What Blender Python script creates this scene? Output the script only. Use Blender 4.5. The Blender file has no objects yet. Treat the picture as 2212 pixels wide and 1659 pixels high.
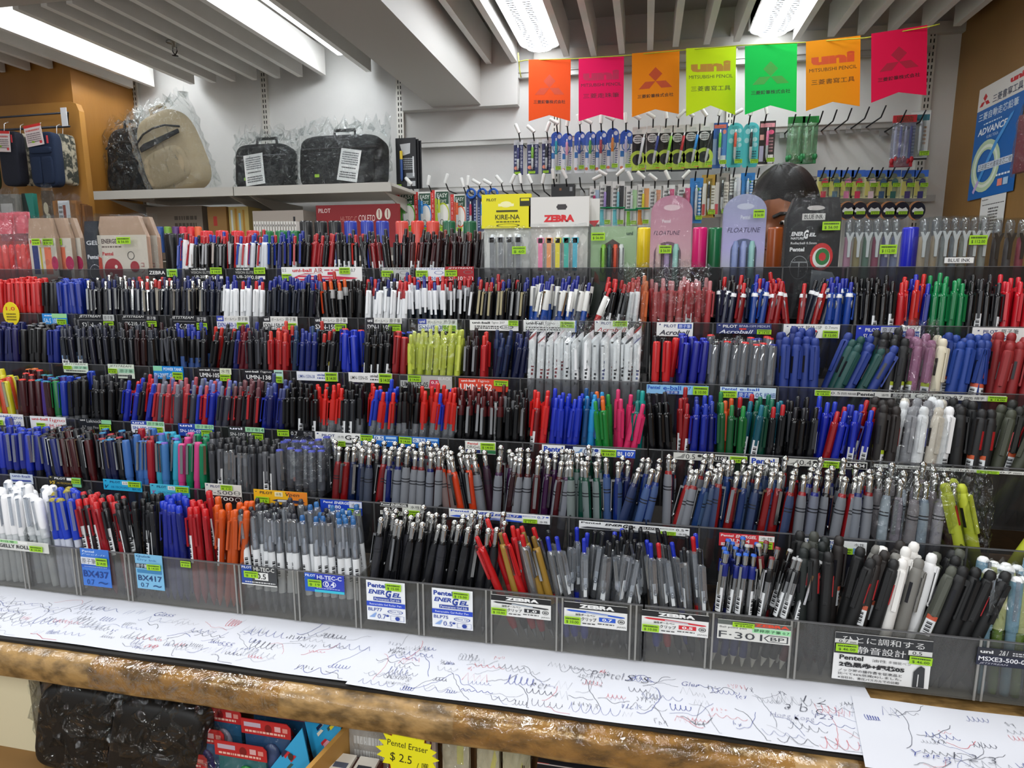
import bpy, bmesh, math, random
from mathutils import Vector, Matrix, Euler
random.seed(7)
SC = bpy.context.scene
COL = SC.collection
PI = math.pi
# ------------------------------------------------------------ camera, world, exposure
F = 1380.0; CX = 1106.0; CY = 829.5; CZ = 1.45
cd = bpy.data.cameras.new('camera'); cam = bpy.data.objects.new('camera', cd); COL.objects.link(cam)
cd.sensor_width = 36; cd.lens = F/2212*36; cd.clip_start = .02
cam.location = (0, 0, CZ); cam.rotation_euler = (math.radians(90-9.5), 0, math.radians(11.7))
SC.camera = cam
w = bpy.data.worlds.new('world'); SC.world = w; w.use_nodes = True
w.node_tree.nodes['Background'].inputs[0].default_value = (.93, .96, 1, 1)
w.node_tree.nodes['Background'].inputs[1].default_value = .30
SC.view_settings.view_transform = 'Standard'; SC.view_settings.look = 'None'
SC.view_settings.gamma = 1; SC.view_settings.use_curve_mapping = False
SC.view_settings.exposure = 0.27
def area(x, y, z, sx, sy, p, col=(.95, .98, 1)):
    l = bpy.data.lights.new('ceiling_light', 'AREA'); l.shape = 'RECTANGLE'; l.size = sx; l.size_y = sy
    l.energy = p; l.color = col
    o = bpy.data.objects.new('ceiling_light', l); COL.objects.link(o); o.location = (x, y, z); return o
# rows of fluorescent battens over the shop floor behind and above the viewer
for x in (-2.08, -1.22, -.40, .42, 1.3):
    area(x, .95, 2.35, .09, 1.2, 7)
for x in (-1.6, -.3, 1.0):
    area(x, -1.0, 2.35, .09, 1.2, 15)

for x in (-1.5, .2, 1.6):
    area(x, -2.3, 2.2, 1.2, .12, 14)
# ------------------------------------------------------------ pixel rays onto real planes
_m = cam.rotation_euler.to_matrix()
def ray(x, y): return _m @ Vector(((x-CX)/F, (CY-y)/F, -1))
def atY(x, y, Y): r = ray(x, y); t = Y/r.y; return Vector((r.x*t, Y, CZ+r.z*t))
def atX(x, y, X): r = ray(x, y); t = X/r.x; return Vector((X, r.y*t, CZ+r.z*t))
def atZ(x, y, Z): r = ray(x, y); t = (Z-CZ)/r.z; return Vector((r.x*t, r.y*t, Z))

# ------------------------------------------------------------ materials
def lin(h):
    h = h.lstrip('#'); h = h if len(h) == 6 else h[0]*2+h[1]*2+h[2]*2; v = [int(h[i:i+2], 16)/255 for i in (0, 2, 4)]
    return tuple(c/12.92 if c <= .04045 else ((c+.055)/1.055)**2.4 for c in v)+(1,)
MATS = {}; TONE = 1.0
def M(col, rough=.45, metal=0, emit=0, spec=.5, coat=0):
    k = (col, rough, metal, emit, spec, coat, TONE)
    if k in MATS: return MATS[k]
    m = bpy.data.materials.new('m_'+col.strip('#')); m.use_nodes = True
    b = m.node_tree.nodes['Principled BSDF']
    lc = lin(col); tf = TONE if max(lc[:3]) < .62 or max(lc[:3]) > 2.2*min(lc[:3]) else 1; b.inputs['Base Color'].default_value = (lc[0]*tf, lc[1]*tf, lc[2]*tf, 1); b.inputs['Roughness'].default_value = rough
    b.inputs['Metallic'].default_value = metal; b.inputs['Specular IOR Level'].default_value = spec
    b.inputs['Coat Weight'].default_value = coat
    if emit:
        b.inputs['Emission Color'].default_value = lin(col); b.inputs['Emission Strength'].default_value = emit
    MATS[k] = m; return m
def clear(name, tint, gloss=.08, rough=.06, bump=0, scale=60, fres=1.0, diff=0.0):
    """thin clear plastic: transparent with a glossy skin; bump crinkles the skin"""
    k = ('clear', name)
    if k in MATS: return MATS[k]
    m = bpy.data.materials.new('m_clear_'+name); m.use_nodes = True; nt = m.node_tree; nt.nodes.clear()
    out = nt.nodes.new('ShaderNodeOutputMaterial'); tr = nt.nodes.new('ShaderNodeBsdfTransparent')
    tr.inputs[0].default_value = lin(tint)
    gl = nt.nodes.new('ShaderNodeBsdfGlossy'); gl.inputs['Roughness'].default_value = rough
    mx = nt.nodes.new('ShaderNodeMixShader'); lw = nt.nodes.new('ShaderNodeLayerWeight'); lw.inputs[0].default_value = .3
    ma = nt.nodes.new('ShaderNodeMath'); ma.operation = 'MULTIPLY_ADD'
    ma.inputs[1].default_value = .5*fres; ma.inputs[2].default_value = gloss; ma.use_clamp = True
    nt.links.new(lw.outputs['Fresnel'], ma.inputs[0]); nt.links.new(ma.outputs[0], mx.inputs[0])
    nt.links.new(tr.outputs[0], mx.inputs[1]); nt.links.new(gl.outputs[0], mx.inputs[2])
    last = mx
    if diff:
        df = nt.nodes.new('ShaderNodeBsdfDiffuse'); df.inputs[0].default_value = lin(tint)
        m2 = nt.nodes.new('ShaderNodeMixShader'); m2.inputs[0].default_value = diff
        nt.links.new(mx.outputs[0], m2.inputs[1]); nt.links.new(df.outputs[0], m2.inputs[2]); last = m2
    if bump:
        tc = nt.nodes.new('ShaderNodeTexCoord')
        ns = nt.nodes.new('ShaderNodeTexNoise'); ns.inputs['Scale'].default_value = scale
        ns.inputs['Detail'].default_value = 3; ns.inputs['Distortion'].default_value = 1.5
        bp = nt.nodes.new('ShaderNodeBump'); bp.inputs['Strength'].default_value = 1; bp.inputs['Distance'].default_value = bump
        nt.links.new(tc.outputs['Object'], ns.inputs['Vector'])
        nt.links.new(ns.outputs[0], bp.inputs['Height']); nt.links.new(bp.outputs[0], gl.inputs['Normal'])
        nt.links.new(bp.outputs[0], lw.inputs['Normal'])
    nt.links.new(last.outputs[0], out.inputs[0]); MATS[k] = m; return m
def noisy(name, c1, c2, scale=4, stretch=(1, 1, 1), rough=.5, bump=0, detail=6, coat=0, lo=.35, hi=.65, bscale=None, metal=0, rot=(0,0,0)):
    k = ('noisy', name)
    if k in MATS: return MATS[k]
    m = bpy.data.materials.new('m_'+name); m.use_nodes = True; nt = m.node_tree; b = nt.nodes['Principled BSDF']
    tc = nt.nodes.new('ShaderNodeTexCoord'); mp = nt.nodes.new('ShaderNodeMapping'); mp.inputs['Scale'].default_value = stretch
    mp.inputs['Rotation'].default_value = rot
    ns = nt.nodes.new('ShaderNodeTexNoise'); ns.inputs['Scale'].default_value = scale; ns.inputs['Detail'].default_value = detail
    cr = nt.nodes.new('ShaderNodeValToRGB'); e = cr.color_ramp.elements
    e[0].position = lo; e[0].color = lin(c1); e[1].position = hi; e[1].color = lin(c2)
    nt.links.new(tc.outputs['Object'], mp.inputs[0]); nt.links.new(mp.outputs[0], ns.inputs['Vector'])
    nt.links.new(ns.outputs[0], cr.inputs[0]); nt.links.new(cr.outputs[0], b.inputs['Base Color'])
    b.inputs['Roughness'].default_value = rough; b.inputs['Coat Weight'].default_value = coat; b.inputs['Metallic'].default_value = metal
    b.inputs['Coat Roughness'].default_value = .12
    if bump:
        n2 = nt.nodes.new('ShaderNodeTexNoise'); n2.inputs['Scale'].default_value = bscale or scale*3; n2.inputs['Detail'].default_value = 4
        bp = nt.nodes.new('ShaderNodeBump'); bp.inputs['Distance'].default_value = bump
        nt.links.new(mp.outputs[0], n2.inputs['Vector']); nt.links.new(n2.outputs[0], bp.inputs['Height'])
        nt.links.new(bp.outputs[0], b.inputs['Normal']); nt.links.new(bp.outputs[0], b.inputs['Coat Normal'])
    MATS[k] = m; return m
CHROME = M('#c4c4c2', .10, 1); STEEL = M('#a4a6a8', .24, 1); BLACK = M('#101013', .3); WHITE = M('#ececec', .4)
FILM = clear('film', '#f6f8f8', .02, .06, .008, 45, .35)
FILM2 = clear('film_crinkled', '#f6f8f8', .045, .035, .02, 30, .7)
ACRYL = clear('acrylic', '#a6a6a8', .02, .05, 0, 60, .3, .015)
ACRYLB = clear('acrylic_front', '#dededc', .025, .06, .0008, 8, .28, .05)
CLEARB = clear('pen_barrel', '#e9edf2', .16, .05, 0, 60, 1.3, .07)

# ------------------------------------------------------------ mesh builder
_txt = {}
def text_geo(s, bold=0., shear=0.):
    k = (s, bold, shear)
    if k not in _txt:
        c = bpy.data.curves.new('t', 'FONT'); c.body = s; c.size = 1; c.offset = bold; c.shear = shear; c.resolution_u = 2
        o = bpy.data.objects.new('t', c); me = bpy.data.meshes.new_from_object(o)
        vs = [v.co.copy() for v in me.vertices]; fs = [tuple(p.vertices) for p in me.polygons]
        bpy.data.objects.remove(o); bpy.data.curves.remove(c); bpy.data.meshes.remove(me)
        if vs:
            x0 = min(v.x for v in vs); x1 = max(v.x for v in vs); y0 = min(v.y for v in vs); y1 = max(v.y for v in vs)
            vs = [((v.x-x0)/max(x1-x0, 1e-6), (v.y-y0)/max(y1-y0, 1e-6)) for v in vs]
        _txt[k] = (vs, fs)
    return _txt[k]
class MB:
    def __init__(s): s.v = []; s.f = []; s.mi = []; s.m = []; s.sm = []
    def mat(s, m):
        if m not in s.m: s.m.append(m)
        return s.m.index(m)
    def add(s, vs, fs, m, smooth=False, T=None):
        n = len(s.v); i = s.mat(m)
        s.v += [(T @ Vector(v)) if T else Vector(v) for v in vs]
        for f in fs: s.f.append(tuple(n+a for a in f)); s.mi.append(i); s.sm.append(smooth)
        return s
    def box(s, x0, y0, z0, x1, y1, z1, m, T=None):
        vs = [(x, y, z) for x in (x0, x1) for y in (y0, y1) for z in (z0, z1)]
        return s.add(vs, [(0, 1, 3, 2), (4, 6, 7, 5), (0, 4, 5, 1), (2, 3, 7, 6), (0, 2, 6, 4), (1, 5, 7, 3)], m, False, T)
    def lathe(s, prof, m, seg=10, T=None, sx=1, sy=1, ang=2*PI, a0=0, smooth=True):
        n = len(prof); vs = []; fs = []; full = abs(ang-2*PI) < 1e-6; k = seg if full else seg+1
        for r, z in prof:
            for j in range(k):
                a = a0+ang*j/seg; vs.append((r*math.cos(a)*sx, r*math.sin(a)*sy, z))
        for i in range(n-1):
            for j in range(seg):
                j2 = (j+1) % k; fs.append((i*k+j, i*k+j2, (i+1)*k+j2, (i+1)*k+j))
        return s.add(vs, fs, m, smooth, T)
    def tube(s, pts, r, m, seg=6, T=None):
        pts = [Vector(p) for p in pts]; vs = []; fs = []
        for i, p in enumerate(pts):
            d = (pts[min(i+1, len(pts)-1)]-pts[max(i-1, 0)]).normalized()
            u = d.cross(Vector((0, 0, 1)))
            if u.length < .01: u = d.cross(Vector((1, 0, 0)))
            u.normalize(); q = d.cross(u)
            for j in range(seg):
                a = 2*PI*j/seg; vs.append(p+u*r*math.cos(a)+q*r*math.sin(a))
        for i in range(len(pts)-1):
            for j in range(seg): fs.append((i*seg+j, i*seg+(j+1) % seg, (i+1)*seg+(j+1) % seg, (i+1)*seg+j))
        fs.append(tuple(range(seg))); fs.append(tuple((len(pts)-1)*seg+j for j in range(seg)))
        return s.add(vs, fs, m, True, T)
    def prism(s, poly, y0, y1, m, T=None):
        """poly in x,z extruded along y"""
        n = len(poly); vs = [(x, y0, z) for x, z in poly]+[(x, y1, z) for x, z in poly]
        fs = [tuple(range(n)), tuple(range(2*n-1, n-1, -1))]+[(i, (i+1) % n, n+(i+1) % n, n+i) for i in range(n)]
        return s.add(vs, fs, m, False, T)
    def flat(s, poly, m, T=None, y=0): return s.add([(a, y, b) for a, b in poly], [tuple(range(len(poly)))], m, False, T)
    def ellipsoid(s, c, r, m, seg=16, rings=10, T=None, p=1.0, fn=None):
        vs = []; fs = []
        f = lambda v: math.copysign(abs(v)**p, v)
        for i in range(rings+1):
            t = PI*i/rings
            for j in range(seg):
                a = 2*PI*j/seg
                v = Vector((c[0]+r[0]*f(math.sin(t))*f(math.cos(a)), c[1]+r[1]*f(math.sin(t))*f(math.sin(a)), c[2]+r[2]*f(math.cos(t))))
                vs.append(fn(v) if fn else v)
        for i in range(rings):
            for j in range(seg): fs.append((i*seg+j, (i+1)*seg+j, (i+1)*seg+(j+1) % seg, i*seg+(j+1) % seg))
        return s.add(vs, fs, m, True, T)
    def text(s, st, x0, z0, x1, z1, m, y=0, bold=0., shear=0., T=None):
        vs, fs = text_geo(st, bold, shear)
        return s.add([(x0+a*(x1-x0), y, z0+b*(z1-z0)) for a, b in vs], fs, m, False, T)
    def merge(s, o, T):
        n = len(s.v); s.v += [T @ v for v in o.v]; mp = [s.mat(m) for m in o.m]
        s.f += [tuple(n+a for a in f) for f in o.f]; s.mi += [mp[i] for i in o.mi]; s.sm += o.sm
    def mesh(s, name):
        me = bpy.data.meshes.new(name); me.from_pydata([tuple(v) for v in s.v], [], s.f)
        for m in s.m: me.materials.append(m)
        me.polygons.foreach_set('material_index', s.mi); me.polygons.foreach_set('use_smooth', s.sm)
        me.validate(); me.update(); return me
    def build(s, name, parent=None, loc=None):
        o = bpy.data.objects.new(name, s.mesh(name)); COL.objects.link(o)
        if parent: o.parent = parent
        if loc is not None: o.location = loc
        return o
LABELS = {}
def tag(o, label, cat, group=None, kind=None):
    o['label'] = label; o['category'] = cat
    if group: o['group'] = group
    if kind: o['kind'] = kind
    LABELS.setdefault(label, []).append(o.name)
    return o
def struct(o): o['kind'] = 'structure'; return o
def empty(name, loc=(0, 0, 0), rot=None):
    o = bpy.data.objects.new(name, None); COL.objects.link(o); o.location = loc; o.empty_display_size = .02
    if rot: o.rotation_euler = rot
    return o

# ------------------------------------------------------------ printed cards
def ops_draw(b, ops, W, H, dep, T=None, y0=0):
    """ops in card units: x 0..1 from left, y 0..1 from the top"""
    X = lambda x: x*W; Z = lambda y: (1-y)*H
    for i, o in enumerate(ops):
        y = y0-dep-.00008*(i+1); k = o[0]
        if k == 'r': b.flat([(X(o[1]), Z(o[4])), (X(o[3]), Z(o[4])), (X(o[3]), Z(o[2])), (X(o[1]), Z(o[2]))], M(o[5]), T, y)
        elif k == 't': b.text(o[5], X(o[1]), Z(o[4]), X(o[3]), Z(o[2]), M(o[6]), y, o[7] if len(o) > 7 else .0, o[8] if len(o) > 8 else 0, T)
        elif k == 'p': b.flat([(X(p[0]), Z(p[1])) for p in o[1]], M(o[2]), T, y)
        elif k == 'e':
            b.flat([(X(o[1]+o[3]*math.cos(a*PI/12)), Z(o[2]+o[4]*math.sin(a*PI/12))) for a in range(24)], M(o[5]), T, y)
        elif k == 'o':
            q = o[6]
            for a in range(24):
                c0, s0, c1, s1 = math.cos(a*PI/12), math.sin(a*PI/12), math.cos((a+1)*PI/12), math.sin((a+1)*PI/12)
                b.flat([(X(o[1]+o[3]*c0), Z(o[2]+o[4]*s0)), (X(o[1]+o[3]*c1), Z(o[2]+o[4]*s1)),
                        (X(o[1]+o[3]*q*c1), Z(o[2]+o[4]*q*s1)), (X(o[1]+o[3]*q*c0), Z(o[2]+o[4]*q*s0))], M(o[5]), T, y)
        elif k == 'd':  # rows of small unreadable print drawn as dashes
            rnd = random.Random(hash((o[1], o[2])) & 255); n = o[6]
            for r in range(n):
                zz = o[2]+(o[4]-o[2])*(r+.5)/n; x = o[1]; hh = (o[4]-o[2])/n*.28
                while x < o[3]-.01:
                    l = min(rnd.uniform(.02, .07), o[3]-x)
                    b.flat([(X(x), Z(zz+hh)), (X(x+l), Z(zz+hh)), (X(x+l), Z(zz-hh)), (X(x), Z(zz-hh))], M(o[5]), T, y); x += l+.015
GREEN = '#9fd11f'
def sticker_ops(price, faded=False):
    ink = '#3f6a12' if faded else '#20350c'
    return [('d', .08, .08, .92, .42, ink, 1), ('t', .12, .5, .88, .88, price, ink, .01)]
_stk = {}
def sticker(parent, x, y, w, h, price, yoff, ang=0):
    k = (round(w, 3), round(h, 3), price)
    if k not in _stk:
        b = MB(); b.box(0, -.0002, 0, w, 0, h, M(GREEN, .6)); ops_draw(b, sticker_ops(price, price[-1] == ' '), w, h, .0002); _stk[k] = b.mesh('price_sticker')
    o = bpy.data.objects.new('price_sticker', _stk[k]); COL.objects.link(o)
    o.location = (x, yoff, y); o.rotation_euler = (0, ang, 0)
    if parent: o.parent = parent
    return o
def card(name, px, Y, bg, ops, label, cat='shelf label', stick=(), group=None, thick=.0008, tilt=0, wrap=True, round_=False):
    """a printed card standing on a plane of constant depth; px = its corner pixels"""
    a = atY(px[0], px[1], Y); c = atY(px[2], px[3], Y); W = c.x-a.x; H = a.z-c.z
    r = empty(name, (a.x, Y, c.z), (tilt, 0, 0))
    b = MB(); b.box(0, -thick, 0, W, 0, H, M(bg, .35)); ops_draw(b, ops, W, H, thick)
    b.build('card_face', r)
    for s in stick:
        sw = (s[2]-s[0])*W; sh = (s[3]-s[1])*H
        sticker(r, s[0]*W, (1-s[3])*H, sw, sh, s[4], -thick-.0022, random.uniform(-.02, .02))
    tag(r, label, cat, group)
    return r
# ============================================================ ROOM
WALLM = noisy('wall_paint', '#d3d2cf', '#dddcd9', 3, rough=.7, bump=.0008, bscale=40)
WOODM = noisy('varnished_ply', '#8a5a20', '#b07a34', 2.2, (1, 1, .25), .42, .0006, lo=.3, hi=.7, bscale=60)
WOODR = noisy('varnished_ply_right', '#7d5a2c', '#8f6a38', 2.0, (1, 1, .3), .5, .0006, lo=.3, hi=.7, bscale=60)
SLATM = noisy('slat_paint', '#e2dfda', '#e8e6e2', 6, rough=.55)
def sbox(name, x0, y0, z0, x1, y1, z1, m):
    b = MB(); b.box(x0, y0, z0, x1, y1, z1, m); return struct(b.build(name))
sbox('wall_back', -2.5, 2.9, 0, 1.142, 3.0, 2.65, WALLM)
sbox('wall_right', 1.142, -.6, 0, 1.24, 3.0, 2.65, WOODR)
sbox('wall_left', -3.6, 2.53, 0, -2.5, 3.0, 2.65, WOODM)
sbox('floor', -3.6, -2.5, -.05, 1.24, 3.0, 0, noisy('floor_tile', '#8d8576', '#a09886', 5, rough=.4))
sbox('ceiling', -3.6, -2.5, 2.52, 1.24, 3.0, 2.65, M('#a8a39c', .8))
sbox('trim_1', -3.6, -2.5, 2.362, 1.142, 1.97, 2.52, M('#bcb3ab', .6))          # lowered soffit in front of the slats
b = MB(); b.box(-.951, 1.97, 2.190, -.729, 2.85, 2.52, M('#c2bfba', .5)); b.box(-.951, -2.5, 2.190, -.729, 1.97, 2.362, M('#c2bfba', .5)); struct(b.build('trim_2'))   # boxed beam
a = atY(868, 240, 2.852); c = atY(1118, 224, 2.852)
sbox('trim_3', a.x, 2.852, (a.z+c.z)/2, c.x, 2.9, 2.52, M('#d4d2ce', .55))           # bulkhead the beam ends on
sbox('trim_4', -.5, 2.87, 2.36, 1.142, 2.9, 2.40, M('#c9c6c0', .55))
# ceiling slats
ends = [(342, 191), (299, 195), (430, 186), (477, 183), (516, 179), (562, 176), (609, 171), (658, 168), (706, 164), (802, 155), (1063, 139),
        (1118, 136), (1230, 122), (1289, 121), (1350, 116), (1411, 108), (1466, 101), (1533, 96), (1598, 90), (1727, 86), (1802, 79),
        (1866, 75), (1932, 69), (2005, 62), (2075, 56)]
ZS = 2.352; slat_xs = []
for p in ends:
    q = atZ(p[0], p[1], ZS); x = q.x; slat_xs.append(x)
    ye = min(2.85, q.y)
    bb = MB(); bb.box(-.024, 1.97, ZS, 0, ye, ZS+.115, SLATM)
    o = bb.build('ceiling_slat', None, (x, 0, 0))
    tag(o, 'x', 'ceiling slat', 'white ceiling slats above the pen display')
    o['_px'] = p[0]
for p in [(34, 177), (75, 176), (115, 168), (158, 163)]:
    q = atZ(p[0], p[1], ZS); bb = MB(); bb.box(-.024, 1.97, ZS, 0, min(q.y, 2.52), ZS+.115, SLATM)
    o = bb.build('ceiling_slat', None, (q.x, 0, 0)); tag(o, 'x', 'ceiling slat', 'white ceiling slats above the pen display'); o['_px'] = p[0]
ORD = ['first', 'second', 'third', 'fourth', 'fifth', 'sixth', 'seventh', 'eighth', 'ninth', 'tenth', 'eleventh', 'twelfth', 'thirteenth', 'fourteenth', 'fifteenth',
       'sixteenth', 'seventeenth', 'eighteenth', 'nineteenth', 'twentieth', 'twenty-first', 'twenty-second', 'twenty-third', 'twenty-fourth', 'twenty-fifth', 'twenty-sixth', 'twenty-seventh', 'twenty-eighth', 'twenty-ninth', 'thirtieth'] + ['%dth' % i for i in range(31, 90)]
LABELS.clear()
sl = sorted([o for o in COL.objects if o.name.startswith('ceiling_slat')], key=lambda o: o['_px'])
for i, o in enumerate(sl):
    del o['_px']; tag(o, 'pale painted ceiling slat running to the wall, %s from the left' % ORD[i], 'ceiling slat', 'white ceiling slats above the pen display')
# fluorescent fittings
GLOW = M('#f4faff', .4, 0, 20.0); GLOW2 = M('#f4faff', .4, 0, 14.0)
def fitting(px, py, z, wd, y0, y1, label, prismatic):
    q = atZ(px, py, z); r = empty('ceiling_lamp', (q.x, (y0+y1)/2, z)); L = (y1-y0)/2
    h = MB(); h.box(-wd/2, -L, .012, wd/2, L, .06, M('#e6e4e0', .5))
    if prismatic:
        pts = [(-wd/2, -L+.0), (wd/2, -L)]+[(wd/2*math.cos(a), L-.05+wd/2*math.sin(a)) for a in [PI*i/12 for i in range(13)]]
        n = len(pts); h.add([(x, y, .0) for x, y in pts]+[(x, y, .06) for x, y in pts], [tuple(range(n-1, -1, -1)), tuple(range(n, 2*n))]+[(i, (i+1) % n, n+(i+1) % n, n+i) for i in range(n)], M('#e9e8e6', .5))
    h.build('housing', r)
    d = MB(); w2 = wd*.62
    if prismatic:
        pts = [(-w2/2, -L), (w2/2, -L)]+[(w2/2*math.cos(a), L-.055+w2/2*math.sin(a)) for a in [PI*i/12 for i in range(13)]]
        n = len(pts); d.add([(x, y, -.018) for x, y in pts]+[(x*1.06, y, -.001) for x, y in pts], [tuple(range(n-1, -1, -1))]+[(i, (i+1) % n, n+(i+1) % n, n+i) for i in range(n)], GLOW2)
        k = int((2*L)/.018)
        for i in range(k):
            yy = -L+.01+i*.018
            if yy > L-.06: break
            for s in (-1, 1): d.box(s*w2*.27-w2*.13, yy, -.0195, s*w2*.27+w2*.13, yy+.007, -.018, M('#8a9096', .5))
    else:
        d.box(-w2/2, -L+.01, -.012, w2/2, L-.02, .012, GLOW)
        for i in range(int(2*L/.012)): d.box(w2/2-.004, -L+.02+i*.012, -.0128, w2/2-.001, -L+.026+i*.012, -.012, M('#9aa0a4', .5))
    d.build('diffuser', r)
    tag(r, label, 'ceiling lamp', 'fluorescent ceiling lamps'); return r
fitting(385, 157, 2.41, .05, 1.98, 2.80, 'slim glowing fluorescent batten between slats above the bagged backpacks', False)
fitting(752, 118, 2.40, .095, 1.98, 2.74, 'bright fluorescent lamp just left of the boxed ceiling beam', False)
fitting(1172, 108, 2.385, .165, 1.98, 2.80, 'oval ribbed ceiling lamp above the orange red pennant', True)
fitting(1662, 75, 2.385, .165, 1.98, 2.82, 'oval ribbed ceiling lamp above the green pennant', True)
# sprinkler head
q = atZ(376, 88, 2.37); r = empty('sprinkler_head', (q.x, q.y, 2.345))
b = MB(); b.lathe([(0, .02), (.03, .02), (.03, .016), (.010, .012), (.010, 0), (0, 0)], M('#8c8880', .3, 1), 12); b.build('escutcheon', r)
b = MB(); b.tube([(-.008, 0, 0), (-.010, 0, -.014), (0, 0, -.028)], .0022, M('#3b3733', .35, 1)); b.tube([(.008, 0, 0), (.010, 0, -.014), (0, 0, -.028)], .0022, M('#3b3733', .35, 1))
b.lathe([(0, -.028), (.012, -.03), (.012, -.032), (0, -.033)], M('#3b3733', .35, 1), 10); b.build('deflector', r)
b = MB(); b.lathe([(0, .17), (.008, .17), (.008, .012)], M('#8c8880', .4, 1), 8); b.build('pipe', r)
tag(r, 'small metal fire sprinkler head hanging among the ceiling slats', 'sprinkler')
# slotted uprights on the back wall
for px, py, nm in [(292, 230, 'in the corner by the brown wood wall'), (571, 220, 'behind the black laptop bag'), (864, 250, 'beside the hanging black marker pack'),
                   (1202, 140, 'behind the orange red pennant'), (1583, 150, 'between the yellow and green pennants'), (2008, 150, 'at the right end of the wall beside the pink pennant')]:
    q = atY(px, py, 2.885); bb = MB(); bb.box(-.016, 0, 1.3, .016, .015, 2.44, M('#d6d3cb', .45, .3))
    for i in range(46):
        for s in (-.006, .006): bb.box(s-.0022, -.0006, 1.32+i*.0235, s+.0022, .0002, 1.334+i*.0235, M('#26231f', .8))
    o = bb.build('slotted_upright', None, (q.x, 2.885, 0)); tag(o, 'cream metal slotted upright strip '+nm, 'shelf upright', 'slotted uprights on the back wall')
# rails
def rail(p0, p1, h, label, Y=2.872):
    a = atY(p0[0], p0[1], Y); c = atY(p1[0], p1[1], Y); z = (a.z+c.z)/2; bb = MB()
    bb.box(a.x, 0, -h/2, c.x, .013, h/2, M('#c0bfbb', .35, .5)); bb.box(a.x, -.006, h/2-.003, c.x, 0, h/2, M('#c0bfbb', .35, .5)); bb.box(a.x, -.006, -h/2, c.x, 0, -h/2+.003, M('#aeada9', .35, .5))
    o = bb.build('wall_rail', None, (0, Y, z)); tag(o, label, 'rail'); return z
Z1 = rail((902, 318), (1990, 262), .024, 'long grey metal hook rail carrying the upper row of hanging pen packs')
Z0 = rail((1120, 165), (2010, 104), .024, 'grey metal rail high on the wall behind the pennants')
Z2 = rail((905, 423), (2000, 367), .024, 'grey metal hook rail carrying the lower row of hanging packs')
Z3 = atY(1830, 432, 2.872).z; 
a = atY(1780, 432, 2.872); bb = MB(); bb.box(a.x, 0, -.012, 1.10, .013, .012, M('#b0afab', .35, .5)); o = bb.build('wall_rail', None, (0, 2.872, Z3)); tag(o, 'short grey rail above the round dark packs at lower right', 'rail')
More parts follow.
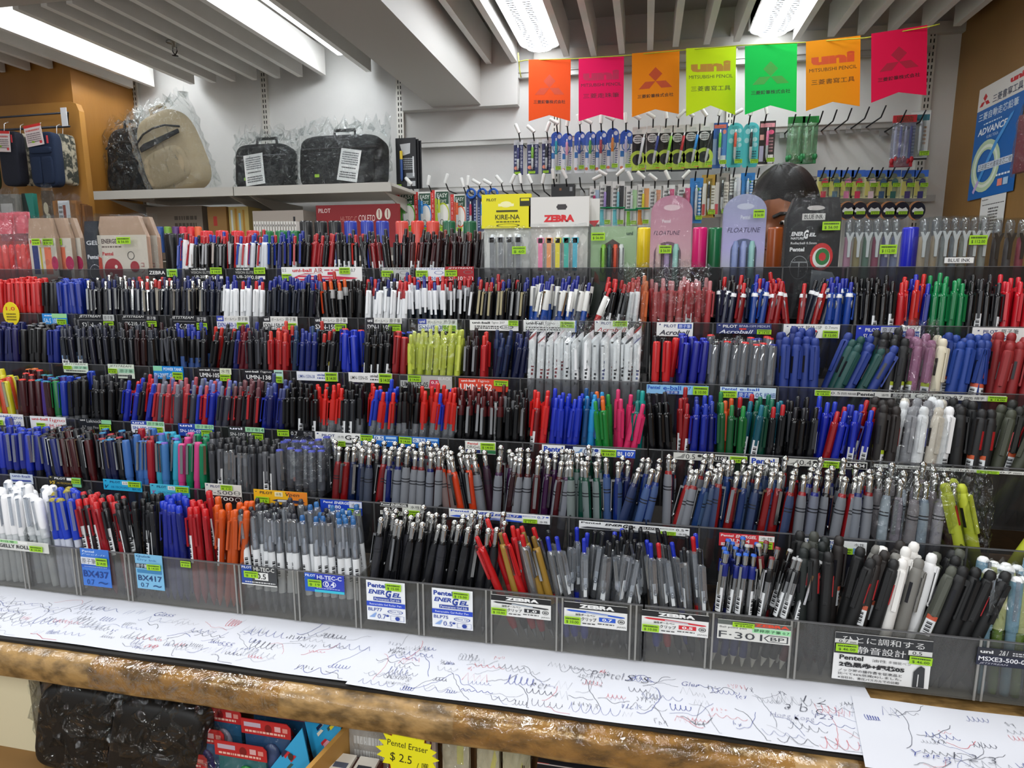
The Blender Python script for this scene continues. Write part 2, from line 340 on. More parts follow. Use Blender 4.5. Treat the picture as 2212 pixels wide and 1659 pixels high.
# ------------------------------------------------------------ hanging packs
HK = M('#3a3a3c', .35, .8)
def hook(x, ztip, tagged, label, Y=2.872, yt=2.70):
    r = empty('peg_hook', (x, Y, ztip-.03)); bb = MB()
    bb.tube([(0, 0, 0), (0, -(Y-yt)*.8, 0), (0, -(Y-yt), .03)], .0028, HK); bb.build('rod', r)
    if tagged:
        t = MB(); T = Matrix.Translation((0, -(Y-yt), .032)) @ Matrix.Rotation(random.uniform(-1.2, 1.2), 4, 'Y')
        t.lathe([(.007, -.008), (.0075, .028), (.006, .032), (0, .032)], M('#e8e8e4', .4), 8, T); t.build('paper_sleeve', r)
    else:
        t = MB(); t.box(-.018, -.004, -.016, .018, .0, .008, M('#a8a8a6', .4, .5)); t.build('rail_clip', r)
    tag(r, label, 'hook', 'peg hooks on the wall rails'); return r
def blister(kind, px, y0, y1, wp, pc, label, group, Y=2.735):
    """one blister pack seen face on: backing card + clear bubble + pen inside"""
    a = atY(px-wp/2, y0, Y); c = atY(px+wp/2, y1, Y); W = c.x-a.x; H = a.z-c.z
    r = empty('hanging_pen_pack', (a.x, Y, c.z)); bb = MB(); ops = []; rounded = kind in ('blue', 'teal')
    bgc = {'navy': '#2c3160', 'blue': '#e6eaf0', 'lime': '#1d2029', 'blue2': '#2b5fb0', 'teal': '#4cc3cb', 'pinkblack': '#2a2024', 'cute': '#a9c8ea', 'gold': '#b9932a',
           'grey': '#9b948c', 'white': '#e4e4e2', 'blue3': '#2f86cf', 'easy': '#f0efe9', 'ring': '#26396f', 'tealcard': '#e9ebe6'}[kind]
    if kind == 'navy': ops = [('r', .0, 0, 1, .14, '#c9ccd0'), ('t', .68, .16, .92, .80, '\n'.join('なめらか油性'), '#dfe3ee'), ('e', .25, .80, .2, .055, '#e58a72'), ('d', .1, .3, .35, .7, '#c7cbe0', 4)]
    if kind == 'blue': ops = [('r', 0, 0, 1, .32, '#2a62c8'), ('e', .75, .12, .17, .05, '#dfe9f8'), ('o', .5, .38, .36, .13, '#3a76b8', .78), ('e', .5, .38, .2, .08, '#dcd6cc'), ('r', .05, .50, .36, .64, '#2a78c0'),
                              ('d', .74, .45, .92, .92, '#28487c', 9), ('e', .18, .90, .14, .035, '#e2754f')]
    if kind == 'lime': ops = [('r', 0, 0, 1, .16, '#e6e6e4'), ('e', .4, .27, .36, .095, '#e9e9ea'), ('d', .15, .2, .65, .34, '#333', 3), ('o', .42, .72, .62, .20, '#c6df4c', .62), ('r', 0, .88, 1, .96, '#c6df4c'), ('r', .72, .84, 1, .93, '#f07a5c'), ('r', 0, .96, 1, 1, '#1d2029')]
    if kind == 'blue2': ops = [('r', .1, .04, .9, .12, '#d86a55'), ('r', .05, .35, .3, .92, '#8fa9cf'), ('r', .68, .15, .95, .8, '#4f8ad2'), ('r', .6, .72, .95, .98, '#dfe6ee'), ('e', .8, .2, .12, .05, '#e78a7c')]
    if kind == 'teal': ops = [('e', .3, .2, .16, .06, '#a7dfe4'), ('e', .75, .18, .14, .05, '#a7dfe4'), ('e', .25, .4, .15, .06, '#a7dfe4'), ('e', .75, .38, .15, .05, '#bfe8ea'), ('e', .8, .5, .13, .05, '#a7dfe4'), ('d', .62, .62, .88, .84, '#174f66', 4)]
    if kind == 'pinkblack': ops = [('r', .05, .05, .95, .14, '#e89aa6'), ('r', .05, .3, .3, .42, '#e7a9a4'), ('r', .05, .55, .32, .9, '#b9b2cf'), ('e', .75, .25, .18, .05, '#ef5b86'), ('r', .62, .75, .95, .95, '#e9e6e4'), ('r', 0, .96, 1, 1, '#e9e6e4'), ('d', .65, .35, .9, .7, '#b8898f', 5)]
    if kind == 'gold': ops = [('r', .08, .2, .36, .95, '#efece2'), ('r', .68, .25, .95, .8, '#efece2'), ('r', .1, .68, .3, .94, '#c8443e'), ('d', .7, .3, .9, .7, '#6b5a2c', 6)]
    if kind == 'grey': ops = [('r', .05, .2, .3, .95, '#d9d2cb'), ('r', .62, .2, .95, .8, '#e6dfd4'), ('r', .07, .7, .28, .94, '#cf4a55'), ('d', .65, .25, .9, .7, '#8b7f72', 6)]
    if kind == 'white': ops = [('r', .55, .1, .95, .6, pc[1] if len(pc) > 1 else '#e07a9a'), ('d', .1, .12, .45, .55, '#444', 5), ('r', .1, .6, .5, .95, pc[2] if len(pc) > 2 else '#a8d86a')]
    if kind == 'blue3': ops = [('r', 0, 0, 1, .2, '#1f7fd0'), ('d', .68, .2, .9, .9, '#dceaf6', 9), ('e', .6, .25, .15, .04, '#55a83a')]
    if kind == 'easy': ops = [('r', 0, 0, .24, 1, '#d8322c'), ('r', .3, .04, 1, .34, '#234f38'), ('t', .36, .08, .94, .18, 'EASY', '#e8efe6', .02), ('t', .42, .2, .88, .30, 'Start', '#e8efe6', .0, .3),
                             ('e', .66, .6, .30, .26, '#f6f4ee'), ('o', .68, .6, .36, .30, pc[0], .86), ('e', .62, .78, .11, .08, '#e8e6dc'), ('o', .62, .78, .11, .08, '#333', .8), ('t', .07, .08, .18, .92, '\n'.join('STABILO'), '#f6d8d4'), ('r', .24, .2, .36, .98, pc[0])]
    if kind == 'ring': ops = [('d', .08, .3, .25, .9, '#aebde0', 8), ('r', .62, .3, .75, .95, '#121a33'), ('d', .8, .2, .95, .9, '#aebde0', 8)]
    if kind == 'tealcard': ops = [('r', 0, .0, 1, .03, '#cfd4cf'), ('r', .05, .08, .95, .2, '#3f7f8c'), ('r', .1, .3, .3, .9, '#3a6f7a'), ('d', .1, .3, .3, .9, '#dfe7e6', 9), ('d', .7, .3, .85, .7, '#b98a5a', 5), ('r', .0, .96, 1, 1, '#333')]
    if rounded:
        rr = W*.42; z0 = rr*.5
        poly = [(W*.1, 0), (W*.9, 0), (W, z0)]+[(W/2+W/2*math.cos(t), H-W*.45+W*.45*math.sin(t)) for t in [PI*i/10 for i in range(11)]]+[(0, z0)]
        bb.prism(poly, -.001, 0, M(bgc, .4))
        ops = [o for o in ops if not (o[0] == 'r' and o[1] == 0)]
        if kind == 'blue': bb.flat([(0, H*.66), (W, H*.66)]+[(W/2+W/2*math.cos(t), H-W*.45+W*.45*math.sin(t)) for t in [PI*i/10 for i in range(11)]], M('#2a62c8', .4), None, -.00105)
    else: bb.box(0, -.001, 0, W, 0, H, M(bgc, .4))
    ops_draw(bb, ops, W, H, .001); bb.build('backing_card', r)
    p = MB(); T = Matrix.Translation((W*.5, -.012, H*.12)) @ Matrix.Rotation(.16 if kind == 'lime' else 0, 4, 'Y')
    L = min(.145, H*.72)
    cb = M(pc[0], .3)
    p.lathe([(.0008, 0), (.003, L*.08), (.0048, L*.12), (.0052, L*.45)], M('#d9dbdd', .3), 8, T)
    p.lathe([(.0052, L*.45), (.0054, L*.5), (.0052, L*.88), (.003, L*.9)], cb, 8, T)
    p.lathe([(.003, L*.9), (.003, L*.99), (0, L)], M('#e6e6e6', .2, .4), 8, T); p.build('pen', r)
    g = MB(); g.box(W*.30, -.021, H*.06, W*.70, -.001, H*.90, FILM); g.build('clear_bubble', r)
    st = {'navy': (.2, .93, .8, 1.0), 'easy': (.5, .9, .9, 1)}.get(kind, (.5, .84, .98, .93))
    sticker(r, st[0]*W, (1-st[3])*H, (st[2]-st[0])*W, (st[3]-st[1])*H, '$ 16.00', -.0225)
    tag(r, label, 'pen pack', group); return r
NAMES = dict(navy='slim navy blister pack', blue='white and blue arched blister pack', lime='black and lime blister pack', blue2='blue blister pack with red heading',
             teal='turquoise rounded blister pack', pinkblack='pink and black blister pack', gold='gold edged blister pack', grey='grey blister pack with red strip',
             white='clear fronted pen pack', blue3='bright blue pen pack', easy='red and green beginner pen pack', ring='navy pack with blue ring top', tealcard='white and teal card pack')
CN = {'#3b3f78': 'navy', '#7cb82e': 'green', '#33363d': 'charcoal', '#22a4b8': 'teal', '#e8a6c0': 'pale pink', '#2c4fa8': 'blue', '#4aa04a': 'green', '#a83246': 'crimson', '#d9822c': 'orange',
      '#b9b4d8': 'lilac', '#e6e9ec': 'white', '#2b3a8c': 'dark blue', '#8ecf3c': 'lime', '#c8323a': 'red', '#2f8fdc': 'sky blue', '#26282c': 'black', '#6fcf3a': 'bright green', '#f0583a': 'orange red', '#2a2c30': 'black', '#f07fa6': 'pink'}
row1 = [('navy', 1120, 303, 378, 20, '#3b3f78'), ('navy', 1151, 302, 376, 24, '#7cb82e'), ('navy', 1181, 300, 375, 20, '#33363d'),
        ('blue', 1202, 285, 375, 23, '#22a4b8'), ('blue', 1225, 288, 375, 21, '#e8a6c0'), ('blue', 1252, 284, 373, 22, '#2c4fa8'), ('blue', 1275, 284, 373, 22, '#4aa04a'),
        ('blue', 1298, 282, 373, 23, '#a83246'), ('blue', 1323, 277, 370, 24, '#d9822c'), ('blue', 1352, 281, 370, 24, '#b9b4d8'),
        ('lime', 1380, 275, 372, 26, '#e6e9ec'), ('lime', 1411, 272, 370, 25, '#2b3a8c'), ('lime', 1439, 272, 370, 25, '#8ecf3c'), ('lime', 1466, 271, 370, 26, '#c8323a'),
        ('lime', 1495, 269, 367, 27, '#2f8fdc'), ('lime', 1524, 267, 366, 27, '#26282c'), ('blue2', 1554, 266, 363, 27, '#6fcf3a'), ('teal', 1587, 266, 361, 29, '#f0583a'),
        ('teal', 1621, 265, 361, 29, '#2a2c30'), ('pinkblack', 1656, 262, 358, 28, '#f07fa6')]
for k, x, y0, y1, wp, pc in row1:
    blister(k, x, y0, y1, wp, [pc], NAMES[k]+' holding a %s pen, upper wall row' % CN[pc], 'blister packs on the upper wall rail')
    h = atY(x, y0-10, 2.70); hook(h.x, h.z+.015, True, 'peg hook holding the %s with %s pen' % (NAMES[k].replace(' blister pack', ' pack'), CN[pc]))
row2 = [('white', 1284, 402, 492, 20, ['#c02a6a', '#b8cfe8', '#3a7fc8'], 'magenta pen'), ('white', 1307, 392, 492, 24, ['#b59be0', '#2a2a2e', '#6ed2dc'], 'lilac pen'), ('white', 1335, 392, 492, 24, ['#8fd4e2', '#2a2a2e', '#6ed2dc'], 'pale aqua pen'),
        ('white', 1364, 402, 492, 22, ['#dfe2e4', '#b9e2ae', '#8ed23a'], 'white pen'), ('white', 1389, 398, 490, 24, ['#f2e02c', '#f0a864', '#f49a2c'], 'yellow pen'),
        ('white', 1415, 402, 490, 22, ['#d8cfc8', '#f0a880', '#e8e4e0'], 'beige pen'), ('white', 1444, 400, 488, 22, ['#33363a', '#e05a8a', '#e8e4e0'], 'charcoal pen'), ('white', 1477, 398, 486, 24, ['#7a3038', '#e05a8a', '#e8e4e0'], 'maroon pen'),
        ('blue3', 1503, 385, 482, 24, ['#cfd8e2'], 'silver pen'), ('gold', 1530, 378, 470, 27, ['#2a2c30'], 'black pen'), ('grey', 1559, 375, 468, 27, ['#33363a'], 'charcoal pen'),
        ('white', 1587, 377, 450, 24, ['#e8eaec', '#dfe0ea', '#33363a'], 'silver pen'), ('blue3', 1614, 374, 450, 26, ['#bcd8f4'], 'pale blue pen'), ('white', 1640, 378, 450, 24, ['#8e5fb8', '#9a6ac0', '#d8cfe8'], 'purple pen')]
for k, x, y0, y1, wp, pc, dn in row2:
    r = blister(k, x, y0, y1, wp, pc, '%s with %s, lower wall row at %s' % (NAMES[k], dn, 'left' if x < 1420 else 'centre' if x < 1540 else 'head of person'), 'packs on the lower wall rail')
    if 1300 < x < 1400:
        g = MB(); a = atY(x-wp/2, y0, 2.735); c = atY(x+wp/2, y1, 2.735)
        g.tube([(-.004, -.024, (a.z-c.z)*.42), (c.x-a.x+.004, -.024, (a.z-c.z)*.42)], .004, M('#1e8a5a', .5)); g.build('green_rubber_band', r)
    h = atY(x, y0-8, 2.70); hook(h.x, h.z+.012, x < 1500, 'peg hook above the %s with %s, lower row' % (NAMES[k], dn))
for x, y0, y1, wp, c in [(875, 415, 500, 43, '#5ab83a'), (913, 415, 500, 37, '#2f8fdc'), (950, 411, 500, 40, '#c8d82c'), (989, 420, 500, 32, '#f0632c')]:
    blister('easy', x, y0, y1, wp, [c], 'red and green beginner pen pack with %s edge, left lower wall row' % {'#5ab83a': 'green', '#2f8fdc': 'blue', '#c8d82c': 'lime', '#f0632c': 'orange'}[c], 'beginner pen packs on the lower rail', Y=2.70)
    h = atY(x+12, y0-12, 2.66); hook(h.x, h.z+.012, True, 'peg hook holding the beginner pack with %s edge' % {'#5ab83a': 'green', '#2f8fdc': 'blue', '#c8d82c': 'lime', '#f0632c': 'orange'}[c], yt=2.66)
for i, x in enumerate((1018, 1042, 1066)):
    r = blister('ring', x, 424, 500, 22, ['#c82a4a'] if i == 0 else ['#2f8fdc'], 'navy pack with blue ring top, %s of three left of the yellow header' % ORD[i], 'blue ring packs', Y=2.70)
    a = atY(x, 418, 2.69); t = MB()
    pts = [(.012*math.cos(k*PI/8)*1.5, 0, .012*math.sin(k*PI/8)*1.5) for k in range(17)]; t.tube(pts, .005, M('#1f62c8', .35), 6)
    o = t.build('blue_ring', r); o.location = (a.x-r.location.x, -.012, a.z-r.location.z)
    h = atY(x-8, 404, 2.66); hook(h.x, h.z+.012, True, 'peg hook holding the %s blue ring pack' % ORD[i], yt=2.66)
for i, x in enumerate((1082, 1105, 1125, 1147, 1172, 1195, 1222, 1252)):
    h = atY(x, 400 if x < 1180 else 390, 2.66); hook(h.x, h.z+.012, x != 1252, 'bare peg hook above the yellow and white header packs, %s from left' % ORD[i], yt=2.66)
for i, x in enumerate((1778, 1808, 1840, 1878, 1914)):
    h = atY(x, 240-i*3, 2.66); hook(h.x, h.z, False, 'empty black peg hook on the upper rail at right, %s from left' % ORD[i], yt=2.66)
# small black box between hooks
a = atY(1191, 398, 2.70); c = atY(1240, 432, 2.70); bb = MB(); bb.box(0, 0, 0, c.x-a.x, .05, a.z-c.z, M('#17171a', .4)); ops_draw(bb, [('r', .35, .25, .45, .4, '#8a5a3a'), ('r', .8, .2, .92, .45, '#9a9ea2')], c.x-a.x, a.z-c.z, 0)
o = bb.build('hanging_box', None, (a.x, 2.70, c.z)); tag(o, 'small black box hanging on two hooks above the white header bag', 'box')
# green pen bags
def pouch(px, y0, y1, wp, head, body, tail, pens, label, Y=2.72, name='hanging_pouch'):
    a = atY(px-wp/2, y0, Y); c = atY(px+wp/2, y1, Y); W = c.x-a.x; H = a.z-c.z; r = empty(name, (a.x, Y, c.z))
    t = MB(); t.box(0, -.003, H*.86, W, .003, H, M(head, .4)); ops_draw(t, [('d', .15, .02, .85, .13, '#0c4a26', 4)], W, H, .003); t.build('header', r)
    t = MB(); n = 8; rnd = random.Random(px)
    vs = []; fs = []
    for s in (-1, 1):
        for i in range(n+1):
            for j in range(6): vs.append((W*j/5, s*.012*math.sin(PI*j/5)+rnd.uniform(-.0015, .0015), H*.86*i/n))
    for s in range(2):
        for i in range(n):
            for j in range(5): q = s*(n+1)*6+i*6+j; fs.append((q, q+1, q+7, q+6))
    t.add(vs, fs, clear('pouch'+body, body, .10, .12, .01, 40, .8, .12), True)
    t.build('clear_bag', r)
    t = MB(); t.box(0.002, -.006, 0, W-.002, .006, H*.12, M(tail, .5)); 
    for k in range(6): t.ellipsoid((W*(k+.5)/6, -.006, H*.1+rnd.uniform(0, .01)), (.008, .004, .012), M(tail, .5), 6, 4)
    t.build('printed_bottom', r)
    for k, pcx in enumerate(pens):
        t = MB(); T = Matrix.Translation((W*(k+.8)/(len(pens)+.6), 0, H*.1)); t.lathe([(.001, 0), (.004, .012), (.005, H*.4), (.005, H*.6), (.003, H*.62), (.003, H*.68), (0, H*.69)], M(pcx, .3), 8, T); t.build('pen', r)
    tag(r, label, 'pen pack', None); return r
pouch(1718, 253, 353, 30, '#1f8a3a', '#b8dcc0', '#2f8a50', ['#dfe6e0', '#e8ece8'], 'green headed clear pouch of white pens, left of two above the person')
pouch(1748, 252, 353, 28, '#1f8a3a', '#b8dcc0', '#2f8a50', ['#dfe6e0', '#e8ece8'], 'green headed clear pouch of white pens, right of two above the person')
for x in (1719, 1750): h = atY(x, 247, 2.68); hook(h.x, h.z, False, 'black peg hook holding the %s green pen pouch' % ('left' if x < 1730 else 'right'), yt=2.68)
pouch(1950, 250, 360, 40, '#c8303a', '#d8dcea', '#b8242e', ['#e6e8f0', '#6a74c8', '#e8e2ec', '#4a50a8'], 'red and violet pen pouch hanging at the right end of the upper rail')
blister('tealcard', 1985, 240, 345, 32, ['#d8dce0'], 'tall white and teal card pack at the right end of the upper rail', 'packs on the right end')
for x in (1958, 2000): h = atY(x, 238, 2.66); hook(h.x, h.z, False, 'black peg hook at the far right end holding the %s' % ('red pouch' if x < 1980 else 'white and teal card'), yt=2.66)
cute = [(1778, '#e0324a', 'red'), (1803, '#3a6a80', 'slate'), (1828, '#e884b0', 'pink'), (1852, '#e02c58', 'cherry'), (1881, '#f0d0d8', 'blush'), (1904, '#3a6088', 'steel blue'), (1929, '#2a6a60', 'dark green'), (1960, '#4a3a78', 'violet'), (1988, '#3c3478', 'indigo')]
for x, c, nm in cute:
    Y = 2.74; a = atY(x-12, 368, Y); e = atY(x+12, 428, Y); W = e.x-a.x; H = a.z-e.z; r = empty('hanging_pen_pack', (a.x, Y, e.z))
    t = MB(); t.box(0, -.0015, 0, W, 0, H, M('#dcd9a8', .5)); ops_draw(t, [('r', 0, 0, 1, .24, '#3c6fd0'), ('e', .5, .2, .25, .09, '#6f7a6c'), ('r', .1, .4, .45, .9, '#e8dc7a'), ('e', .62, .45, .24, .16, c), ('r', .35, .75, .75, 1, c), ('d', .15, .32, .85, .4, '#5a6a78', 1)], W, H, .0015); t.build('backing_card', r)
    t = MB(); t.box(W*.15, -.02, H*.04, W*.85, -.0015, H*.74, FILM); t.build('clear_bubble', r)
    sticker(r, W*.35, H*.38, W*.55, H*.14, '$ 12.00', -.021); tag(r, 'small blue headed pack with %s contents, row right of the head' % nm, 'pen pack', 'small blue headed packs')
    h = atY(x+4, 362, 2.68); hook(h.x, h.z, False, 'black peg hook holding the small pack with %s contents' % nm, yt=2.68)
for i, x in enumerate((1831, 1857, 1888, 1920, 1948, 1982)):
    Y = 2.74; q = atY(x, 455, Y); r = empty('round_pack', (q.x, Y, q.z)); t = MB()
    e = [(.026*math.cos(k*PI/10), .032*math.sin(k*PI/10)) for k in range(20)]; t.prism(e, -.003, 0, M('#15182a', .3)); e2 = [(x_*1.14-.004, z_*1.1) for x_, z_ in e]; t.prism(e2, 0, .003, M('#c98a5a', .5)); t.build('round_card', r)
    t = MB(); t.flat([(-.02, .0), (-.012, .012), (0, .006), (.012, .012), (.02, .001), (.018, -.006), (-.018, -.006)], M('#e4e6e4'), None, -.0034); t.build('white_print', r)
    sticker(r, -.012, -.014, .03, .012, '$ 9.00', -.004); tag(r, 'round navy and copper pack hanging low on the wall, %s from left' % ORD[i], 'pen pack', 'round dark packs')
# black marker pack beside shelf
a = atY(854, 299, 2.70); c = atY(908, 408, 2.70); W = c.x-a.x; H = a.z-c.z; r = empty('marker_pack', (a.x, 2.70, c.z)); t = MB()
for k in range(3): t.box(k*.008, .012*k, k*.002, W-.016+k*.008, .012*k+.002, H-.004*k, M('#17181c', .35))
ops_draw(t, [('p', [(.18, .12), (.62, .1), (.6, .3), (.3, .34)], '#c9cbcd'), ('d', .3, .38, .72, .62, '#9ea2a6', 6), ('r', .42, .68, .78, .78, '#8f9396'), ('r', .45, .84, .8, .94, '#c9cbcd'), ('r', .7, .36, .76, .75, '#e6e8ea')], W, H, 0)
t.build('backing_card', r); t = MB(); t.lathe([(.002, 0), (.006, .01), (.006, H*.42)], M('#3a5a98', .3), 8, Matrix.Translation((W*.26, -.01, H*.16))); t.lathe([(.0065, 0), (.0065, H*.16), (0, H*.17)], M('#e8c93a', .3), 8, Matrix.Translation((W*.26, -.01, H*.58))); t.build('marker', r)
sticker(r, W*.05, H*.04, W*.2, H*.05, '$ 9.00', -.014); tag(r, 'black card pack with a yellow capped blue marker hanging beside the grey shelf', 'pen pack')
# ------------------------------------------------------------ cantilever shelf and bags
SM = M('#c7c3ba', .45)
a = atY(210, 410, 2.42); c = atY(850, 402, 2.42); zt = 1.812
for i, (x0, x1) in enumerate(((-2.335, -1.665), (-1.66, -.98))):
    r = empty('wall_shelf', (x0, 2.42, zt)); W = x1-x0
    t = MB(); t.box(0, 0, -.012, W, .46, 0, SM); t.box(0, -.004, -.034, W, .004, 0.001, SM); t.box(.01, .01, -.03, W-.01, .03, -.012, SM); t.build('shelf_board', r)
    for k, xb in enumerate((.04, W-.045)):
        g = MB(); g.add([(xb, .03, -.03), (xb, .46, -.03), (xb, .46, -.13), (xb+.004, .03, -.03), (xb+.004, .46, -.03), (xb+.004, .46, -.13)], [(0, 1, 2), (3, 5, 4), (0, 2, 5, 3), (1, 4, 5, 2), (0, 3, 4, 1)], M('#b5b1a8', .5)); g.build('bracket', r)
    tag(r, 'cream metal wall shelf carrying %s' % ('bagged backpacks, left section' if i == 0 else 'bagged black laptop bags, right section'), 'shelf', 'two joined wall shelves')
def film_over(r, x0, x1, y0, y1, z0, z1, seed, spike=.06, m=None, nx=24, nz=20, name='plastic_bag', jm=1.0):
    """crumpled polythene bag: front and back sheets welded at the sides, gathered top"""
    rnd = random.Random(seed); t = MB(); vs = []; fs = []
    for s in (0, 1):
        for i in range(nz+1):
            for j in range(nx+1):
                u = j/nx; v = i/nz; bul = math.sin(PI*u)**.35*(1 if v < .8 else (1-(v-.8)/.2*.9))
                y = (y0+y1)/2+(-1 if s == 0 else 1)*(y1-y0)/2*bul
                k = 0 if (j in (0, nx)) else 1
                jj = jm*min(.007, (x1-x0)*.02+.0015); vs.append((x0+(x1-x0)*u+rnd.uniform(-1, 1)*jj, y+rnd.uniform(-1, 1)*jj*k, z0+(z1-z0)*v+(rnd.uniform(-.3, 1)*spike*max(0, v-.8)*5*.5)))
    for s in (0, 1):
        for i in range(nz):
            for j in range(nx): q = s*(nz+1)*(nx+1)+i*(nx+1)+j; fs.append((q, q+1, q+nx+2, q+nx+1))
    t.add(vs, fs, m or FILM2, False); return t.build(name, r)
def rucksack(name, x, y, W, D, H, col, label, lean, seed, patch=None, kind='ruck'):
    r = empty(name, (x, y, zt), (0, lean, 0)); m = noisy('fabric'+col, col, col, 200, rough=.85, bump=.0006, bscale=500)
    t = MB(); t.ellipsoid((0, 0, H/2), (W/2, D/2, H/2), m, 28, 20, None, .55, lambda v: Vector((v.x*(1-.12*(v.z/H)), v.y*(1-.25*(v.z/H)), max(0.001, v.z)))); t.build('body', r)
    t = MB(); t.ellipsoid((0, -D*.42, H*.3), (W*.38, D*.14, H*.22), m, 20, 12, None, .6); t.build('front_pocket', r)
    t = MB(); t.tube([(-W*.42, -D*.36, H*.70), (-W*.2, -D*.45, H*.76), (0, -D*.47, H*.775), (W*.2, -D*.45, H*.76), (W*.4, -D*.34, H*.70)], .004, M('#2b2b2d', .6)); t.build('zip', r)
    t = MB(); t.tube([(-.04, -.0, H*.97), (-.035, 0, H+.03), (.035, 0, H+.03), (.04, 0, H*.97)], .008, m); t.build('carry_handle', r)
    if patch:
        t = MB(); t.prism([(W*(-.3), H*.56), (W*.42, H*.60), (W*.42, H*.645), (W*(-.22), H*.64), (W*(-.31), H*.61)], -D*.53, -D*.49, M('#17181c', .5)); t.build('dark_patch', r)
    film_over(r, -W*.56, W*.56, -D*.62, D*.60, .002, H*1.10, seed, .1, jm=1.5)
    tag(r, label, 'bag'); return r
sx = lambda px, Y=2.62: atY(px, 400, Y).x
rucksack('backpack', sx(258), 2.74, .27, .15, .33, '#15171a', 'black backpack in crinkled clear plastic at the left end of the shelf', -.03, 3)
rucksack('backpack', sx(428), 2.54, .28, .16, .345, '#b3a284', 'beige backpack with dark patch in clear plastic on the shelf', -.30, 5, True)
def laptop_bag(x, W, H, D, label, seed, y=2.62, rot=0):
    r = empty('laptop_bag', (x, y, zt), (-.12, rot, 0)); m = noisy('ballistic', '#101113', '#18191b', 300, rough=.7, bump=.0005, bscale=500)
    t = MB(); t.ellipsoid((0, 0, H/2), (W/2, D/2, H/2), m, 28, 16, None, .38, lambda v: Vector((v.x, v.y, max(.001, v.z)))); t.build('body', r)
    t = MB(); t.ellipsoid((0, -D*.44, H*.36), (W*.43, D*.12, H*.3), m, 24, 12, None, .35); t.build('front_pocket', r)
    t = MB(); t.tube([(-.05, 0, H*.97), (-.045, 0, H+.03), (.045, 0, H+.03), (.05, 0, H*.97)], .007, m); t.build('carry_handle', r)
    t = MB(); t.tube([(-W*.44, -D*.5, H*.72), (W*.44, -D*.5, H*.72)], .003, M('#4a4b4e', .4, .5)); t.build('zip', r)
    t = MB(); t.box(-.045, 0, 0, .045, .001, .13, M('#e4e4e2', .5)); ops_draw(t, [('d', .1, .08, .9, .5, '#55585c', 6), ('d', .15, .55, .85, .62, '#222', 1), ('d', .1, .7, .9, .92, '#33363a', 3)], .09, .13, 0, Matrix.Translation((-.045, 0, 0)))
    o = t.build('paper_tag', r); o.location = (W*.0+(-.01 if seed == 8 else .05), -D*.66, .02); o.rotation_euler = (0, -.12 if seed == 8 else .15, 0)
    sticker(r, -W*.25, .04, .02, .012, '$ 99 ', -D*.64)
    film_over(r, -W*.55, W*.55, -D*.72, D*.62, .001, H*1.16, seed, .13, jm=1.5)
    tag(r, label, 'bag', 'bagged laptop bags'); return r
laptop_bag(sx(575), .265, .205, .10, 'black laptop bag in clear plastic with white paper tag, left of the two', 8)
laptop_bag(sx(743), .38, .225, .12, 'wide black laptop bag in clear plastic at the right end of the shelf', 9)
# stock under the shelf standing on a wall ledge behind the display
for i, (x0, y0, x1, y1, Y, colr, lab, nm, ops) in enumerate([
    (315, 447, 440, 505, 2.60, '#8f8376', 'grey cardboard box under the shelf left of the wooden sticks', 'stock_box', [('d', .5, .3, .9, .8, '#5b5248', 2)]),
    (447, 447, 492, 515, 2.55, '#9a7440', 'tan cardboard carton under the shelf beside yellow tubes', 'stock_box', [('r', .3, .3, .5, .6, '#b8362c')]),
    (493, 447, 540, 515, 2.56, '#c9b06a', 'carton showing pale yellow and blue tubes under the shelf', 'stock_box', [('r', .1, .1, .2, 1, '#d8ddd6'), ('r', .3, .05, .42, 1, '#c0882c'), ('r', .5, .2, .6, 1, '#a8c8d8'), ('r', .7, .1, .8, 1, '#b8862c')]),
    (545, 456, 657, 500, 2.50, '#b9afa5', 'pale pen tray box standing beneath the shelf bracket', 'stock_box', [('r', .8, .3, .84, .7, '#2a2a2c')]),
    (682, 444, 862, 500, 2.45, '#8e1f24', 'wide dark red panel with white lettering standing under the shelf', 'sign_panel',
        [('t', .03, .12, .18, .28, 'PILOT', '#e0c8c4', .02), ('t', .30, .42, .50, .62, 'HI-TEC-C', '#c07a70', .0), ('t', .52, .38, .72, .62, 'COLETO', '#e8cdc8', .01), ('e', .77, .36, .035, .2, '#dcd4c4'), ('e', .87, .36, .035, .2, '#dcd4c4'), ('r', .765, .2, .775, .5, '#8e1f24'), ('r', .865, .2, .875, .5, '#8e1f24')])]):
    a = atY(x0, y0, Y); c = atY(x1, y1, Y); W = c.x-a.x; H = a.z-c.z; t = MB(); t.box(0, 0, -.06, W, .10 if nm == 'stock_box' else .02, H, M(colr, .6)); ops_draw(t, ops, W, H, 0)
    o = t.build(nm, None, (a.x, Y, c.z)); tag(o, lab, 'box' if nm == 'stock_box' else 'sign')
a = atY(300, 520, 2.40); c = atY(1120, 520, 2.40); t = MB(); t.box(a.x, 2.36, a.z-.09, c.x, 2.898, a.z-.07+.0, SM); t.box(a.x, 2.36, 0, a.x+.02, 2.898, a.z-.09, SM); t.box(c.x-.02, 2.36, 0, c.x, 2.898, a.z-.09, SM)
o = t.build('stock_ledge', None); tag(o, 'grey stock ledge along the wall under the shelf behind the pens', 'shelf')
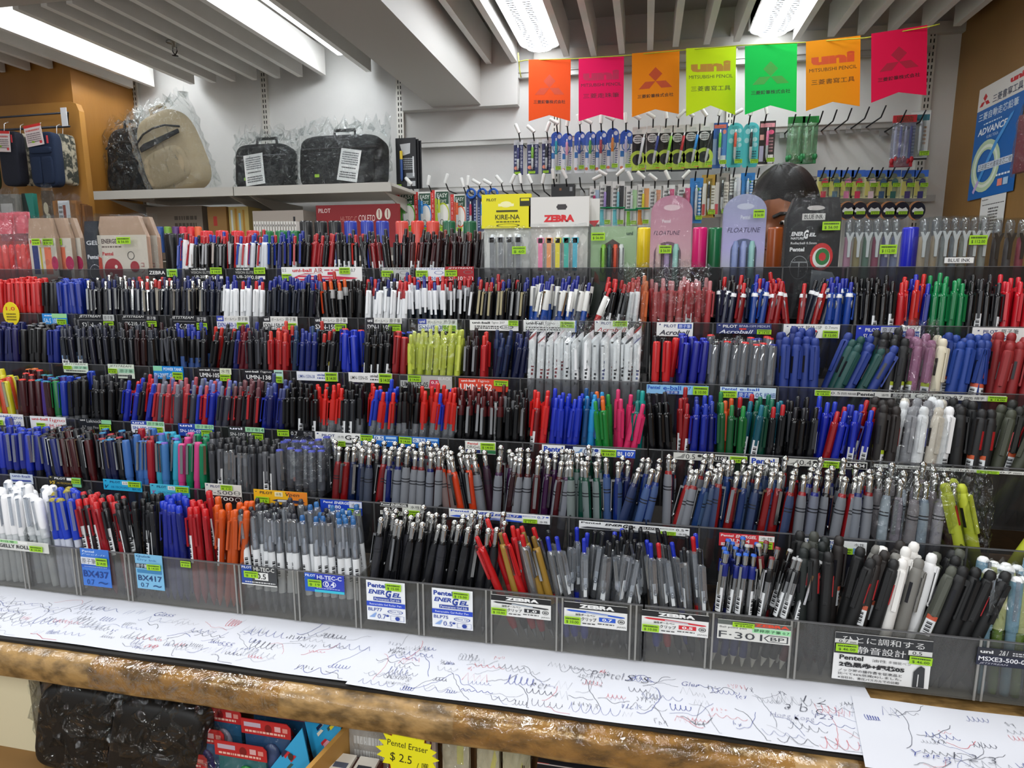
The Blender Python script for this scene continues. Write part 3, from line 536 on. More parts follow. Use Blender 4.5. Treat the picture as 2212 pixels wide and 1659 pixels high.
# coloured caps + white card row in front of the tray box
for i, (px, cc) in enumerate([(325, '#2f8fa8'), (345, '#2c4f98'), (362, '#7aa83a'), (380, '#5a3a78'), (395, '#d8324a'), (412, '#e0383e'), (428, '#e86a3a')]):
    a = atY(px, 492, 2.2); t = MB(); t.lathe([(.013, -.1), (.013, 0), (.011, .004), (0, .004)], M(cc, .4), 10); o = t.build('ink_bottle', None, (a.x, 2.2, a.z)); tag(o, '%s capped ink bottle below the left shelf' % ['teal', 'blue', 'green', 'purple', 'pink', 'red', 'orange'][i], 'bottle', 'coloured ink bottles')
for i in range(16):
    a = atY(549+i*5.9, 478, 2.1); t = MB(); t.box(-.0035, 0, -.09, .0035, .05, 0, M('#dcd8d2', .6)); ops_draw(t, [('r', .3, .12, .7, .2, '#2a2a2c'), ('r', .3, .4, .7, .8, '#8a3030')], .007, .09, 0, Matrix.Translation((-.0035, 0, -.09)))
    o = t.build('refill_sleeve', None, (a.x, 2.1, a.z)); tag(o, 'narrow white refill sleeve in front of the tray box, %s from left' % ORD[i], 'refill', 'white refill sleeves')
a0 = atY(315, 492, 2.2); a1 = atY(660, 492, 2.1); t = MB(); t.box(a0.x-.03, 2.08, a0.z-.125, a1.x+.02, 2.24, a0.z-.1, M('#5a4a3c', .6)); t.box(a0.x, 2.1, 0, a0.x+.03, 2.22, a0.z-.125, M('#5a4a3c', .6)); t.box(a1.x-.03, 2.1, 0, a1.x, 2.22, a0.z-.125, M('#5a4a3c', .6)); o = t.build('stock_table', None); tag(o, 'narrow brown stock table behind the pen display', 'table')
# ------------------------------------------------------------ pennants on a string
P0 = Vector((-.475, 2.46, 2.232)); P1 = atY(2035, 50, 2.13)
str_pts = [atY(*p, Y) for p, Y in [((1121, 133), 2.46), ((1135, 130), 2.45), ((1240, 127), 2.42), ((1365, 119), 2.37), ((1480, 108), 2.33), ((1600, 98), 2.28), ((1735, 92), 2.23), ((1870, 82), 2.18), ((2010, 57), 2.13), ((2030, 52), 2.12)]]
t = MB(); t.tube(str_pts, .0016, M('#c9cf3c', .6)); a = atY(1121, 133, 2.46); t.tube([a, a+Vector((.003, 0, -.03)), a+Vector((.008, 0, -.055))], .0022, M('#d6dc5a', .6)); t.tube([a, a+Vector((-.003, 0, .03))], .0022, M('#d6dc5a', .6))
o = t.build('bunting_string'); tag(o, 'thin yellow string holding the row of fluorescent pennants', 'string')
def diamond(cx, cy, s, col):
    """three rhombi meeting at a centre"""
    k = .62
    return [('p', [(cx, cy-s), (cx+s*.48, cy-s*.5), (cx, cy), (cx-s*.48, cy-s*.5)], col),
            ('p', [(cx, cy), (cx+s*.72, cy), (cx+s*1.18, cy+s*.5), (cx+s*.42, cy+s*.5)], col),
            ('p', [(cx, cy), (cx-s*.72, cy), (cx-s*1.18, cy+s*.5), (cx-s*.42, cy+s*.5)], col)]
def pennant(x0, x1, yt0, yt1, yb0, yb1, notch, Y, col, ops, label, tz=0):
    a = atY(x0, yt0, Y); b1 = atY(x1, yt1, Y); c = atY(x0, yb0, Y); d = atY(x1, yb1, Y); W = b1.x-a.x; H = ((a.z-c.z)+(b1.z-d.z))/2
    r = empty('pennant', (c.x, Y, c.z), (0, 0, tz)); sl = (b1.z-a.z)/W; sh = (a.x-c.x)/H
    T = Matrix(((1, 0, sh, 0), (0, 1, 0, 0), (sl, 0, 1, 0), (0, 0, 0, 1)))
    nz = (notch)*H; m = M(col, .6, 0, 0, .2); t = MB()
    # slightly bowed sheet
    n = 12; vs = []; fs = []
    for s in (0, .0007):
        for j in range(n+1):
            u = j/n; bow = .006*math.sin(PI*u); zb = nz*(1-abs(2*u-1))
            vs += [(W*u, -bow*.0+s, zb), (W*u, s, H)]
    m2 = 2*(n+1)
    for j in range(n): fs += [(2*j, 2*j+2, 2*j+3, 2*j+1), (m2+2*j, m2+2*j+1, m2+2*j+3, m2+2*j+2)]
    t.add(vs, fs, m, False, T); ops_draw(t, ops, W, H, 0.0, T); t.build('printed_sheet', r)
    tag(r, label, 'pennant', 'fluorescent pennants on the string')
JC = '三菱鉛筆株式会社'
def P_dia(dark, ink): return diamond(.5, .38, .0, dark)
def dia_ops(dc, ink, wr=.73):
    o = []
    for k in diamond(.0, .0, 1, dc): o.append(('p', [(.5+x*.30, .46+y*.30*wr+(.0)) for x, y in k[1]], dc))
    return o+[('t', .12, .655, .88, .715, JC, ink, .012)]
def uni_ops(uc, ink, s2): return [('t', .10, .20, .90, .355, 'uni', uc, .06), ('t', .06, .40, .94, .45, 'MITSUBISHI PENCIL', ink, .0), ('t', .10, .56, .90, .635, s2, ink, .0)]
pennant(1142, 1233, 130, 128, 262, 264, .10, 2.44, '#ff5a1e', dia_ops('#e2481a', '#3a1208'), 'orange red pennant with tonal three diamond emblem at the left end')
pennant(1250, 1348, 126, 121, 262, 257, .10, 2.40, '#ff1464', uni_ops('#d20f52', '#3a0a1c', '三菱走珠筆'), 'hot pink pennant with lettering, second in the row')
pennant(1365, 1468, 117, 108, 253, 249, .10, 2.36, '#ff9210', dia_ops('#d24a0c', '#3a1a04'), 'orange pennant with dark orange three diamond emblem, third in the row')
pennant(1482, 1590, 107, 102, 251, 253, .15, 2.32, '#d8f512', uni_ops('#c8901c', '#2c3a06', '三菱書寫工具'), 'yellow pennant with orange lettering, fourth in the row')
pennant(1609, 1722, 101, 93, 248, 245, .12, 2.26, '#14dc5a', dia_ops('#3cb43a', '#06381a'), 'green pennant with tonal three diamond emblem, fifth in the row')
pennant(1741, 1859, 91, 78, 240, 232, .10, 2.21, '#ffa212', uni_ops('#e8581c', '#3a1e04', '三菱書寫工具'), 'amber pennant with red lettering, sixth in the row')
pennant(1882, 2003, 76, 57, 222, 212, .10, 2.15, '#f51450', dia_ops('#c0143c', '#3c0814'), 'crimson pink pennant with emblem at the right end')
# ------------------------------------------------------------ poster on the right wall
def poster():
    a = atX(2118, 195, 1.139); b1 = atX(2212, 136, 1.139); c = atX(2093, 428, 1.139); Wd = .30; H = a.z-c.z+.01
    r = empty('wall_poster', (1.138, a.y, a.z-H), (0, 0, -PI/2)); t = MB(); t.box(0, -.0008, 0, Wd, 0, H, M('#0f62b0', .35))
    o = [('r', 0, 0, 1, .20, '#dcd8d2')]
    for k in diamond(0, 0, 1, '#c8242c'): o.append(('p', [(.16+x*.10, .13+y*.07) for x, y in k[1]], '#c8242c'))
    o += [('t', .68, .035, .95, .085, 'uni', '#c8242c', .06), ('t', .34, .11, .95, .18, '三菱書寫工具', '#3a4258', .01), ('t', .06, .23, .9, .30, '三菱自動走芯鉛筆', '#d6e4f2', .01),
          ('t', .08, .37, .72, .43, 'ADVANCE', '#e6eef6', .03, .15), ('d', .2, .33, .6, .35, '#cfe0f0', 1), ('t', .30, .45, .55, .475, 'KURU TOGA', '#cfe0f0'),
          ('o', .34, .72, .32, .23, '#b9cfae', .62), ('o', .34, .72, .27, .19, '#dfe8d8', .86), ('p', [(.10, .93), (.14, .95), (.56, .55), (.82, .36), (.84, .33), (.78, .345), (.5, .53)], '#4a98dc'),
          ('p', [(.10, .93), (.14, .95), (.24, .85), (.2, .83)], '#c0a8d8'), ('r', .18, .695, .92, .755, '#cfd8e4'), ('t', .2, .70, .9, .75, '已送第三代書寫走芯二號', '#223', .0), ('r', .66, .87, .76, .93, '#e88a7a'), ('r', .78, .87, .88, .93, '#a8c8e6'), ('d', .62, .82, .92, .85, '#dfeaf6', 1)]
    ops_draw(t, o, Wd, H, .0008); t.build('printed_sheet', r); tag(r, 'blue and white pencil poster on the brown right hand wall', 'poster')
    a = atX(2120, 425, 1.139); r = empty('notice_sheet', (1.138, a.y-.005, a.z-.13), (.0, 0, -PI/2)); t = MB(); t.box(0, -.0006, 0, .16, 0, .125, M('#dcdcda', .5))
    ops_draw(t, [('d', .05, .06, .3, .1, '#444', 1), ('d', .08, .2, .95, .24, '#444', 1), ('d', .35, .3, .75, .95, '#555', 8), ('r', .05, .7, .16, .85, '#5a9a80')], .16, .125, .0006); t.build('paper', r); tag(r, 'white printed list taped below the blue poster', 'notice')
    q = atX(2203, 300, 1.10); r = empty('hanging_pouch', (1.12, q.y+.02, q.z-.10), (0, 0, -PI/2)); t = MB(); t.box(0, -.02, 0, .12, .0, .17, M('#8a3a44', .5)); t.build('contents', r); film_over(r, -.01, .13, -.035, .01, -.01, .2, 33, .02, nx=8, nz=8); tag(r, 'dark pink item in clear plastic hanging at the right edge beside the poster', 'pouch')
poster()
# ============================================================ LEFT CABINET AND HANGING BAGS
Y = 2.50
a = atY(168, 218, Y); t = MB(); x1 = a.x; z1 = a.z
pts = [(-3.55, .9), (x1+.10, .9), (x1+.10, 1.2), (x1, z1-.04), (x1-.012, z1-.01), (x1-.04, z1), (-3.55, z1)]
pts = [(-3.55, .9), (x1+.012, .9), (x1, z1-.04), (x1-.012, z1-.01), (x1-.04, z1), (-3.55, z1)]
t.prism(pts, Y, 2.528, noisy('cabinet_ply', '#a4702c', '#bd8740', 3, (1, 1, .3), .4, .0005, bscale=60)); o = t.build('cupboard'); tag(o, 'honey coloured wooden panel with rounded corner behind the navy pouches', 'panel')
Yr = 2.44; a = atY(-30, 256, Yr); c = atY(147, 243, Yr); e = atY(147, 273, Yr); t = MB()
t.tube([(a.x, Yr, a.z), (c.x, Yr, c.z)], .004, M('#2c2e38', .4)); t.tube([(a.x, Yr, e.z), (c.x, Yr, e.z)], .005, M('#2c2e38', .4)); t.tube([(c.x, Yr, c.z), (e.x, Yr, e.z)], .003, M('#2c2e38', .4))
o = t.build('hanging_rack'); tag(o, 'dark wire frame on the wooden panel holding the navy pouches', 'rack')
t = MB(); t.box(0, -.002, 0, .03, 0, .075, M('#e8e8ea', .3)); o = t.build('white_tape', None, (c.x-.03, Yr-.006, e.z)); tag(o, 'white tape strip on the end of the dark wire frame', 'tape')
def fabric_pouch(px0, y0, px1, y1, Y, col, label, tagcard=None, camo=False, pockets=False):
    a = atY(px0, y0, Y); c = atY(px1, y1, Y); W = c.x-a.x; H = a.z-c.z; r = empty('fabric_pouch', (a.x, Y, c.z)); t = MB()
    m = noisy('camo', '#3a3d36', '#b5ad98', 40, rough=.8, lo=.45, hi=.55) if camo else noisy('cloth'+col, col, col, 100, rough=.9, bump=.001, bscale=300)
    t.ellipsoid((W/2, 0, H/2), (W/2, .025, H/2), m, 24, 12, None, .3); t.build('body', r)
    if pockets:
        for (u0, v0, u1, v1) in ((.12, .05, .5, .55), (.52, .05, .92, .55), (.1, .6, .92, .72)):
            t = MB(); t.ellipsoid(((u0+u1)/2*W, -.024, (v0+v1)/2*H), ((u1-u0)/2*W, .008, (v1-v0)/2*H), m, 16, 8, None, .35); t.build('pocket', r)
    if not camo:
        t = MB(); t.box(W*.78, -.0265, H*.78, W*.84, -.025, H*.92, M('#e0444c', .5)); t.build('red_side_label', r)
    if tagcard:
        ta = atY(tagcard[0], tagcard[1], Y); tc = atY(tagcard[2], tagcard[3], Y); w2 = tc.x-ta.x; h2 = ta.z-tc.z
        t = MB(); t.box(0, -.001, 0, w2, 0, h2, M('#ecdcda', .5)); ops_draw(t, [('r', 0, 0, 1, .13, '#e5342f'), ('d', .08, .2, .9, .34, '#d8625c', 1), ('d', .08, .38, .9, .85, '#7a6a6c', 5), ('e', .84, .86, .08, .07, '#e0444c')], w2, h2, .001)
        o = t.build('swing_tag', r); o.location = (ta.x-a.x, -.032, tc.z-c.z); o.rotation_euler = (0, tagcard[4], 0)
        sticker(r, ta.x-a.x+w2*.3, tc.z-c.z+h2*.2, w2*.16, h2*.08, '$ 59 ', -.034)
    t = MB(); t.tube([(W*.4, -.02, H-.01), (W*.4, -.015, H+.03), (W*.45, 0, H+.04)], .0015, M('#d8d8d8', .3, .5)); t.build('hanging_loop', r)
    tag(r, label, 'pouch'); return r
fabric_pouch(-60, 284, -2, 410, 2.40, '#3a4a30', 'green fabric pouch at the extreme left edge of the frame')
fabric_pouch(52, 289, 68, 402, 2.41, '#888', 'camouflage pouch edge between the two navy pouches', None, True)
fabric_pouch(124, 290, 153, 398, 2.43, '#888', 'camouflage pouch hanging behind the right navy pouch', None, True)
fabric_pouch(138, 292, 164, 401, 2.46, '#888', 'rearmost camouflage pouch by the cabinet edge', None, True)
fabric_pouch(2, 286, 57, 402, 2.38, '#20222e', 'dark navy fabric pouch with white swing tag, left of the pair', (1, 286, 39, 329, .06))
fabric_pouch(66, 288, 136, 404, 2.38, '#1b2a45', 'navy multi pocket pouch with white swing tag, right of the pair', (70, 276, 112, 320, -.12), False, True)
# stock below the pouches
def slab(name, px, Y, D, col, ops, label, cat, film=False, tilt=0, grp=None):
    a = atY(px[0], px[1], Y); c = atY(px[2], px[3], Y); W = c.x-a.x; H = a.z-c.z; r = empty(name, (a.x, Y, c.z), (tilt, 0, 0)); t = MB(); t.box(0, 0, 0, W, D, H, M(col, .5)); ops_draw(t, ops, W, H, 0); t.build('carton', r)
    if film: film_over(r, -.006, W+.006, -.008, D+.006, 0, H+.02, int(px[0])+7, .03, nx=10, nz=10)
    tag(r, label, cat, grp); return r
slab('plastic_pack', (-10, 420, 45, 520), 2.30, .03, '#8e8a84', [('r', .2, .2, .8, .6, '#d8d4d2'), ('d', .2, .65, .8, .8, '#555', 2)], 'grey pack in clear film below the dark navy pouch', 'pack', True)
slab('plastic_pack', (46, 418, 82, 520), 2.32, .02, '#2f8a7c', [('p', [(0, 0), (.3, 0), (.9, 1), (0, 1)], '#23302c')], 'teal pack standing under the left navy pouch', 'pack')
slab('plastic_pack', (88, 412, 118, 520), 2.31, .02, '#5a4a38', [('e', .4, .35, .3, .12, '#d8ccb0'), ('e', .6, .55, .3, .1, '#d8ccb0')], 'brown pack with cream shapes under the right navy pouch', 'pack', True)
slab('plastic_pack', (113, 434, 174, 530), 2.28, .03, '#9a6a3c', [('r', .22, .0, .72, .6, '#dfe2e8'), ('r', .42, .1, .54, .5, '#9a4a38'), ('d', .25, .1, .4, .5, '#666', 4)], 'tan boxed pack with white card beside the brown wood edge', 'pack', True)
for i in range(3): slab('plastic_pack', (176+i*5, 440+i*2, 181+i*5, 530), 2.30, .03, ['#7a5230', '#8a5e36', '#6a4628'][i], [], 'thin brown carton edge beside the tan boxed pack, %s from left' % ORD[i], 'pack', False, 0, 'thin brown carton edges')
a = atY(-80, 520, 2.27); c = atY(195, 520, 2.27); t = MB(); t.box(a.x, 2.25, a.z-.02-.03, c.x, 2.49, a.z-.03, WOODM); t.box(a.x, 2.25, 0, a.x+.03, 2.49, a.z-.05, WOODM); t.box(c.x-.03, 2.25, 0, c.x, 2.49, a.z-.05, WOODM); o = t.build('side_table'); tag(o, 'wooden ledge under the packs at the far left', 'table')
# ============================================================ PERSON
def person():
    r = empty('person', (.345, 1.90, 0)); b = MB()
    # head local: centre at origin, faces -Y; then turned
    HM = Matrix.Translation((0, -.085, 1.617)) @ Matrix.Rotation(math.radians(-34), 4, 'Z') @ Matrix.Rotation(math.radians(24), 4, 'X')
    skin = noisy('skin', '#7d4a30', '#8d583a', 30, rough=.45)
    def skull(v):
        x, y, z = v
        if z < 0: x *= 1-.35*(-z/.12)**1.5*(1 if y < 0 else .5)*.8
        if y < 0 and z < -.02: y *= 1.0
        return Vector((x, y, z))
    me = bpy.data.meshes.new('b'); bm = bmesh.new()
    J = {}
    def v(n, p, ra): J[n] = (bm.verts.new(p), ra)
    v('pel', (0, .02, .95), .13); v('bel', (0, .0, 1.08), .125); v('che', (0, 0, 1.27), .14); v('nb', (0, .005, 1.41), .075); v('nk', (0, -.02, 1.49), .056); v('hd', (0, -.055, 1.56), .058)
    for s, n in ((-1, 'L'), (1, 'R')):
        v('sh'+n, (s*.17, 0, 1.365), .062); v('el'+n, (s*.235, -.02, 1.10), .043); v('wr'+n, (s*.19, -.2, .96), .029); v('ha'+n, (s*.18, -.26, .945), .033)
        v('hi'+n, (s*.10, .02, .88), .095); v('kn'+n, (s*.11, .0, .48), .06); v('an'+n, (s*.11, .03, .09), .042); v('to'+n, (s*.12, -.12, .035), .036)
    E = [('pel', 'bel'), ('bel', 'che'), ('che', 'nb'), ('nb', 'nk'), ('nk', 'hd')]
    for n in 'LR': E += [('che', 'sh'+n), ('sh'+n, 'el'+n), ('el'+n, 'wr'+n), ('wr'+n, 'ha'+n), ('pel', 'hi'+n), ('hi'+n, 'kn'+n), ('kn'+n, 'an'+n), ('an'+n, 'to'+n)]
    for s, n in ((-1, 'L'), (1, 'R')):
        for k in range(5):
            if k < 4:
                q = [(s*.18+(k-1.5)*.018, -.295-.004*(k in (1, 2)), .948), (s*.18+(k-1.5)*.021, -.33-.006*(k in (1, 2)), .942), (s*.18+(k-1.5)*.021, -.352-.008*(k in (1, 2)), .928)]
            else: q = [(s*.18-s*.028, -.262, .94), (s*.18-s*.05, -.283, .935), (s*.18-s*.056, -.305, .93)]
            pr = 'ha'+n
            for i, p in enumerate(q): nm = 'f%s%d%d' % (n, k, i); v(nm, p, .0085-.001*i); E.append((pr, nm)); pr = nm
    for x, y in E: bm.edges.new((J[x][0], J[y][0]))
    names = list(J); bm.verts.index_update(); bm.to_mesh(me); bm.free()
    ob = bpy.data.objects.new('b', me); COL.objects.link(ob)
    sk = ob.modifiers.new('s', 'SKIN')
    for i, n in enumerate(names): me.skin_vertices[0].data[i].radius = (J[n][1], J[n][1]*(.72 if n in ('pel', 'bel', 'che', 'nb') else 1))
    me.skin_vertices[0].data[0].use_root = True
    ob.modifiers.new('u', 'SUBSURF').levels = 2
    dg = bpy.context.evaluated_depsgraph_get(); bmesh_me = bpy.data.meshes.new_from_object(ob.evaluated_get(dg)); bpy.data.objects.remove(ob)
    b.add([q.co for q in bmesh_me.vertices], [tuple(p.vertices) for p in bmesh_me.polygons], skin, True)
    h = MB(); h.ellipsoid((0, 0, 0), (.078, .096, .116), skin, 28, 20, None, 1.0, skull)
    h.ellipsoid((0, -.094, -.022), (.014, .02, .026), skin, 12, 8); h.ellipsoid((0, -.098, -.036), (.018, .012, .010), skin, 12, 8)
    h.ellipsoid((0, -.070, -.085), (.030, .022, .024), skin, 12, 8)
    for s in (-1, 1): h.ellipsoid((s*.076, .008, -.015), (.010, .02, .032), skin, 10, 8); h.ellipsoid((s*.032, -.080, .018), (.026, .012, .008), skin, 10, 6)
    h.tube([(-.018, -.0945, -.060), (0, -.098, -.058), (.018, -.0945, -.060)], .006, skin)
    b.merge(h, HM); tmp = bpy.data.objects.new('b', b.mesh('b')); COL.objects.link(tmp)
    rm = tmp.modifiers.new('r', 'REMESH'); rm.mode = 'VOXEL'; rm.voxel_size = .007; rm.use_smooth_shade = True
    sm = tmp.modifiers.new('m', 'SMOOTH'); sm.iterations = 3
    dg = bpy.context.evaluated_depsgraph_get(); fm = bpy.data.meshes.new_from_object(tmp.evaluated_get(dg)); bpy.data.objects.remove(tmp)
    fm.materials.clear(); fm.materials.append(skin); o = bpy.data.objects.new('body', fm); COL.objects.link(o); o.parent = r
    hairm = noisy('hair', '#060505', '#0e0b0a', 90, (1, 1, 6), .42, .0015, bscale=260)
    t = MB(); rnd = random.Random(2); vs = []; fs = []; n = 48; mrows = 26
    for i in range(mrows+1):
        for j in range(n):
            a = 2*PI*j/n; front = max(0, -math.sin(a)); side = abs(math.cos(a))
            tmax = 1.70+.70*math.sin(a)+.035*math.sin(7*a)+.02*math.sin(17*a); th = tmax*i/mrows
            x = math.sin(th)*math.cos(a); y = math.sin(th)*math.sin(a); z = math.cos(th); e = 1.0
            rr = 1.015+.055*(1-(i/mrows)**5)+.012*math.sin(a*9+th*5)*(i > 1)
            part = -.006*math.exp(-((x-.35)/.06)**2)
            sg = lambda q: q; p = Vector((.079*rr*sg(x), .098*rr*sg(y)+.003, (.114*rr+part)*sg(z))); vs.append(skull(p))
    for i in range(mrows):
        for j in range(n): fs.append((i*n+j, (i+1)*n+j, (i+1)*n+(j+1) % n, i*n+(j+1) % n))
    t.add(vs, fs, hairm, True, HM); t.build('hair', r)
    for s in (-1, 1):
        t = MB(); t.ellipsoid((s*.031, -.083, .002), (.012, .008, .007), M('#e8e0d8', .2), 12, 8, HM); t.ellipsoid((s*.031, -.090, .002), (.005, .003, .005), M('#120c0a', .1), 10, 6, HM); t.build('eye', r)
        t = MB(); t.tube([(s*.014, -.0945, .020), (s*.032, -.092, .027), (s*.052, -.078, .020)], .0045, hairm, 6, HM); t.build('eyebrow', r)
    t = MB(); t.tube([(-.022, -.0985, -.060), (0, -.104, -.058), (.022, -.0985, -.060)], .004, M('#6e3a30', .4), 6, HM); t.build('lips', r)
    # shirt and trousers follow the body
    def cloth(nm, z0, z1, k, col, pred):
        vs = []; fs = []; mp = {}
        for p in fm.polygons:
            if all(z0 < fm.vertices[i].co.z < z1 and pred(fm.vertices[i].co) for i in p.vertices):
                for i in p.vertices:
                    if i not in mp: mp[i] = len(vs); vs.append(fm.vertices[i].co+fm.vertices[i].normal*k)
                fs.append(tuple(mp[i] for i in p.vertices))
        q = MB(); q.add(vs, fs, M(col, .85), True); q.build(nm, r)
    cloth('shirt', .86, 1.43, .009, '#3c4452', lambda c: c.y > -.11)
    cloth('trousers', .11, .90, .007, '#25272d', lambda c: c.y > -.11)
    for s in (-1, 1):
        t = MB(); t.ellipsoid((s*.115, -.05, .045), (.048, .125, .05), M('#1b1b1d', .5), 14, 8, None, .8, lambda v: Vector((v.x, v.y, max(0, v.z)))); t.build('shoe', r)
    tag(r, 'person with short dark hair bending behind the pen display, face lowered', 'person')
person()
# ============================================================ COUNTER
X0, X1 = -1.75, 1.135; ZC = .979
WC = noisy('taped_wood', '#5e4828', '#a98652', 55, (.6, 1, 1), .38, .0025, 12, 0.6, .36, .58, 60)
t = MB(); prof = [(1.20, ZC-.04), (.606, ZC-.04), (.600, ZC-.034), (.600, ZC-.012), (.603, ZC-.005), (.610, ZC-.001), (.617, ZC), (1.20, ZC)]
n = len(prof); K = 60; vs = []; rnd = random.Random(4)
for i in range(K+1):
    x = X0+(X1-X0)*i/K; q = rnd.uniform(-.0012, .0012)
    for j, (y, z) in enumerate(prof): vs.append((x, y+(q if 0 < j < 6 else 0), z+(rnd.uniform(-.0008, .0004) if 3 < j < 6 else 0)))
fs = [(i*n+j, (i+1)*n+j, (i+1)*n+(j+1) % n, i*n+(j+1) % n) for i in range(K) for j in range(n)]+[tuple(range(n)), tuple(K*n+j for j in range(n-1, -1, -1))]
t.add(vs, fs, WC, True); ctr = empty('counter', (0, .9, 0)); ct = t.build('counter_top', ctr, (0, -.9, 0))
for xx0, xx1 in ((-.19, .16), (.22, .60), (-.66, -.40)):
    t = MB(); pf = [(.632, ZC+.0006), (.615, ZC+.0004), (.606, ZC-.0015), (.600, ZC-.007), (.5985, ZC-.016), (.598, ZC-.030)]; vs = []; nn = 14
    for i in range(nn+1):
        for y, z in pf: vs.append((xx0+(xx1-xx0)*i/nn, y-rnd.uniform(.0002, .0010), z+rnd.uniform(.0001, .0007)))
    t.add(vs, [(i*6+j, (i+1)*6+j, (i+1)*6+j+1, i*6+j+1) for i in range(nn) for j in range(5)], clear('tape', '#efe4cc', .05, .10, .004, 45, .5), True); t.build('clear_tape', ct)
tag(ctr, 'long worn wooden counter top with clear tape over its rounded front edge', 'counter')
t = MB(); t.box(X0, .66, 0, X1, 1.18, ZC-.04, M('#6b4a26', .6)); o = t.build('counter_base', ctr, (0, -.9, 0))
t = MB(); t.box(X0, .6185, ZC+.0004, X1, .70, ZC+.0040, M('#1c1a18', .7)); o = t.build('black_mat'); tag(o, 'thin black board lying under the test paper', 'mat')
# test paper with handwriting
INK = ['#4c4e58', '#5c5e68', '#4e5060', '#44509a', '#5a649a', '#cc5a64', '#8a8c94', '#9a9ca4']
def paper(x0, x1, y0, y1, seed, label, words, z=ZC+.0060, skew=0):
    r = random.Random(seed); t = MB(); n = 24; vs = []; dz = lambda x, y: z+.0008*math.sin(x*31+seed)+.0006*math.sin(y*60+x*9)
    W = x1-x0
    for i in range(n+1):
        for j in range(7):
            x = x0+W*i/n; y = y0+(y1-y0)*j/6; vs.append((x+skew*(j/6-.5)*(1 if i in (0, n) else 1), y, dz(x, y)))
    t.add(vs, [(i*7+j, (i+1)*7+j, (i+1)*7+j+1, i*7+j+1) for i in range(n) for j in range(6)], M('#d6d8e0', .6), True)
    def stroke(pts, wd, col):
        m = M(col, .7); vs = []; fs = []
        for i, p in enumerate(pts):
            q = pts[min(i+1, len(pts)-1)]; o = pts[max(i-1, 0)]; d = Vector((q[0]-o[0], q[1]-o[1])); d = d.normalized() if d.length > 0 else Vector((1, 0)); nx, ny = -d.y*wd, d.x*wd
            for s in (-1, 1): vs.append((p[0]+s*nx, p[1]+s*ny, dz(*p)+.0005))
        for i in range(len(pts)-1): fs.append((2*i, 2*i+2, 2*i+3, 2*i+1))
        t.add(vs, fs, m)
    N = int(W/.0038)
    for k in range(N):
        cx = r.uniform(x0+.01, x1-.03); cy = y0+.008+(min(y1, .722)-y0-.02)*r.random()**1.1; col = r.choice(INK); kind = r.random(); wd = r.uniform(.00014, .00028); sc = r.uniform(.6, 1.4); pts = []
        if kind < .45:     # cursive squiggle
            L = r.uniform(.014, .048)*sc; A = r.uniform(.0010, .0032)*sc; f = r.uniform(2, 6); ph = r.random()*6
            for i in range(int(f*8)): u = i/(f*8); pts.append((cx+L*u+A*.5*math.cos(u*f*2*PI+ph), cy+2.3*A*math.sin(u*f*2*PI+ph)*(1-.4*u)+r.uniform(-.0003, .0003)))
        elif kind < .75:   # long wandering line
            a = r.uniform(-.4, .4); x, y = cx, cy
            for i in range(12): pts.append((x, y)); x += .0035*sc*math.cos(a); y += .006*sc*math.sin(a); a += r.uniform(-.5, .5)
        elif kind < .90:   # tight characters
            x = cx
            for c in range(r.randint(2, 6)):
                for q in range(2): stroke([(x+r.uniform(0, .003), cy+r.uniform(-.0045, .0045)), (x+r.uniform(0, .004), cy+r.uniform(-.0045, .0045)), (x+r.uniform(0, .004), cy+r.uniform(-.005, .005))], wd, col)
                x += .0048
            continue
        else:              # zig zag
            for i in range(r.randint(4, 9)): pts.append((cx+i*.003*sc, cy+(.007 if i % 2 else -.004)*sc+r.uniform(-.001, .001)))
        pts = [(min(max(p[0], x0+.004), x1-.004), min(max(p[1], y0+.003), y1-.002)) for p in pts]; stroke(pts, wd, col)
    for (s, px, py, w_, h_, col, rot) in words:
        q = atZ(px, py, z); T = Matrix.Translation((q.x, q.y, dz(q.x, q.y)+.0009)) @ Matrix.Rotation(rot, 4, 'Z') @ Matrix.Rotation(-PI/2, 4, 'X')
        t.text(s, 0, 0, w_, h_, M(col, .7), 0, -.022, .3, T)
    o = t.build('test_paper'); tag(o, label, 'paper', 'joined test writing papers'); return o
qa = atZ(790, 1440, ZC).x; qb = atZ(1905, 1570, ZC).x
paper(-1.3, qa, .624, .80, 11, 'long white test paper covered in scribbles, left sheet', [('555', 470, 1395, .02, .008, '#34408a', 0), ('Glass', 330, 1330, .03, .010, '#34408a', .1)])
paper(qa-.004, qb, .618, .80, 12, 'long white test paper with big signatures and heart, middle sheet',
      [('Pentel', 1275, 1462, .040, .013, '#5c5e68', .05), ('Yang', 835, 1415, .022, .012, '#3c3e48', 0), ('testing', 833, 1467, .03, .010, '#3c3e48', 0), ('yearning', 828, 1478, .03, .008, '#6a6c74', 0), ('Glen', 1473, 1482, .020, .008, '#34408a', 0),
       ('1 2 3 4 .', 1735, 1515, .07, .012, '#4a4c58', -.05), ('a b c', 1695, 1530, .04, .014, '#4a4c58', -.05), ('Hong Kong', 1665, 1550, .045, .010, '#6a6c90', 0), ('123', 1760, 1550, .02, .008, '#6a6c90', 0), ('ner', 1145, 1487, .022, .009, '#5c5e68', 0), ('S S', 1350, 1470, .03, .012, '#3c3e48', 0)], ZC+.0064)
paper(qb-.030, X1-.01, .600, .712, 13, 'long white test paper with zigzag scribbles, right sheet', [('Yang', 1975, 1640, .035, .012, '#34408a', -.05), ('1 2 3', 2060, 1640, .04, .010, '#4a4c58', 0)], ZC+.0075, .02)
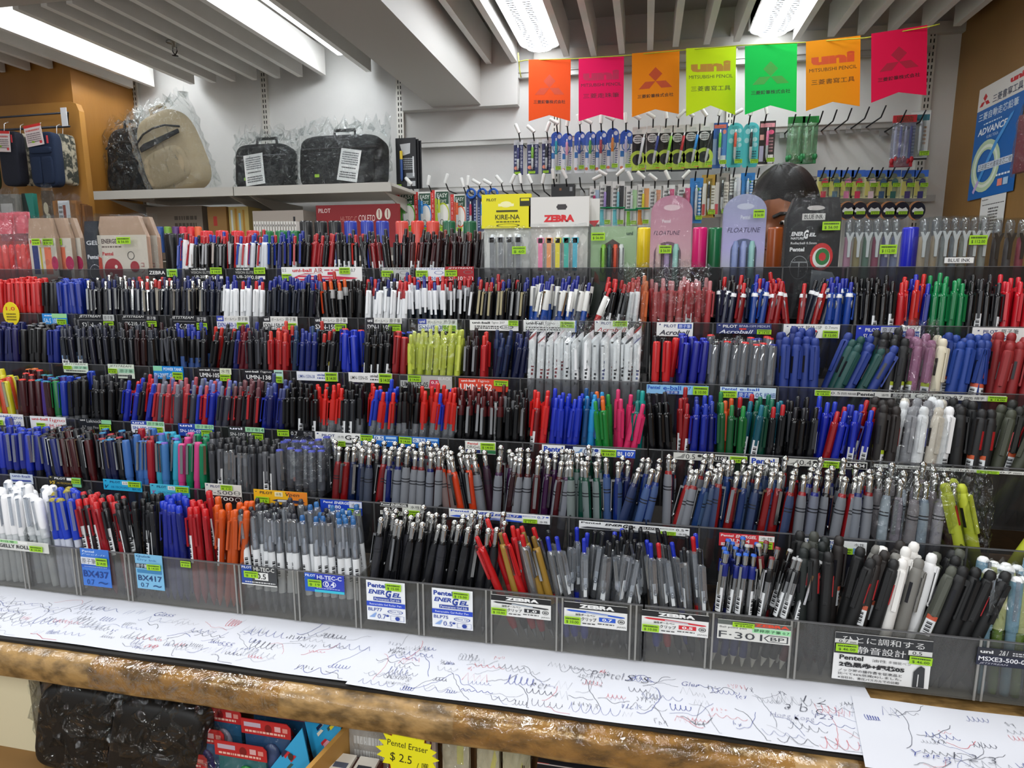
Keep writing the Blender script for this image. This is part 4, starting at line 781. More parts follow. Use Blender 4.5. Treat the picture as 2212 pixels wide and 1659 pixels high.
# ============================================================ THE STEPPED ACRYLIC DISPLAY
LZ = [0, 1.466, 1.381, 1.297, 1.215, 1.136, 1.060]
LY = [0]+[.734+.0734*(6-k) for k in range(1, 7)]
LIP = {1: ((0, 579), (2212, 577)), 2: ((0, 677), (2212, 705)), 3: ((0, 778), (2212, 856)), 4: ((0, 891), (2212, 1019)), 5: ((0, 1020), (2212, 1196)), 6: ((0, 1157), (2212, 1399))}
DROP = .0725; PH = .0725
DR = {1: .080, 2: .0805, 3: .0805, 4: .0800, 5: .0760, 6: .0725}
def lipX(k, px):
    (xa, ya), (xb, yb) = LIP[k]; y = ya+(yb-ya)*(px-xa)/(xb-xa); return atY(px, y, LY[k]).x
TN = [0, 'top tier', 'second tier', 'third tier', 'fourth tier', 'fifth tier', 'bottom tier']
XS = lipX(4, 1400)
DARKP = clear('acrylic_dark', '#c6c6c8', .02, .05, 0, 60, .25, .025)
def rack(x0, x1, label, divs):
    r = empty('pen_rack', (x0, .734, .985)); ox, oy, oz = x0, .734, .985
    W = x1-x0
    for k in range(1, 7):
        y = LY[k]-oy; z = LZ[k]-oz; m = ACRYLB if k == 6 else DARKP
        t = MB(); t.box(0, y-.0025, z-DR[k]-.0005, W, y, z, m); t.box(0, y-.0028, z-.0008, W, y+.0003, z, M('#6c6c6e', .15)); t.build('front_panel', r)
        t = MB(); t.box(0, y, z-DR[k]-.002, W, y+.0705, z-DR[k], M('#8e8b84' if k == 6 else '#55524e', .35)); t.build('tier_floor', r)
        for px in divs[k]:
            X = lipX(k, px)
            if x0+.004 < X < x1-.004: t = MB(); t.box(X-ox-.001, y, z-DR[k], X-ox+.001, y+.0705, z-.002, ACRYLB if k == 6 else ACRYL); [t.box(X-ox+d-.0011, y-.0040, z-DR[k], X-ox+d+.0011, y-.0026, z, M('#8d8c88' if k == 6 else '#4a4a4a', .2)) for d in ((-.0035, .0035) if k == 6 else (0,))]; t.build('divider', r)
    for xx in (0, W-.003):
        t = MB()
        for k in range(1, 7): t.box(xx, LY[k]-oy, 0.0, xx+.003, LY[k]-oy+.0705, LZ[k]-oz-.001, ACRYL)
        t.build('side_panel', r)
    t = MB(); t.box(0, LY[1]-oy+.0715, 0, W, LY[1]-oy+.0735, LZ[1]-oz+.0, ACRYL); t.build('back_panel', r)
    tag(r, label, 'display rack', 'clear stepped pen racks'); return r
DIVS = {1: [130, 335, 400, 490, 570, 810, 1035, 1145, 1275, 1400, 1560, 1690, 1830], 2: [85, 165, 255, 360, 460, 560, 670, 775, 885, 1005, 1130, 1265, 1400, 1540, 1690, 1840, 2090],
        3: [115, 230, 325, 420, 520, 630, 745, 865, 985, 1125, 1250, 1385, 1525, 1680, 1775, 1880, 2030], 4: [60, 165, 270, 375, 480, 590, 715, 850, 970, 1130, 1245, 1430, 1690, 1880, 2055],
        5: [80, 200, 315, 430, 545, 690, 810, 945, 1230, 1510, 1705, 1890, 2085], 6: [51, 163, 276, 514, 640, 773, 910, 1057, 1210, 1369, 1534, 1716, 2123]}
rack(-1.62, XS-.001, 'clear acrylic six tier pen rack filling the left and centre of the counter', DIVS)
rack(XS+.001, .66, 'clear acrylic six tier pen rack on the right of the counter', DIVS)
# ------------------------------------------------------------ pen kinds
def L_(b, prof, m, T=None, seg=10, **k): b.lathe(prof, m, seg, T, **k)
PT = {}
def pt(fn): PT[fn.__name__[3:]] = fn; return fn
def T3(x, y, z): return Matrix.Translation((x, y, z))
def clipmb(y, z0, z1, w, m, top=0, ball=True):
    b = MB(); b.box(-w/2, -y-.0012, z0, w/2, -y, z1, m); b.box(-w/2, -y, z1-.003, w/2, -.003, z1, m)
    if ball: b.ellipsoid((0, -y+.0002, z0+.002), (w/2, .0016, .0025), m, 8, 5)
    return b
def barcode(b, r, z0, z1, strip=None, a0=-PI*.75):
    b.lathe([(r+.00015, z0), (r+.00015, z1)], M('#e4e6e8', .4), 5, None, ang=PI*.5, a0=a0, smooth=True)
    n = 7
    for i in range(n):
        z = z0+(z1-z0)*(.12+.6*i/n); b.lathe([(r+.0003, z), (r+.0003, z+(z1-z0)*.035*(1+(i % 2)))], M('#2b2b30', .5), 3, None, ang=PI*.26, a0=a0+.35)
    if strip: b.lathe([(r+.0003, z1-(z1-z0)*.22), (r+.0003, z1)], M(strip, .5), 5, None, ang=PI*.5, a0=a0)
@pt
def pt_click(body, grip, knob, clip, extra=None, L=.141):
    mc = STEEL if clip == 'steel' else CHROME if clip == 'chrome' else M(clip, .25)
    a = MB(); L_(a, [(.0008, 0), (.0014, .003), (.0036, .013)], STEEL)
    g = MB(); L_(g, [(.0036, .013), (.0050, .020), (.0052, .045), (.0049, .052)], M(grip, .6))
    k = MB(); L_(k, [(.0049, .052), (.0051, .06), (.0052, L-.022), (.0047, L-.0155), (.003, L-.015)], M(body, .18) if body != 'clear' else CLEARB)
    if extra and extra[0] == 'ring': L_(k, [(.0053, L-.030), (.0054, L-.028), (.0054, L-.022), (.0048, L-.0150)], M(extra[1], .25))
    if extra and extra[0] == 'two': L_(k, [(.0053, L-.047), (.0055, L-.046), (.0055, L-.022), (.0049, L-.0145)], M(extra[1], .25))
    if extra and extra[0] == 'code': barcode(k, .0052, .062, .092, extra[1] if len(extra) > 1 else None)
    if extra and extra[0] == 'oval': k.ellipsoid((0, -.0049, L-.033), (.0034, .0010, .0065), M('#b9bcc2', .3, .6), 10, 6); L_(k, [(.0054, L-.0225), (.0054, L-.020), (.0050, L-.017)], M('#eef0f2', .3))
    n = MB(); L_(n, [(.0031, L-.016), (.0031, L-.003), (.0025, L-.0006), (0, L)], CHROME if knob == 'chrome' else M(knob, .25), None, 8)
    c = clipmb(.0075, L-.056, L-.017, .0036, mc)
    return [('tip', a), ('grip', g), ('barrel', k), ('push_button', n), ('clip', c)]
@pt
def pt_energel(body, side, pale=None):
    L = .146; a = MB(); L_(a, [(.0008, 0), (.0014, .003), (.0034, .012)], STEEL)
    g = MB(); L_(g, [(.0034, .012), (.0052, .022), (.0056, .05), (.0054, .056)], M(body, .5))
    k = MB(); L_(k, [(.0054, .056), (.0056, .06), (.0056, .112), (.0044, .122), (.0036, .1235)], M(body, .12))
    k.lathe([(.0062, .052), (.0062, .098)], M(side, .3), 7, None, ang=PI*1.05, a0=PI*.02); k.lathe([(.0062, .098), (.0062, .0995)], M('#22242c', .4), 7, None, ang=PI*1.05, a0=PI*.02)
    k.lathe([(.0062, .0995), (.0062, .102)], M(side, .3), 7, None, ang=PI*1.05, a0=PI*.02); k.lathe([(.0062, .102), (.0062, .1035)], M('#22242c', .4), 7, None, ang=PI*1.05, a0=PI*.02)
    k.lathe([(.0062, .1035), (.0061, .110), (.0050, .119)], M(side, .3), 7, None, ang=PI*1.05, a0=PI*.02)
    n = MB(); L_(n, [(.0036, .1235), (.0036, .1375), (.0031, .1385), (.0044, .1400), (.0045, .1415), (.0030, .1445), (0, .1458)], CHROME, None, 12)
    c = clipmb(.0078, .078, .121, .0040, STEEL)
    return [('tip', a), ('grip', g), ('barrel', k), ('push_button', n), ('clip', c)]
@pt
def pt_cap(cap, clip, body, top, L=.138, r=.0056, round_=False):
    a = MB(); L_(a, [(0, 0), (.0042, .001), (.0048, .006), (.0050, .085)], M(body, .25) if body != 'clear' else CLEARB)
    k = MB(); L_(k, [(r, L-.060), (r+.0003, L-.055), (r+.0003, L-.006), (r-.0002, L-.003)], M(cap, .25) if cap != 'clear' else CLEARB, None, 12)
    n = MB(); L_(n, [(r-.0002, L-.003), (r-.0008, L-.0005), (0, L)] if not round_ else [(r+.0002, L-.006), (r-.0003, L-.002), (r*.6, L+.001), (0, L+.002)], M(top, .3), None, 12)
    mc = STEEL if clip == 'steel' else M(clip, .25) if clip != 'clear' else CLEARB
    c = MB(); c.box(-.0019, -r-.0032, L-.046, .0019, -r-.0021, L-.002, mc); c.box(-.0019, -r-.0030, L-.004, .0019, -r+.001, L-.002, mc)
    return [('barrel', a), ('cap', k), ('cap_end', n), ('clip', c)]
@pt
def pt_hitec(plug, lab='#e6e8ea'):
    L = .140; a = MB(); L_(a, [(.0006, .0), (.003, .008), (.0046, .02), (.0048, .09)], CLEARB); L_(a, [(.0015, .01), (.0015, .085), (0, .085)], M('#4a4c54', .4), None, 6)
    b = MB(); L_(b, [(.0049, .030), (.0049, .086)], M(lab, .4)); barcode(b, .0049, .05, .084)
    k = MB(); L_(k, [(.0053, .086), (.0055, .09), (.0055, L-.012), (.0045, L-.008), (.003, L-.007)], CLEARB, None, 10)
    L_(k, [(.0035, .088), (.0038, .098), (.0020, .108)], M('#c9ced6', .2, .6), None, 8)
    n = MB(); L_(n, [(.0034, L-.012), (.0036, L-.003), (.0025, L), (0, L+.0003)], M(plug, .2), None, 8)
    c = clipmb(.0078, L-.040, L-.009, .0034, CLEARB)
    return [('barrel', a), ('paper_label', b), ('cap', k), ('end_plug', n), ('clip', c)]
@pt
def pt_stick(body, cap, label=False):
    """clear or tinted hexagonal style click stick with coloured end"""
    L = .140; a = MB(); m = M(body, .2) if body != 'clear' else CLEARB
    L_(a, [(.0008, 0), (.003, .008), (.0048, .018), (.0048, L-.018)], m); 
    if body == 'clear': L_(a, [(.0016, .01), (.0016, L-.03), (0, L-.03)], M(cap, .4), None, 6)
    if label: barcode(a, .0048, .060, .10)
    k = MB(); L_(k, [(.0049, L-.030), (.0052, L-.028), (.0050, L-.012), (.0044, L-.010)], m)
    n = MB(); L_(n, [(.0043, L-.013), (.0045, L-.010), (.0043, L-.002), (.0030, L), (0, L)], M(cap, .3), None, 10)
    c = clipmb(.0075, L-.055, L-.014, .0034, m)
    return [('barrel', a), ('collar', k), ('end_cap', n), ('clip', c)]
@pt
def pt_multi(body, slider, lab=None, L=.146):
    m = M(body, .55); a = MB(); L_(a, [(.0012, 0), (.003, .008), (.0062, .020), (.0066, .04), (.0064, .056)], m, None, 12)
    k = MB(); L_(k, [(.0064, .056), (.0068, .07), (.0068, L-.016), (.0058, L-.010), (.0050, L-.009)], m, None, 14)
    if lab: barcode(k, .0068, .064, .088, lab)
    n = MB(); L_(n, [(.0048, L-.011), (.0056, L-.007), (.0056, L-.003), (.0040, L+.001), (0, L+.0022)], m, None, 12)
    s = MB(); s.box(.0052, -.0016, L-.050, .0074, .0016, L-.026, M(slider, .35))
    s2 = MB(); s2.box(-.0074, -.0016, L-.050, -.0052, .0016, L-.026, M('#1c1c24', .35))
    c = MB(); c.box(-.0024, -.0100, L-.058, .0024, -.0082, L-.012, m); c.box(-.0024, -.0090, L-.018, .0024, -.0055, L-.011, m); c.ellipsoid((0, -.0085, L-.056), (.0022, .0018, .003), m, 8, 5)
    return [('grip', a), ('barrel', k), ('round_end', n), ('slider', s), ('slider', s2), ('clip', c)]
@pt
def pt_zebra(col, body='clear'):
    L = .140; a = MB(); L_(a, [(.0008, 0), (.0014, .003), (.0034, .011)], STEEL)
    g = MB(); L_(g, [(.0034, .011), (.0048, .016), (.0048, .055)], M(col, .5))
    k = MB(); L_(k, [(.0048, .055), (.0050, .06), (.0050, L-.026), (.0042, L-.020), (.003, L-.018)], CLEARB if body == 'clear' else M(body, .2)); L_(k, [(.0016, .056), (.0016, L-.03), (0, L-.03)], M('#33353c', .4), None, 6)
    k.box(-.002, -.0053, .066, .002, -.0046, .09, M('#dfe3e6', .4))
    n = MB(); L_(n, [(.0026, L-.020), (.0028, L-.006), (.0030, L-.004), (.0026, L-.001), (0, L)], M(col, .2), None, 8)
    c = MB(); c.box(-.0026, -.0096, L-.060, .0026, -.0082, L-.020, CLEARB); c.box(-.0026, -.0096, L-.024, .0026, -.003, L-.019, CLEARB); c.ellipsoid((0, -.008, L-.06), (.0026, .002, .004), CLEARB, 8, 5)
    return [('tip', a), ('grip', g), ('barrel', k), ('push_button', n), ('clip', c)]
@pt
def pt_f301(col, knobc):
    L = .138; a = MB(); L_(a, [(.0008, 0), (.003, .010), (.0042, .012)], M('#e4e2da', .3))
    g = MB(); L_(g, [(.0042, .012), (.0046, .014), (.0046, .055)], M(col, .45))
    k = MB(); L_(k, [(.0046, .055), (.0046, L-.030)], STEEL, None, 12); barcode(k, .0046, .064, .094)
    q = MB(); L_(q, [(.0049, L-.030), (.0050, L-.028), (.0049, L-.016), (.0042, L-.0145)], M(col, .3))
    n = MB(); L_(n, [(.0034, L-.0145), (.0034, L-.003)], CHROME); L_(n, [(.0034, L-.003), (.003, L-.0005), (0, L)], M(knobc, .3))
    c = clipmb(.0068, L-.052, L-.016, .0030, CHROME)
    return [('tip', a), ('grip', g), ('barrel', k), ('collar', q), ('push_button', n), ('clip', c)]
@pt
def pt_slant(body, top, mark='#6a74a8', L=.142, r=.0058):
    m = M(body, .35); b = MB(); seg = 12; vs = []; fs = []; zs = [0, .004, .02, .06, L-.012]
    for i, z in enumerate(zs): vs += [([.001, .0036, .0050, r, r][i]*math.cos(2*PI*j/seg), [.001, .0036, .0050, r, r][i]*math.sin(2*PI*j/seg), z) for j in range(seg)]
    vs += [(r*math.cos(2*PI*j/seg), r*math.sin(2*PI*j/seg), L-.005+.006*math.cos(2*PI*j/seg)) for j in range(seg)]
    for i in range(5):
        for j in range(seg): fs.append((i*seg+j, i*seg+(j+1) % seg, (i+1)*seg+(j+1) % seg, (i+1)*seg+j))
    b.add(vs, fs, m, True)
    b.text('e . ', -.0022, .070, .0022, .074, M(mark, .5), -r-.0003)
    for i in range(5): b.box(-.0016+.0004*(i % 2), -r-.0003, .078+i*.006, .0014+.0006*(i % 3), -r+.0005, .0815+i*.006, M(mark if i != 2 else top, .5))
    n = MB(); n.add([(r*.98*math.cos(2*PI*j/seg), r*.98*math.sin(2*PI*j/seg), L-.0048+.006*math.cos(2*PI*j/seg)) for j in range(seg)]+[(0, 0, L-.003)], [(j, (j+1) % seg, seg) for j in range(seg)], M(top, .35), True)
    c = MB(); c.box(-.0018, -r-.003, L-.050, .0018, -r-.0016, L-.012, m); c.box(-.0018, -r-.003, L-.015, .0018, -r+.001, L-.012, m)
    return [('barrel', b), ('slanted_end', n), ('clip', c)]
@pt
def pt_marker(cap, r=.013, L=.155, cyl='#e8e8e6'):
    a = MB(); L_(a, [(0, 0), (r*.96, .001), (r*.96, .075)], M(cyl, .35), None, 16)
    for z in (.03, .05): L_(a, [(r*.965, z), (r*.965, z+.008)], M(cap, .35), None, 16)
    k = MB(); L_(k, [(r, .075), (r*1.02, .08), (r*1.0, L-.004), (r*.9, L-.001), (0, L)], M(cap, .28), None, 18)
    return [('barrel', a), ('cap', k)]
KIND = dict(click='ballpoint_pen', energel='gel_pen', cap='capped_pen', hitec='gel_pen', stick='gel_pen', multi='multi_colour_pen', zebra='ballpoint_pen', f301='ballpoint_pen', slant='erasable_pen', marker='marker')
RAD = dict(click=.0056, energel=.0066, cap=.0062, hitec=.0058, stick=.0054, multi=.0072, zebra=.0054, f301=.0052, slant=.0064, marker=.0135)
PLACED = []; _near = {}
BINS = {}
def fill(k, x0, x1, typ, pal, desc, binn, rows=3, lean=0, spread=3, back=6, up=0, dense=1.0, kind=None, face=None, jit=.0055, seed=0):
    """pal: list of (weight-less) argument tuples, one per colour; desc: list of names or one"""
    rnd = random.Random(int(x0*7+k*131+seed)); X0_, X1_ = lipX(k, x0), lipX(k, x1); r = RAD[typ]; kd = kind or KIND[typ]
    n = max(1, round((X1_-X0_)/(2*r*1.02)*dense)); zf = LZ[k]-DR[k]+.0006+up
    for row in range(rows):
        y = LY[k]+r+.0035+row*2*r*1.02
        if y+r > LY[k]+.0725: break
        nn = n if row % 2 == 0 else max(1, n-1)
        for i in range(nn):
            bx = X0_+(X1_-X0_)*(i+.5)/nn+rnd.uniform(-1, 1)*.0006
            ci = rnd.randrange(len(pal)) if len(pal) < 6 or rnd.random() < .15 else min(len(pal)-1, int(len(pal)*(i+.5)/nn)); best = None
            for tr in range(10):
                q = 1-tr/9*1.0 if tr else 1
                lx = math.radians(lean+rnd.uniform(-spread, spread)*q); ly = math.radians(max(0, back*(1-row*.25)+rnd.uniform(-2, 2)*q))
                bx2 = bx-(math.tan(math.radians(lean))*.03 if lean else 0)
                tx = bx2+.12*math.tan(lx); ty = y+.12*math.tan(ly); ok = 1e9
                for (ax, ay, cx, cy, rr) in _near.get(k, ()):
                    if abs(ax-bx2) > .08: continue
                    for u in (0, .5, 1):
                        d = math.hypot(bx2+(tx-bx2)*u-(ax+(cx-ax)*u), y+(ty-y)*u-(ay+(cy-ay)*u))-(r+rr)*.96; ok = min(ok, d)
                if best is None or ok > best[0]: best = (ok, lx, ly, tx, ty, bx2)
                if ok > 0: break
            ok, lx, ly, tx, ty, bx2 = best; _near.setdefault(k, []).append((bx2, y, tx, ty, r))
            z = zf+abs(rnd.gauss(0, jit))*(1 if row else .4)+.0025*row
            rot = rnd.uniform(-1.2, 1.2) if face is None else face+rnd.uniform(-.5, .5)
            if typ == 'energel': rot += PI*rnd.choice((0, 1, 1, .75, 1.25))
            T = Matrix.Translation((bx2, y, z)) @ Matrix.Rotation(lx, 4, 'Y') @ Matrix.Rotation(-ly, 4, 'X') @ Matrix.Rotation(rot, 4, 'Z')
            dn = desc[ci] if isinstance(desc, (list, tuple)) else desc
            PLACED.append(dict(kind=kd, typ=typ, args=pal[ci], T=T, tier=k, row=row, desc=dn, bin=binn, x=bx2))
def bag(k, x0, x1, rise, label, seed, m=None, dz=0, y1=.062):
    X0_, X1_ = lipX(k, x0), lipX(k, x1); r = empty('plastic_bag', (X0_, LY[k]+.0016, LZ[k]-DROP+.001))
    film_over(r, 0, X1_-X0_, 0, y1, 0, DR[k]+rise, seed, .022, m, max(10, int((X1_-X0_)/.006)), 20, 'clear_film'); tag(r, label, 'plastic bag'); return r
exec_pens = True
# ---- bottom tier
K = '#101013'; B = '#1c2fae'; R = '#d01c22'; NV = '#161c3c'; WT = '#ececee'; G_ = '#8f949c'; DK = '#1a1b20'
fill(6, -90, 40, 'cap', [('#f2f2f4', 'clear', '#d8dcde', '#f2f2f4', .135, .0058, True)], 'white capped clear pen', 'at far left', 3, -8, 6)
fill(6, 45, 95, 'cap', [('#f2f2f4', 'clear', '#d8dcde', '#f2f2f4', .135, .0058, True)], 'white capped clear pen', 'beside blue caps', 3, -14, 5)
fill(6, 97, 160, 'cap', [('#2448dc', 'clear', '#c9cede', '#2448dc', .135, .0058, True), ('#2448dc', 'clear', '#c9cede', '#2448dc', .135, .0058, True), ('#2448dc', 'clear', '#c9cede', '#b8a83a', .135, .0058, True)], ['blue capped clear pen', 'blue capped clear pen', 'yellow ended blue pen'], 'beside white caps', 3, -14, 7)
fill(6, 168, 272, 'stick', [('#b02630', '#e0242a', True), ('#3c3236', '#e0242a', True), ('#b02630', '#e0242a', False), ('#2a2a2e', K, True)], ['red barrelled pen', 'red ended smoky pen', 'plain red pen', 'black ended pen'], 'leaning in blue card bin', 3, -16, 6)
fill(6, 280, 330, 'stick', [('#26272c', K, True), ('#1b1c20', K, False)], ['labelled black stick pen', 'plain black stick pen'], 'beside light blue card', 3, -4, 3)
fill(6, 333, 392, 'stick', [('#26309a', '#1c3ad0', False), ('#202a80', '#2244dc', False)], ['blue stick pen', 'dark blue stick pen'], 'right of light blue card', 3, -6, 4)
fill(6, 396, 448, 'stick', [('#b81e28', '#e02026', True), ('#b81e28', '#e02026', False)], ['labelled red stick pen', 'plain red stick pen'], 'under lone green sticker', 3, -8, 5)
fill(6, 450, 512, 'stick', [('#e2622a', '#f4641c', False), ('#d8541e', '#f4641c', True)], ['orange stick pen', 'labelled orange stick pen'], 'right of red pens', 3, 0, 6)
fill(6, 519, 636, 'hitec', [('#2a2c34',), ('#3a3c44', '#dfe2e4')], ['clear black-ended fine pen', 'clear smoke-ended fine pen'], 'above grey card', 3, -6, 5)
fill(6, 646, 770, 'hitec', [('#3a78b8',), ('#2f6cae', '#eceef0'), ('#2a2c34',)], ['clear blue-ended fine pen', 'white labelled blue-ended pen', 'clear dark-ended fine pen'], 'above violet blue card', 3, -7, 5)
fill(6, 778, 906, 'energel', [(K, '#1c1d22'), ('#16171b', '#3a3b42')], ['all black silver-knob pen', 'charcoal silver-knob pen'], 'above first tall white card', 3, 5, 7)
fill(6, 914, 1053, 'energel', [(K, '#1c1d22'), ('#16171b', '#34353c'), ('#14183a', '#1a1d30')], ['all black silver-knob pen', 'charcoal silver-knob pen', 'navy silver-knob pen'], 'above second tall white card', 3, 4, 8)
fill(6, 1090, 1205, 'click', [(R, R, R, R), (R, R, R, R), ('clear', '#c81e24', R, 'steel'), ('#b08a3a', K, '#8a6a2a', 'steel'), ('#c01c22', '#c01c22', '#e02a2a', R)], ['bright red slim pen', 'vivid red slim pen', 'clear red-ended pen', 'gold toned slim pen', 'red slim pen'], 'leaning above black-banded card', 2, -20, 10, 4, .004, .95)
fill(6, 1216, 1366, 'zebra', [('#1a1b1f',), ('#2238c8',), ('#2a2c30',)], ['clear black clip pen', 'clear blue clip pen', 'clear smoke clip pen'], 'above blue-pen card', 3, -2, 12)
fill(6, 1374, 1530, 'zebra', [('#1a1b1f',), ('#26282c',), ('#d02028',), ('#2238c8',)], ['clear black clip pen', 'clear smoke clip pen', 'clear red clip pen', 'clear blue clip pen'], 'above red-pen card', 3, -12, 11, dense=.85)
fill(6, 1540, 1625, 'f301', [('#1a2a88', '#2a6ad8'), ('#1a2a88', '#2a6ad8'), ('#16171b', '#c8c8c8')], ['steel pen with blue collar', 'blue collared steel pen', 'steel pen with black collar'], 'left above black-white card', 3, 3, 4)
fill(6, 1628, 1712, 'f301', [('#7a141e', '#c8c8c8'), ('#16171b', '#c8c8c8'), ('#141416', '#8a2a30')], ['steel pen with maroon collar', 'steel pen with black collar', 'black steel pen'], 'right above black-white card', 3, 5, 14)
fill(6, 1724, 1800, 'multi', [('#16201f', '#c8262c'), ('#1a1b1d', '#c8262c'), ('#4a4d46', '#c8262c')], ['dark green multi pen', 'black multi pen', 'olive grey multi pen'], 'left of big black-white card', 3, 0, 2)
fill(6, 1806, 1958, 'multi', [('#e4e2de', '#2a2a2e'), ('#1b1c1e', '#c8262c'), ('#8e8c86', '#2c2c2e'), ('#2c2624', '#c8262c', '#e06a4a')], ['white multi pen', 'black multi pen', 'warm grey multi pen', 'brown black multi pen'], 'above big black-white card', 3, 7, 9, seed=3)
fill(6, 1964, 2060, 'multi', [('#5c5f54', '#d0262c', '#f06a4a'), ('#151618', '#c8262c'), ('#e8e8e8', '#2a2a2e')], ['olive multi pen', 'black multi pen', 'white multi pen'], 'right over big card', 3, 10, 10)
fill(6, 2064, 2118, 'multi', [('#141517', '#c8262c'), ('#1a1b1d', '#c8262c')], 'black tilted multi pen', 'left of far right packs', 2, 22, 8)
fill(6, 2128, 2260, 'cap', [('#d8dc9a', 'clear', '#7a9a3a', '#f0f0f0', .135, .0062, True), ('#9ac4dc', 'clear', '#9ac4dc', '#f0f0f0', .135, .0062, True)], ['lime highlighter with white end', 'pale blue highlighter with white end'], 'in far right bag', 3, 0, 3, kind='highlighter')
# ---- fifth tier
fill(5, -60, 70, 'cap', [('#2238c0', 'clear', '#20308a', '#2444cc'), ('#1e2c98', 'clear', '#2a2c34', '#2444cc')], ['blue capped pen with clear clip', 'deep blue capped pen'], 'at far left', 3, -10, 8)
fill(5, 84, 196, 'cap', [('#4a1418', 'steel', '#5a181c', '#1c1c20'), ('#1c2a78', 'steel', '#1c2a78', '#18181c'), ('#17181e', 'steel', '#1c1c22', '#1c1c20')], ['maroon capped pen, steel clip', 'blue capped pen, steel clip', 'black capped pen, steel clip'], 'above black gold card', 3, -12, 3, face=-.5)
fill(5, 204, 262, 'cap', [('#141a48', 'steel', '#16204a', '#2a8ac0'), ('#15161c', 'steel', '#1c1c22', '#1c1c20'), ('#18181e', 'steel', '#1c1c22', '#b02028')], ['navy cap with blue end', 'black cap, steel clip', 'black cap with red end'], 'left over cyan card', 3, -9, 3, face=-.5)
fill(5, 264, 318, 'cap', [('#4a7cc8', 'steel', '#4a7cc8', '#3a74c4'), ('#4a7cc8', 'steel', '#4a7cc8', '#3a74c4'), ('#b0182a', 'steel', '#b0182a', '#b81c2c')], ['sky blue cap, steel clip', 'mid blue capped pen', 'red cap, steel clip'], 'right over cyan card', 3, -3, 4, face=-.4)
fill(5, 322, 366, 'cap', [('#3ab4d4', 'steel', '#3ab4d4', '#2fb8dc'), ('#4a88cc', 'steel', '#4a88cc', '#7a5ac8')], ['turquoise cap, steel clip', 'blue cap with violet end'], 'over pink-lettered cyan card', 3, -4, 4, face=-.4)
fill(5, 368, 432, 'cap', [('#0f8a5c', 'steel', '#0f8a5c', '#10986a'), ('#0f8a5c', 'steel', '#0f8a5c', '#10986a'), ('#e84a94', 'steel', '#e84a94', '#f05aa0')], ['green cap, steel clip', 'green capped pen', 'pink cap, steel clip'], 'right of turquoise caps', 3, 0, 2)
fill(5, 440, 585, 'stick', [('#6a6c72', '#26272b', True), ('clear', '#26272b', False), ('#4a4c52', '#2c2d31', False)], ['smoky labelled stick pen', 'clear black-ended stick pen', 'dark smoky stick pen'], 'above white black two-line card', 3, -3, 4)
fill(5, 592, 690, 'cap', [('#5a5d66', 'clear', '#4c4e56', '#3c4ac0', .140, .0058), ('#62656e', 'clear', '#4c4e56', '#4450c8', .138, .0058)], ['smoky pen with violet end', 'grey pen with blue end'], 'bagged above yellow card', 3, -2, 2)
fill(5, 698, 805, 'energel', [('#8a1418', '#7a1a1e'), (K, '#3c3f46'), ('#18264c', '#4c5466'), (K, '#24252a')], ['red silver-knob pen', 'black grey silver-knob pen', 'navy grey silver-knob pen', 'black silver-knob pen'], 'above royal blue card', 3, 0, 7)
fill(5, 812, 944, 'energel', [('#1b1c22', '#8c9098'), ('#14226a', '#868c98'), ('#7a1a1c', '#8c9098'), ('#1c2c78', '#7a8294')], ['black and grey silver-knob pen', 'blue and grey silver-knob pen', 'red and grey silver-knob pen', 'bright blue silver-knob pen'], 'above small black-white card', 3, 1, 3)
fill(5, 950, 1048, 'energel', [('#d8421c', '#84706e'), ('#c0281a', '#8c9098'), ('#1b1c22', '#7c8088'), ('#e0581e', '#8a7a74')], ['orange silver-knob pen', 'red orange silver-knob pen', 'black grey silver-knob pen', 'bright orange silver-knob pen'], 'left over blue pen card', 3, -14, 6)
fill(5, 1052, 1214, 'energel', [('#3c1440', '#868a94'), ('#4a1a1e', '#8c9098'), ('#2c1030', '#3a2030'), ('#33161a', '#949aa2'), ('#4c141a', '#8e929a')], ['purple grey silver-knob pen', 'maroon grey silver-knob pen', 'dark plum silver-knob pen', 'brown grey silver-knob pen', 'wine grey silver-knob pen'], 'right over blue pen card', 3, 0, 8)
fill(5, 1220, 1302, 'energel', [('#0e4a3a', '#7c8a8a'), ('#0c4034', '#84908e')], ['dark green silver-knob pen', 'green grey silver-knob pen'], 'left over black pen card', 3, -4, 7)
fill(5, 1306, 1390, 'energel', [('#142c74', '#3c5480'), ('#101c50', '#2c3c66'), ('#163a8c', '#4a6498')], ['blue silver-knob pen', 'navy silver-knob pen', 'bright blue silver-knob pen'], 'right over black pen card', 3, 6, 10)
fill(5, 1432, 1520, 'energel', [('#1a3a70', '#4c6890'), ('#9a1c1e', '#8c9098'), ('#142a5c', '#44587c')], ['slate blue silver-knob pen', 'red grey silver-knob pen', 'navy silver-knob pen'], 'right of rack gap', 3, 6, 8)
fill(5, 1524, 1698, 'energel', [('#1a3a78', '#3e5c8c'), ('#162a58', '#4a5a78'), ('#8a1a1c', '#3c4a70'), ('#1c3468', '#42587e'), ('#15244c', '#35466c')], ['blue silver-knob pen', 'navy grey silver-knob pen', 'red blue silver-knob pen', 'steel blue silver-knob pen', 'dark navy silver-knob pen'], 'above red card', 3, 3, 7)
fill(5, 1710, 1885, 'energel', [('#a01820', '#868a92'), ('#15161a', '#7a7e86'), ('#1a2a88', '#7e8494'), ('#8e1a1e', '#8c9098'), ('#162470', '#8a909a')], ['crimson silver-knob pen', 'black grey silver-knob pen', 'blue grey silver-knob pen', 'red grey silver-knob pen', 'deep blue silver-knob pen'], 'above white blue-lettered card', 3, 2, 7)
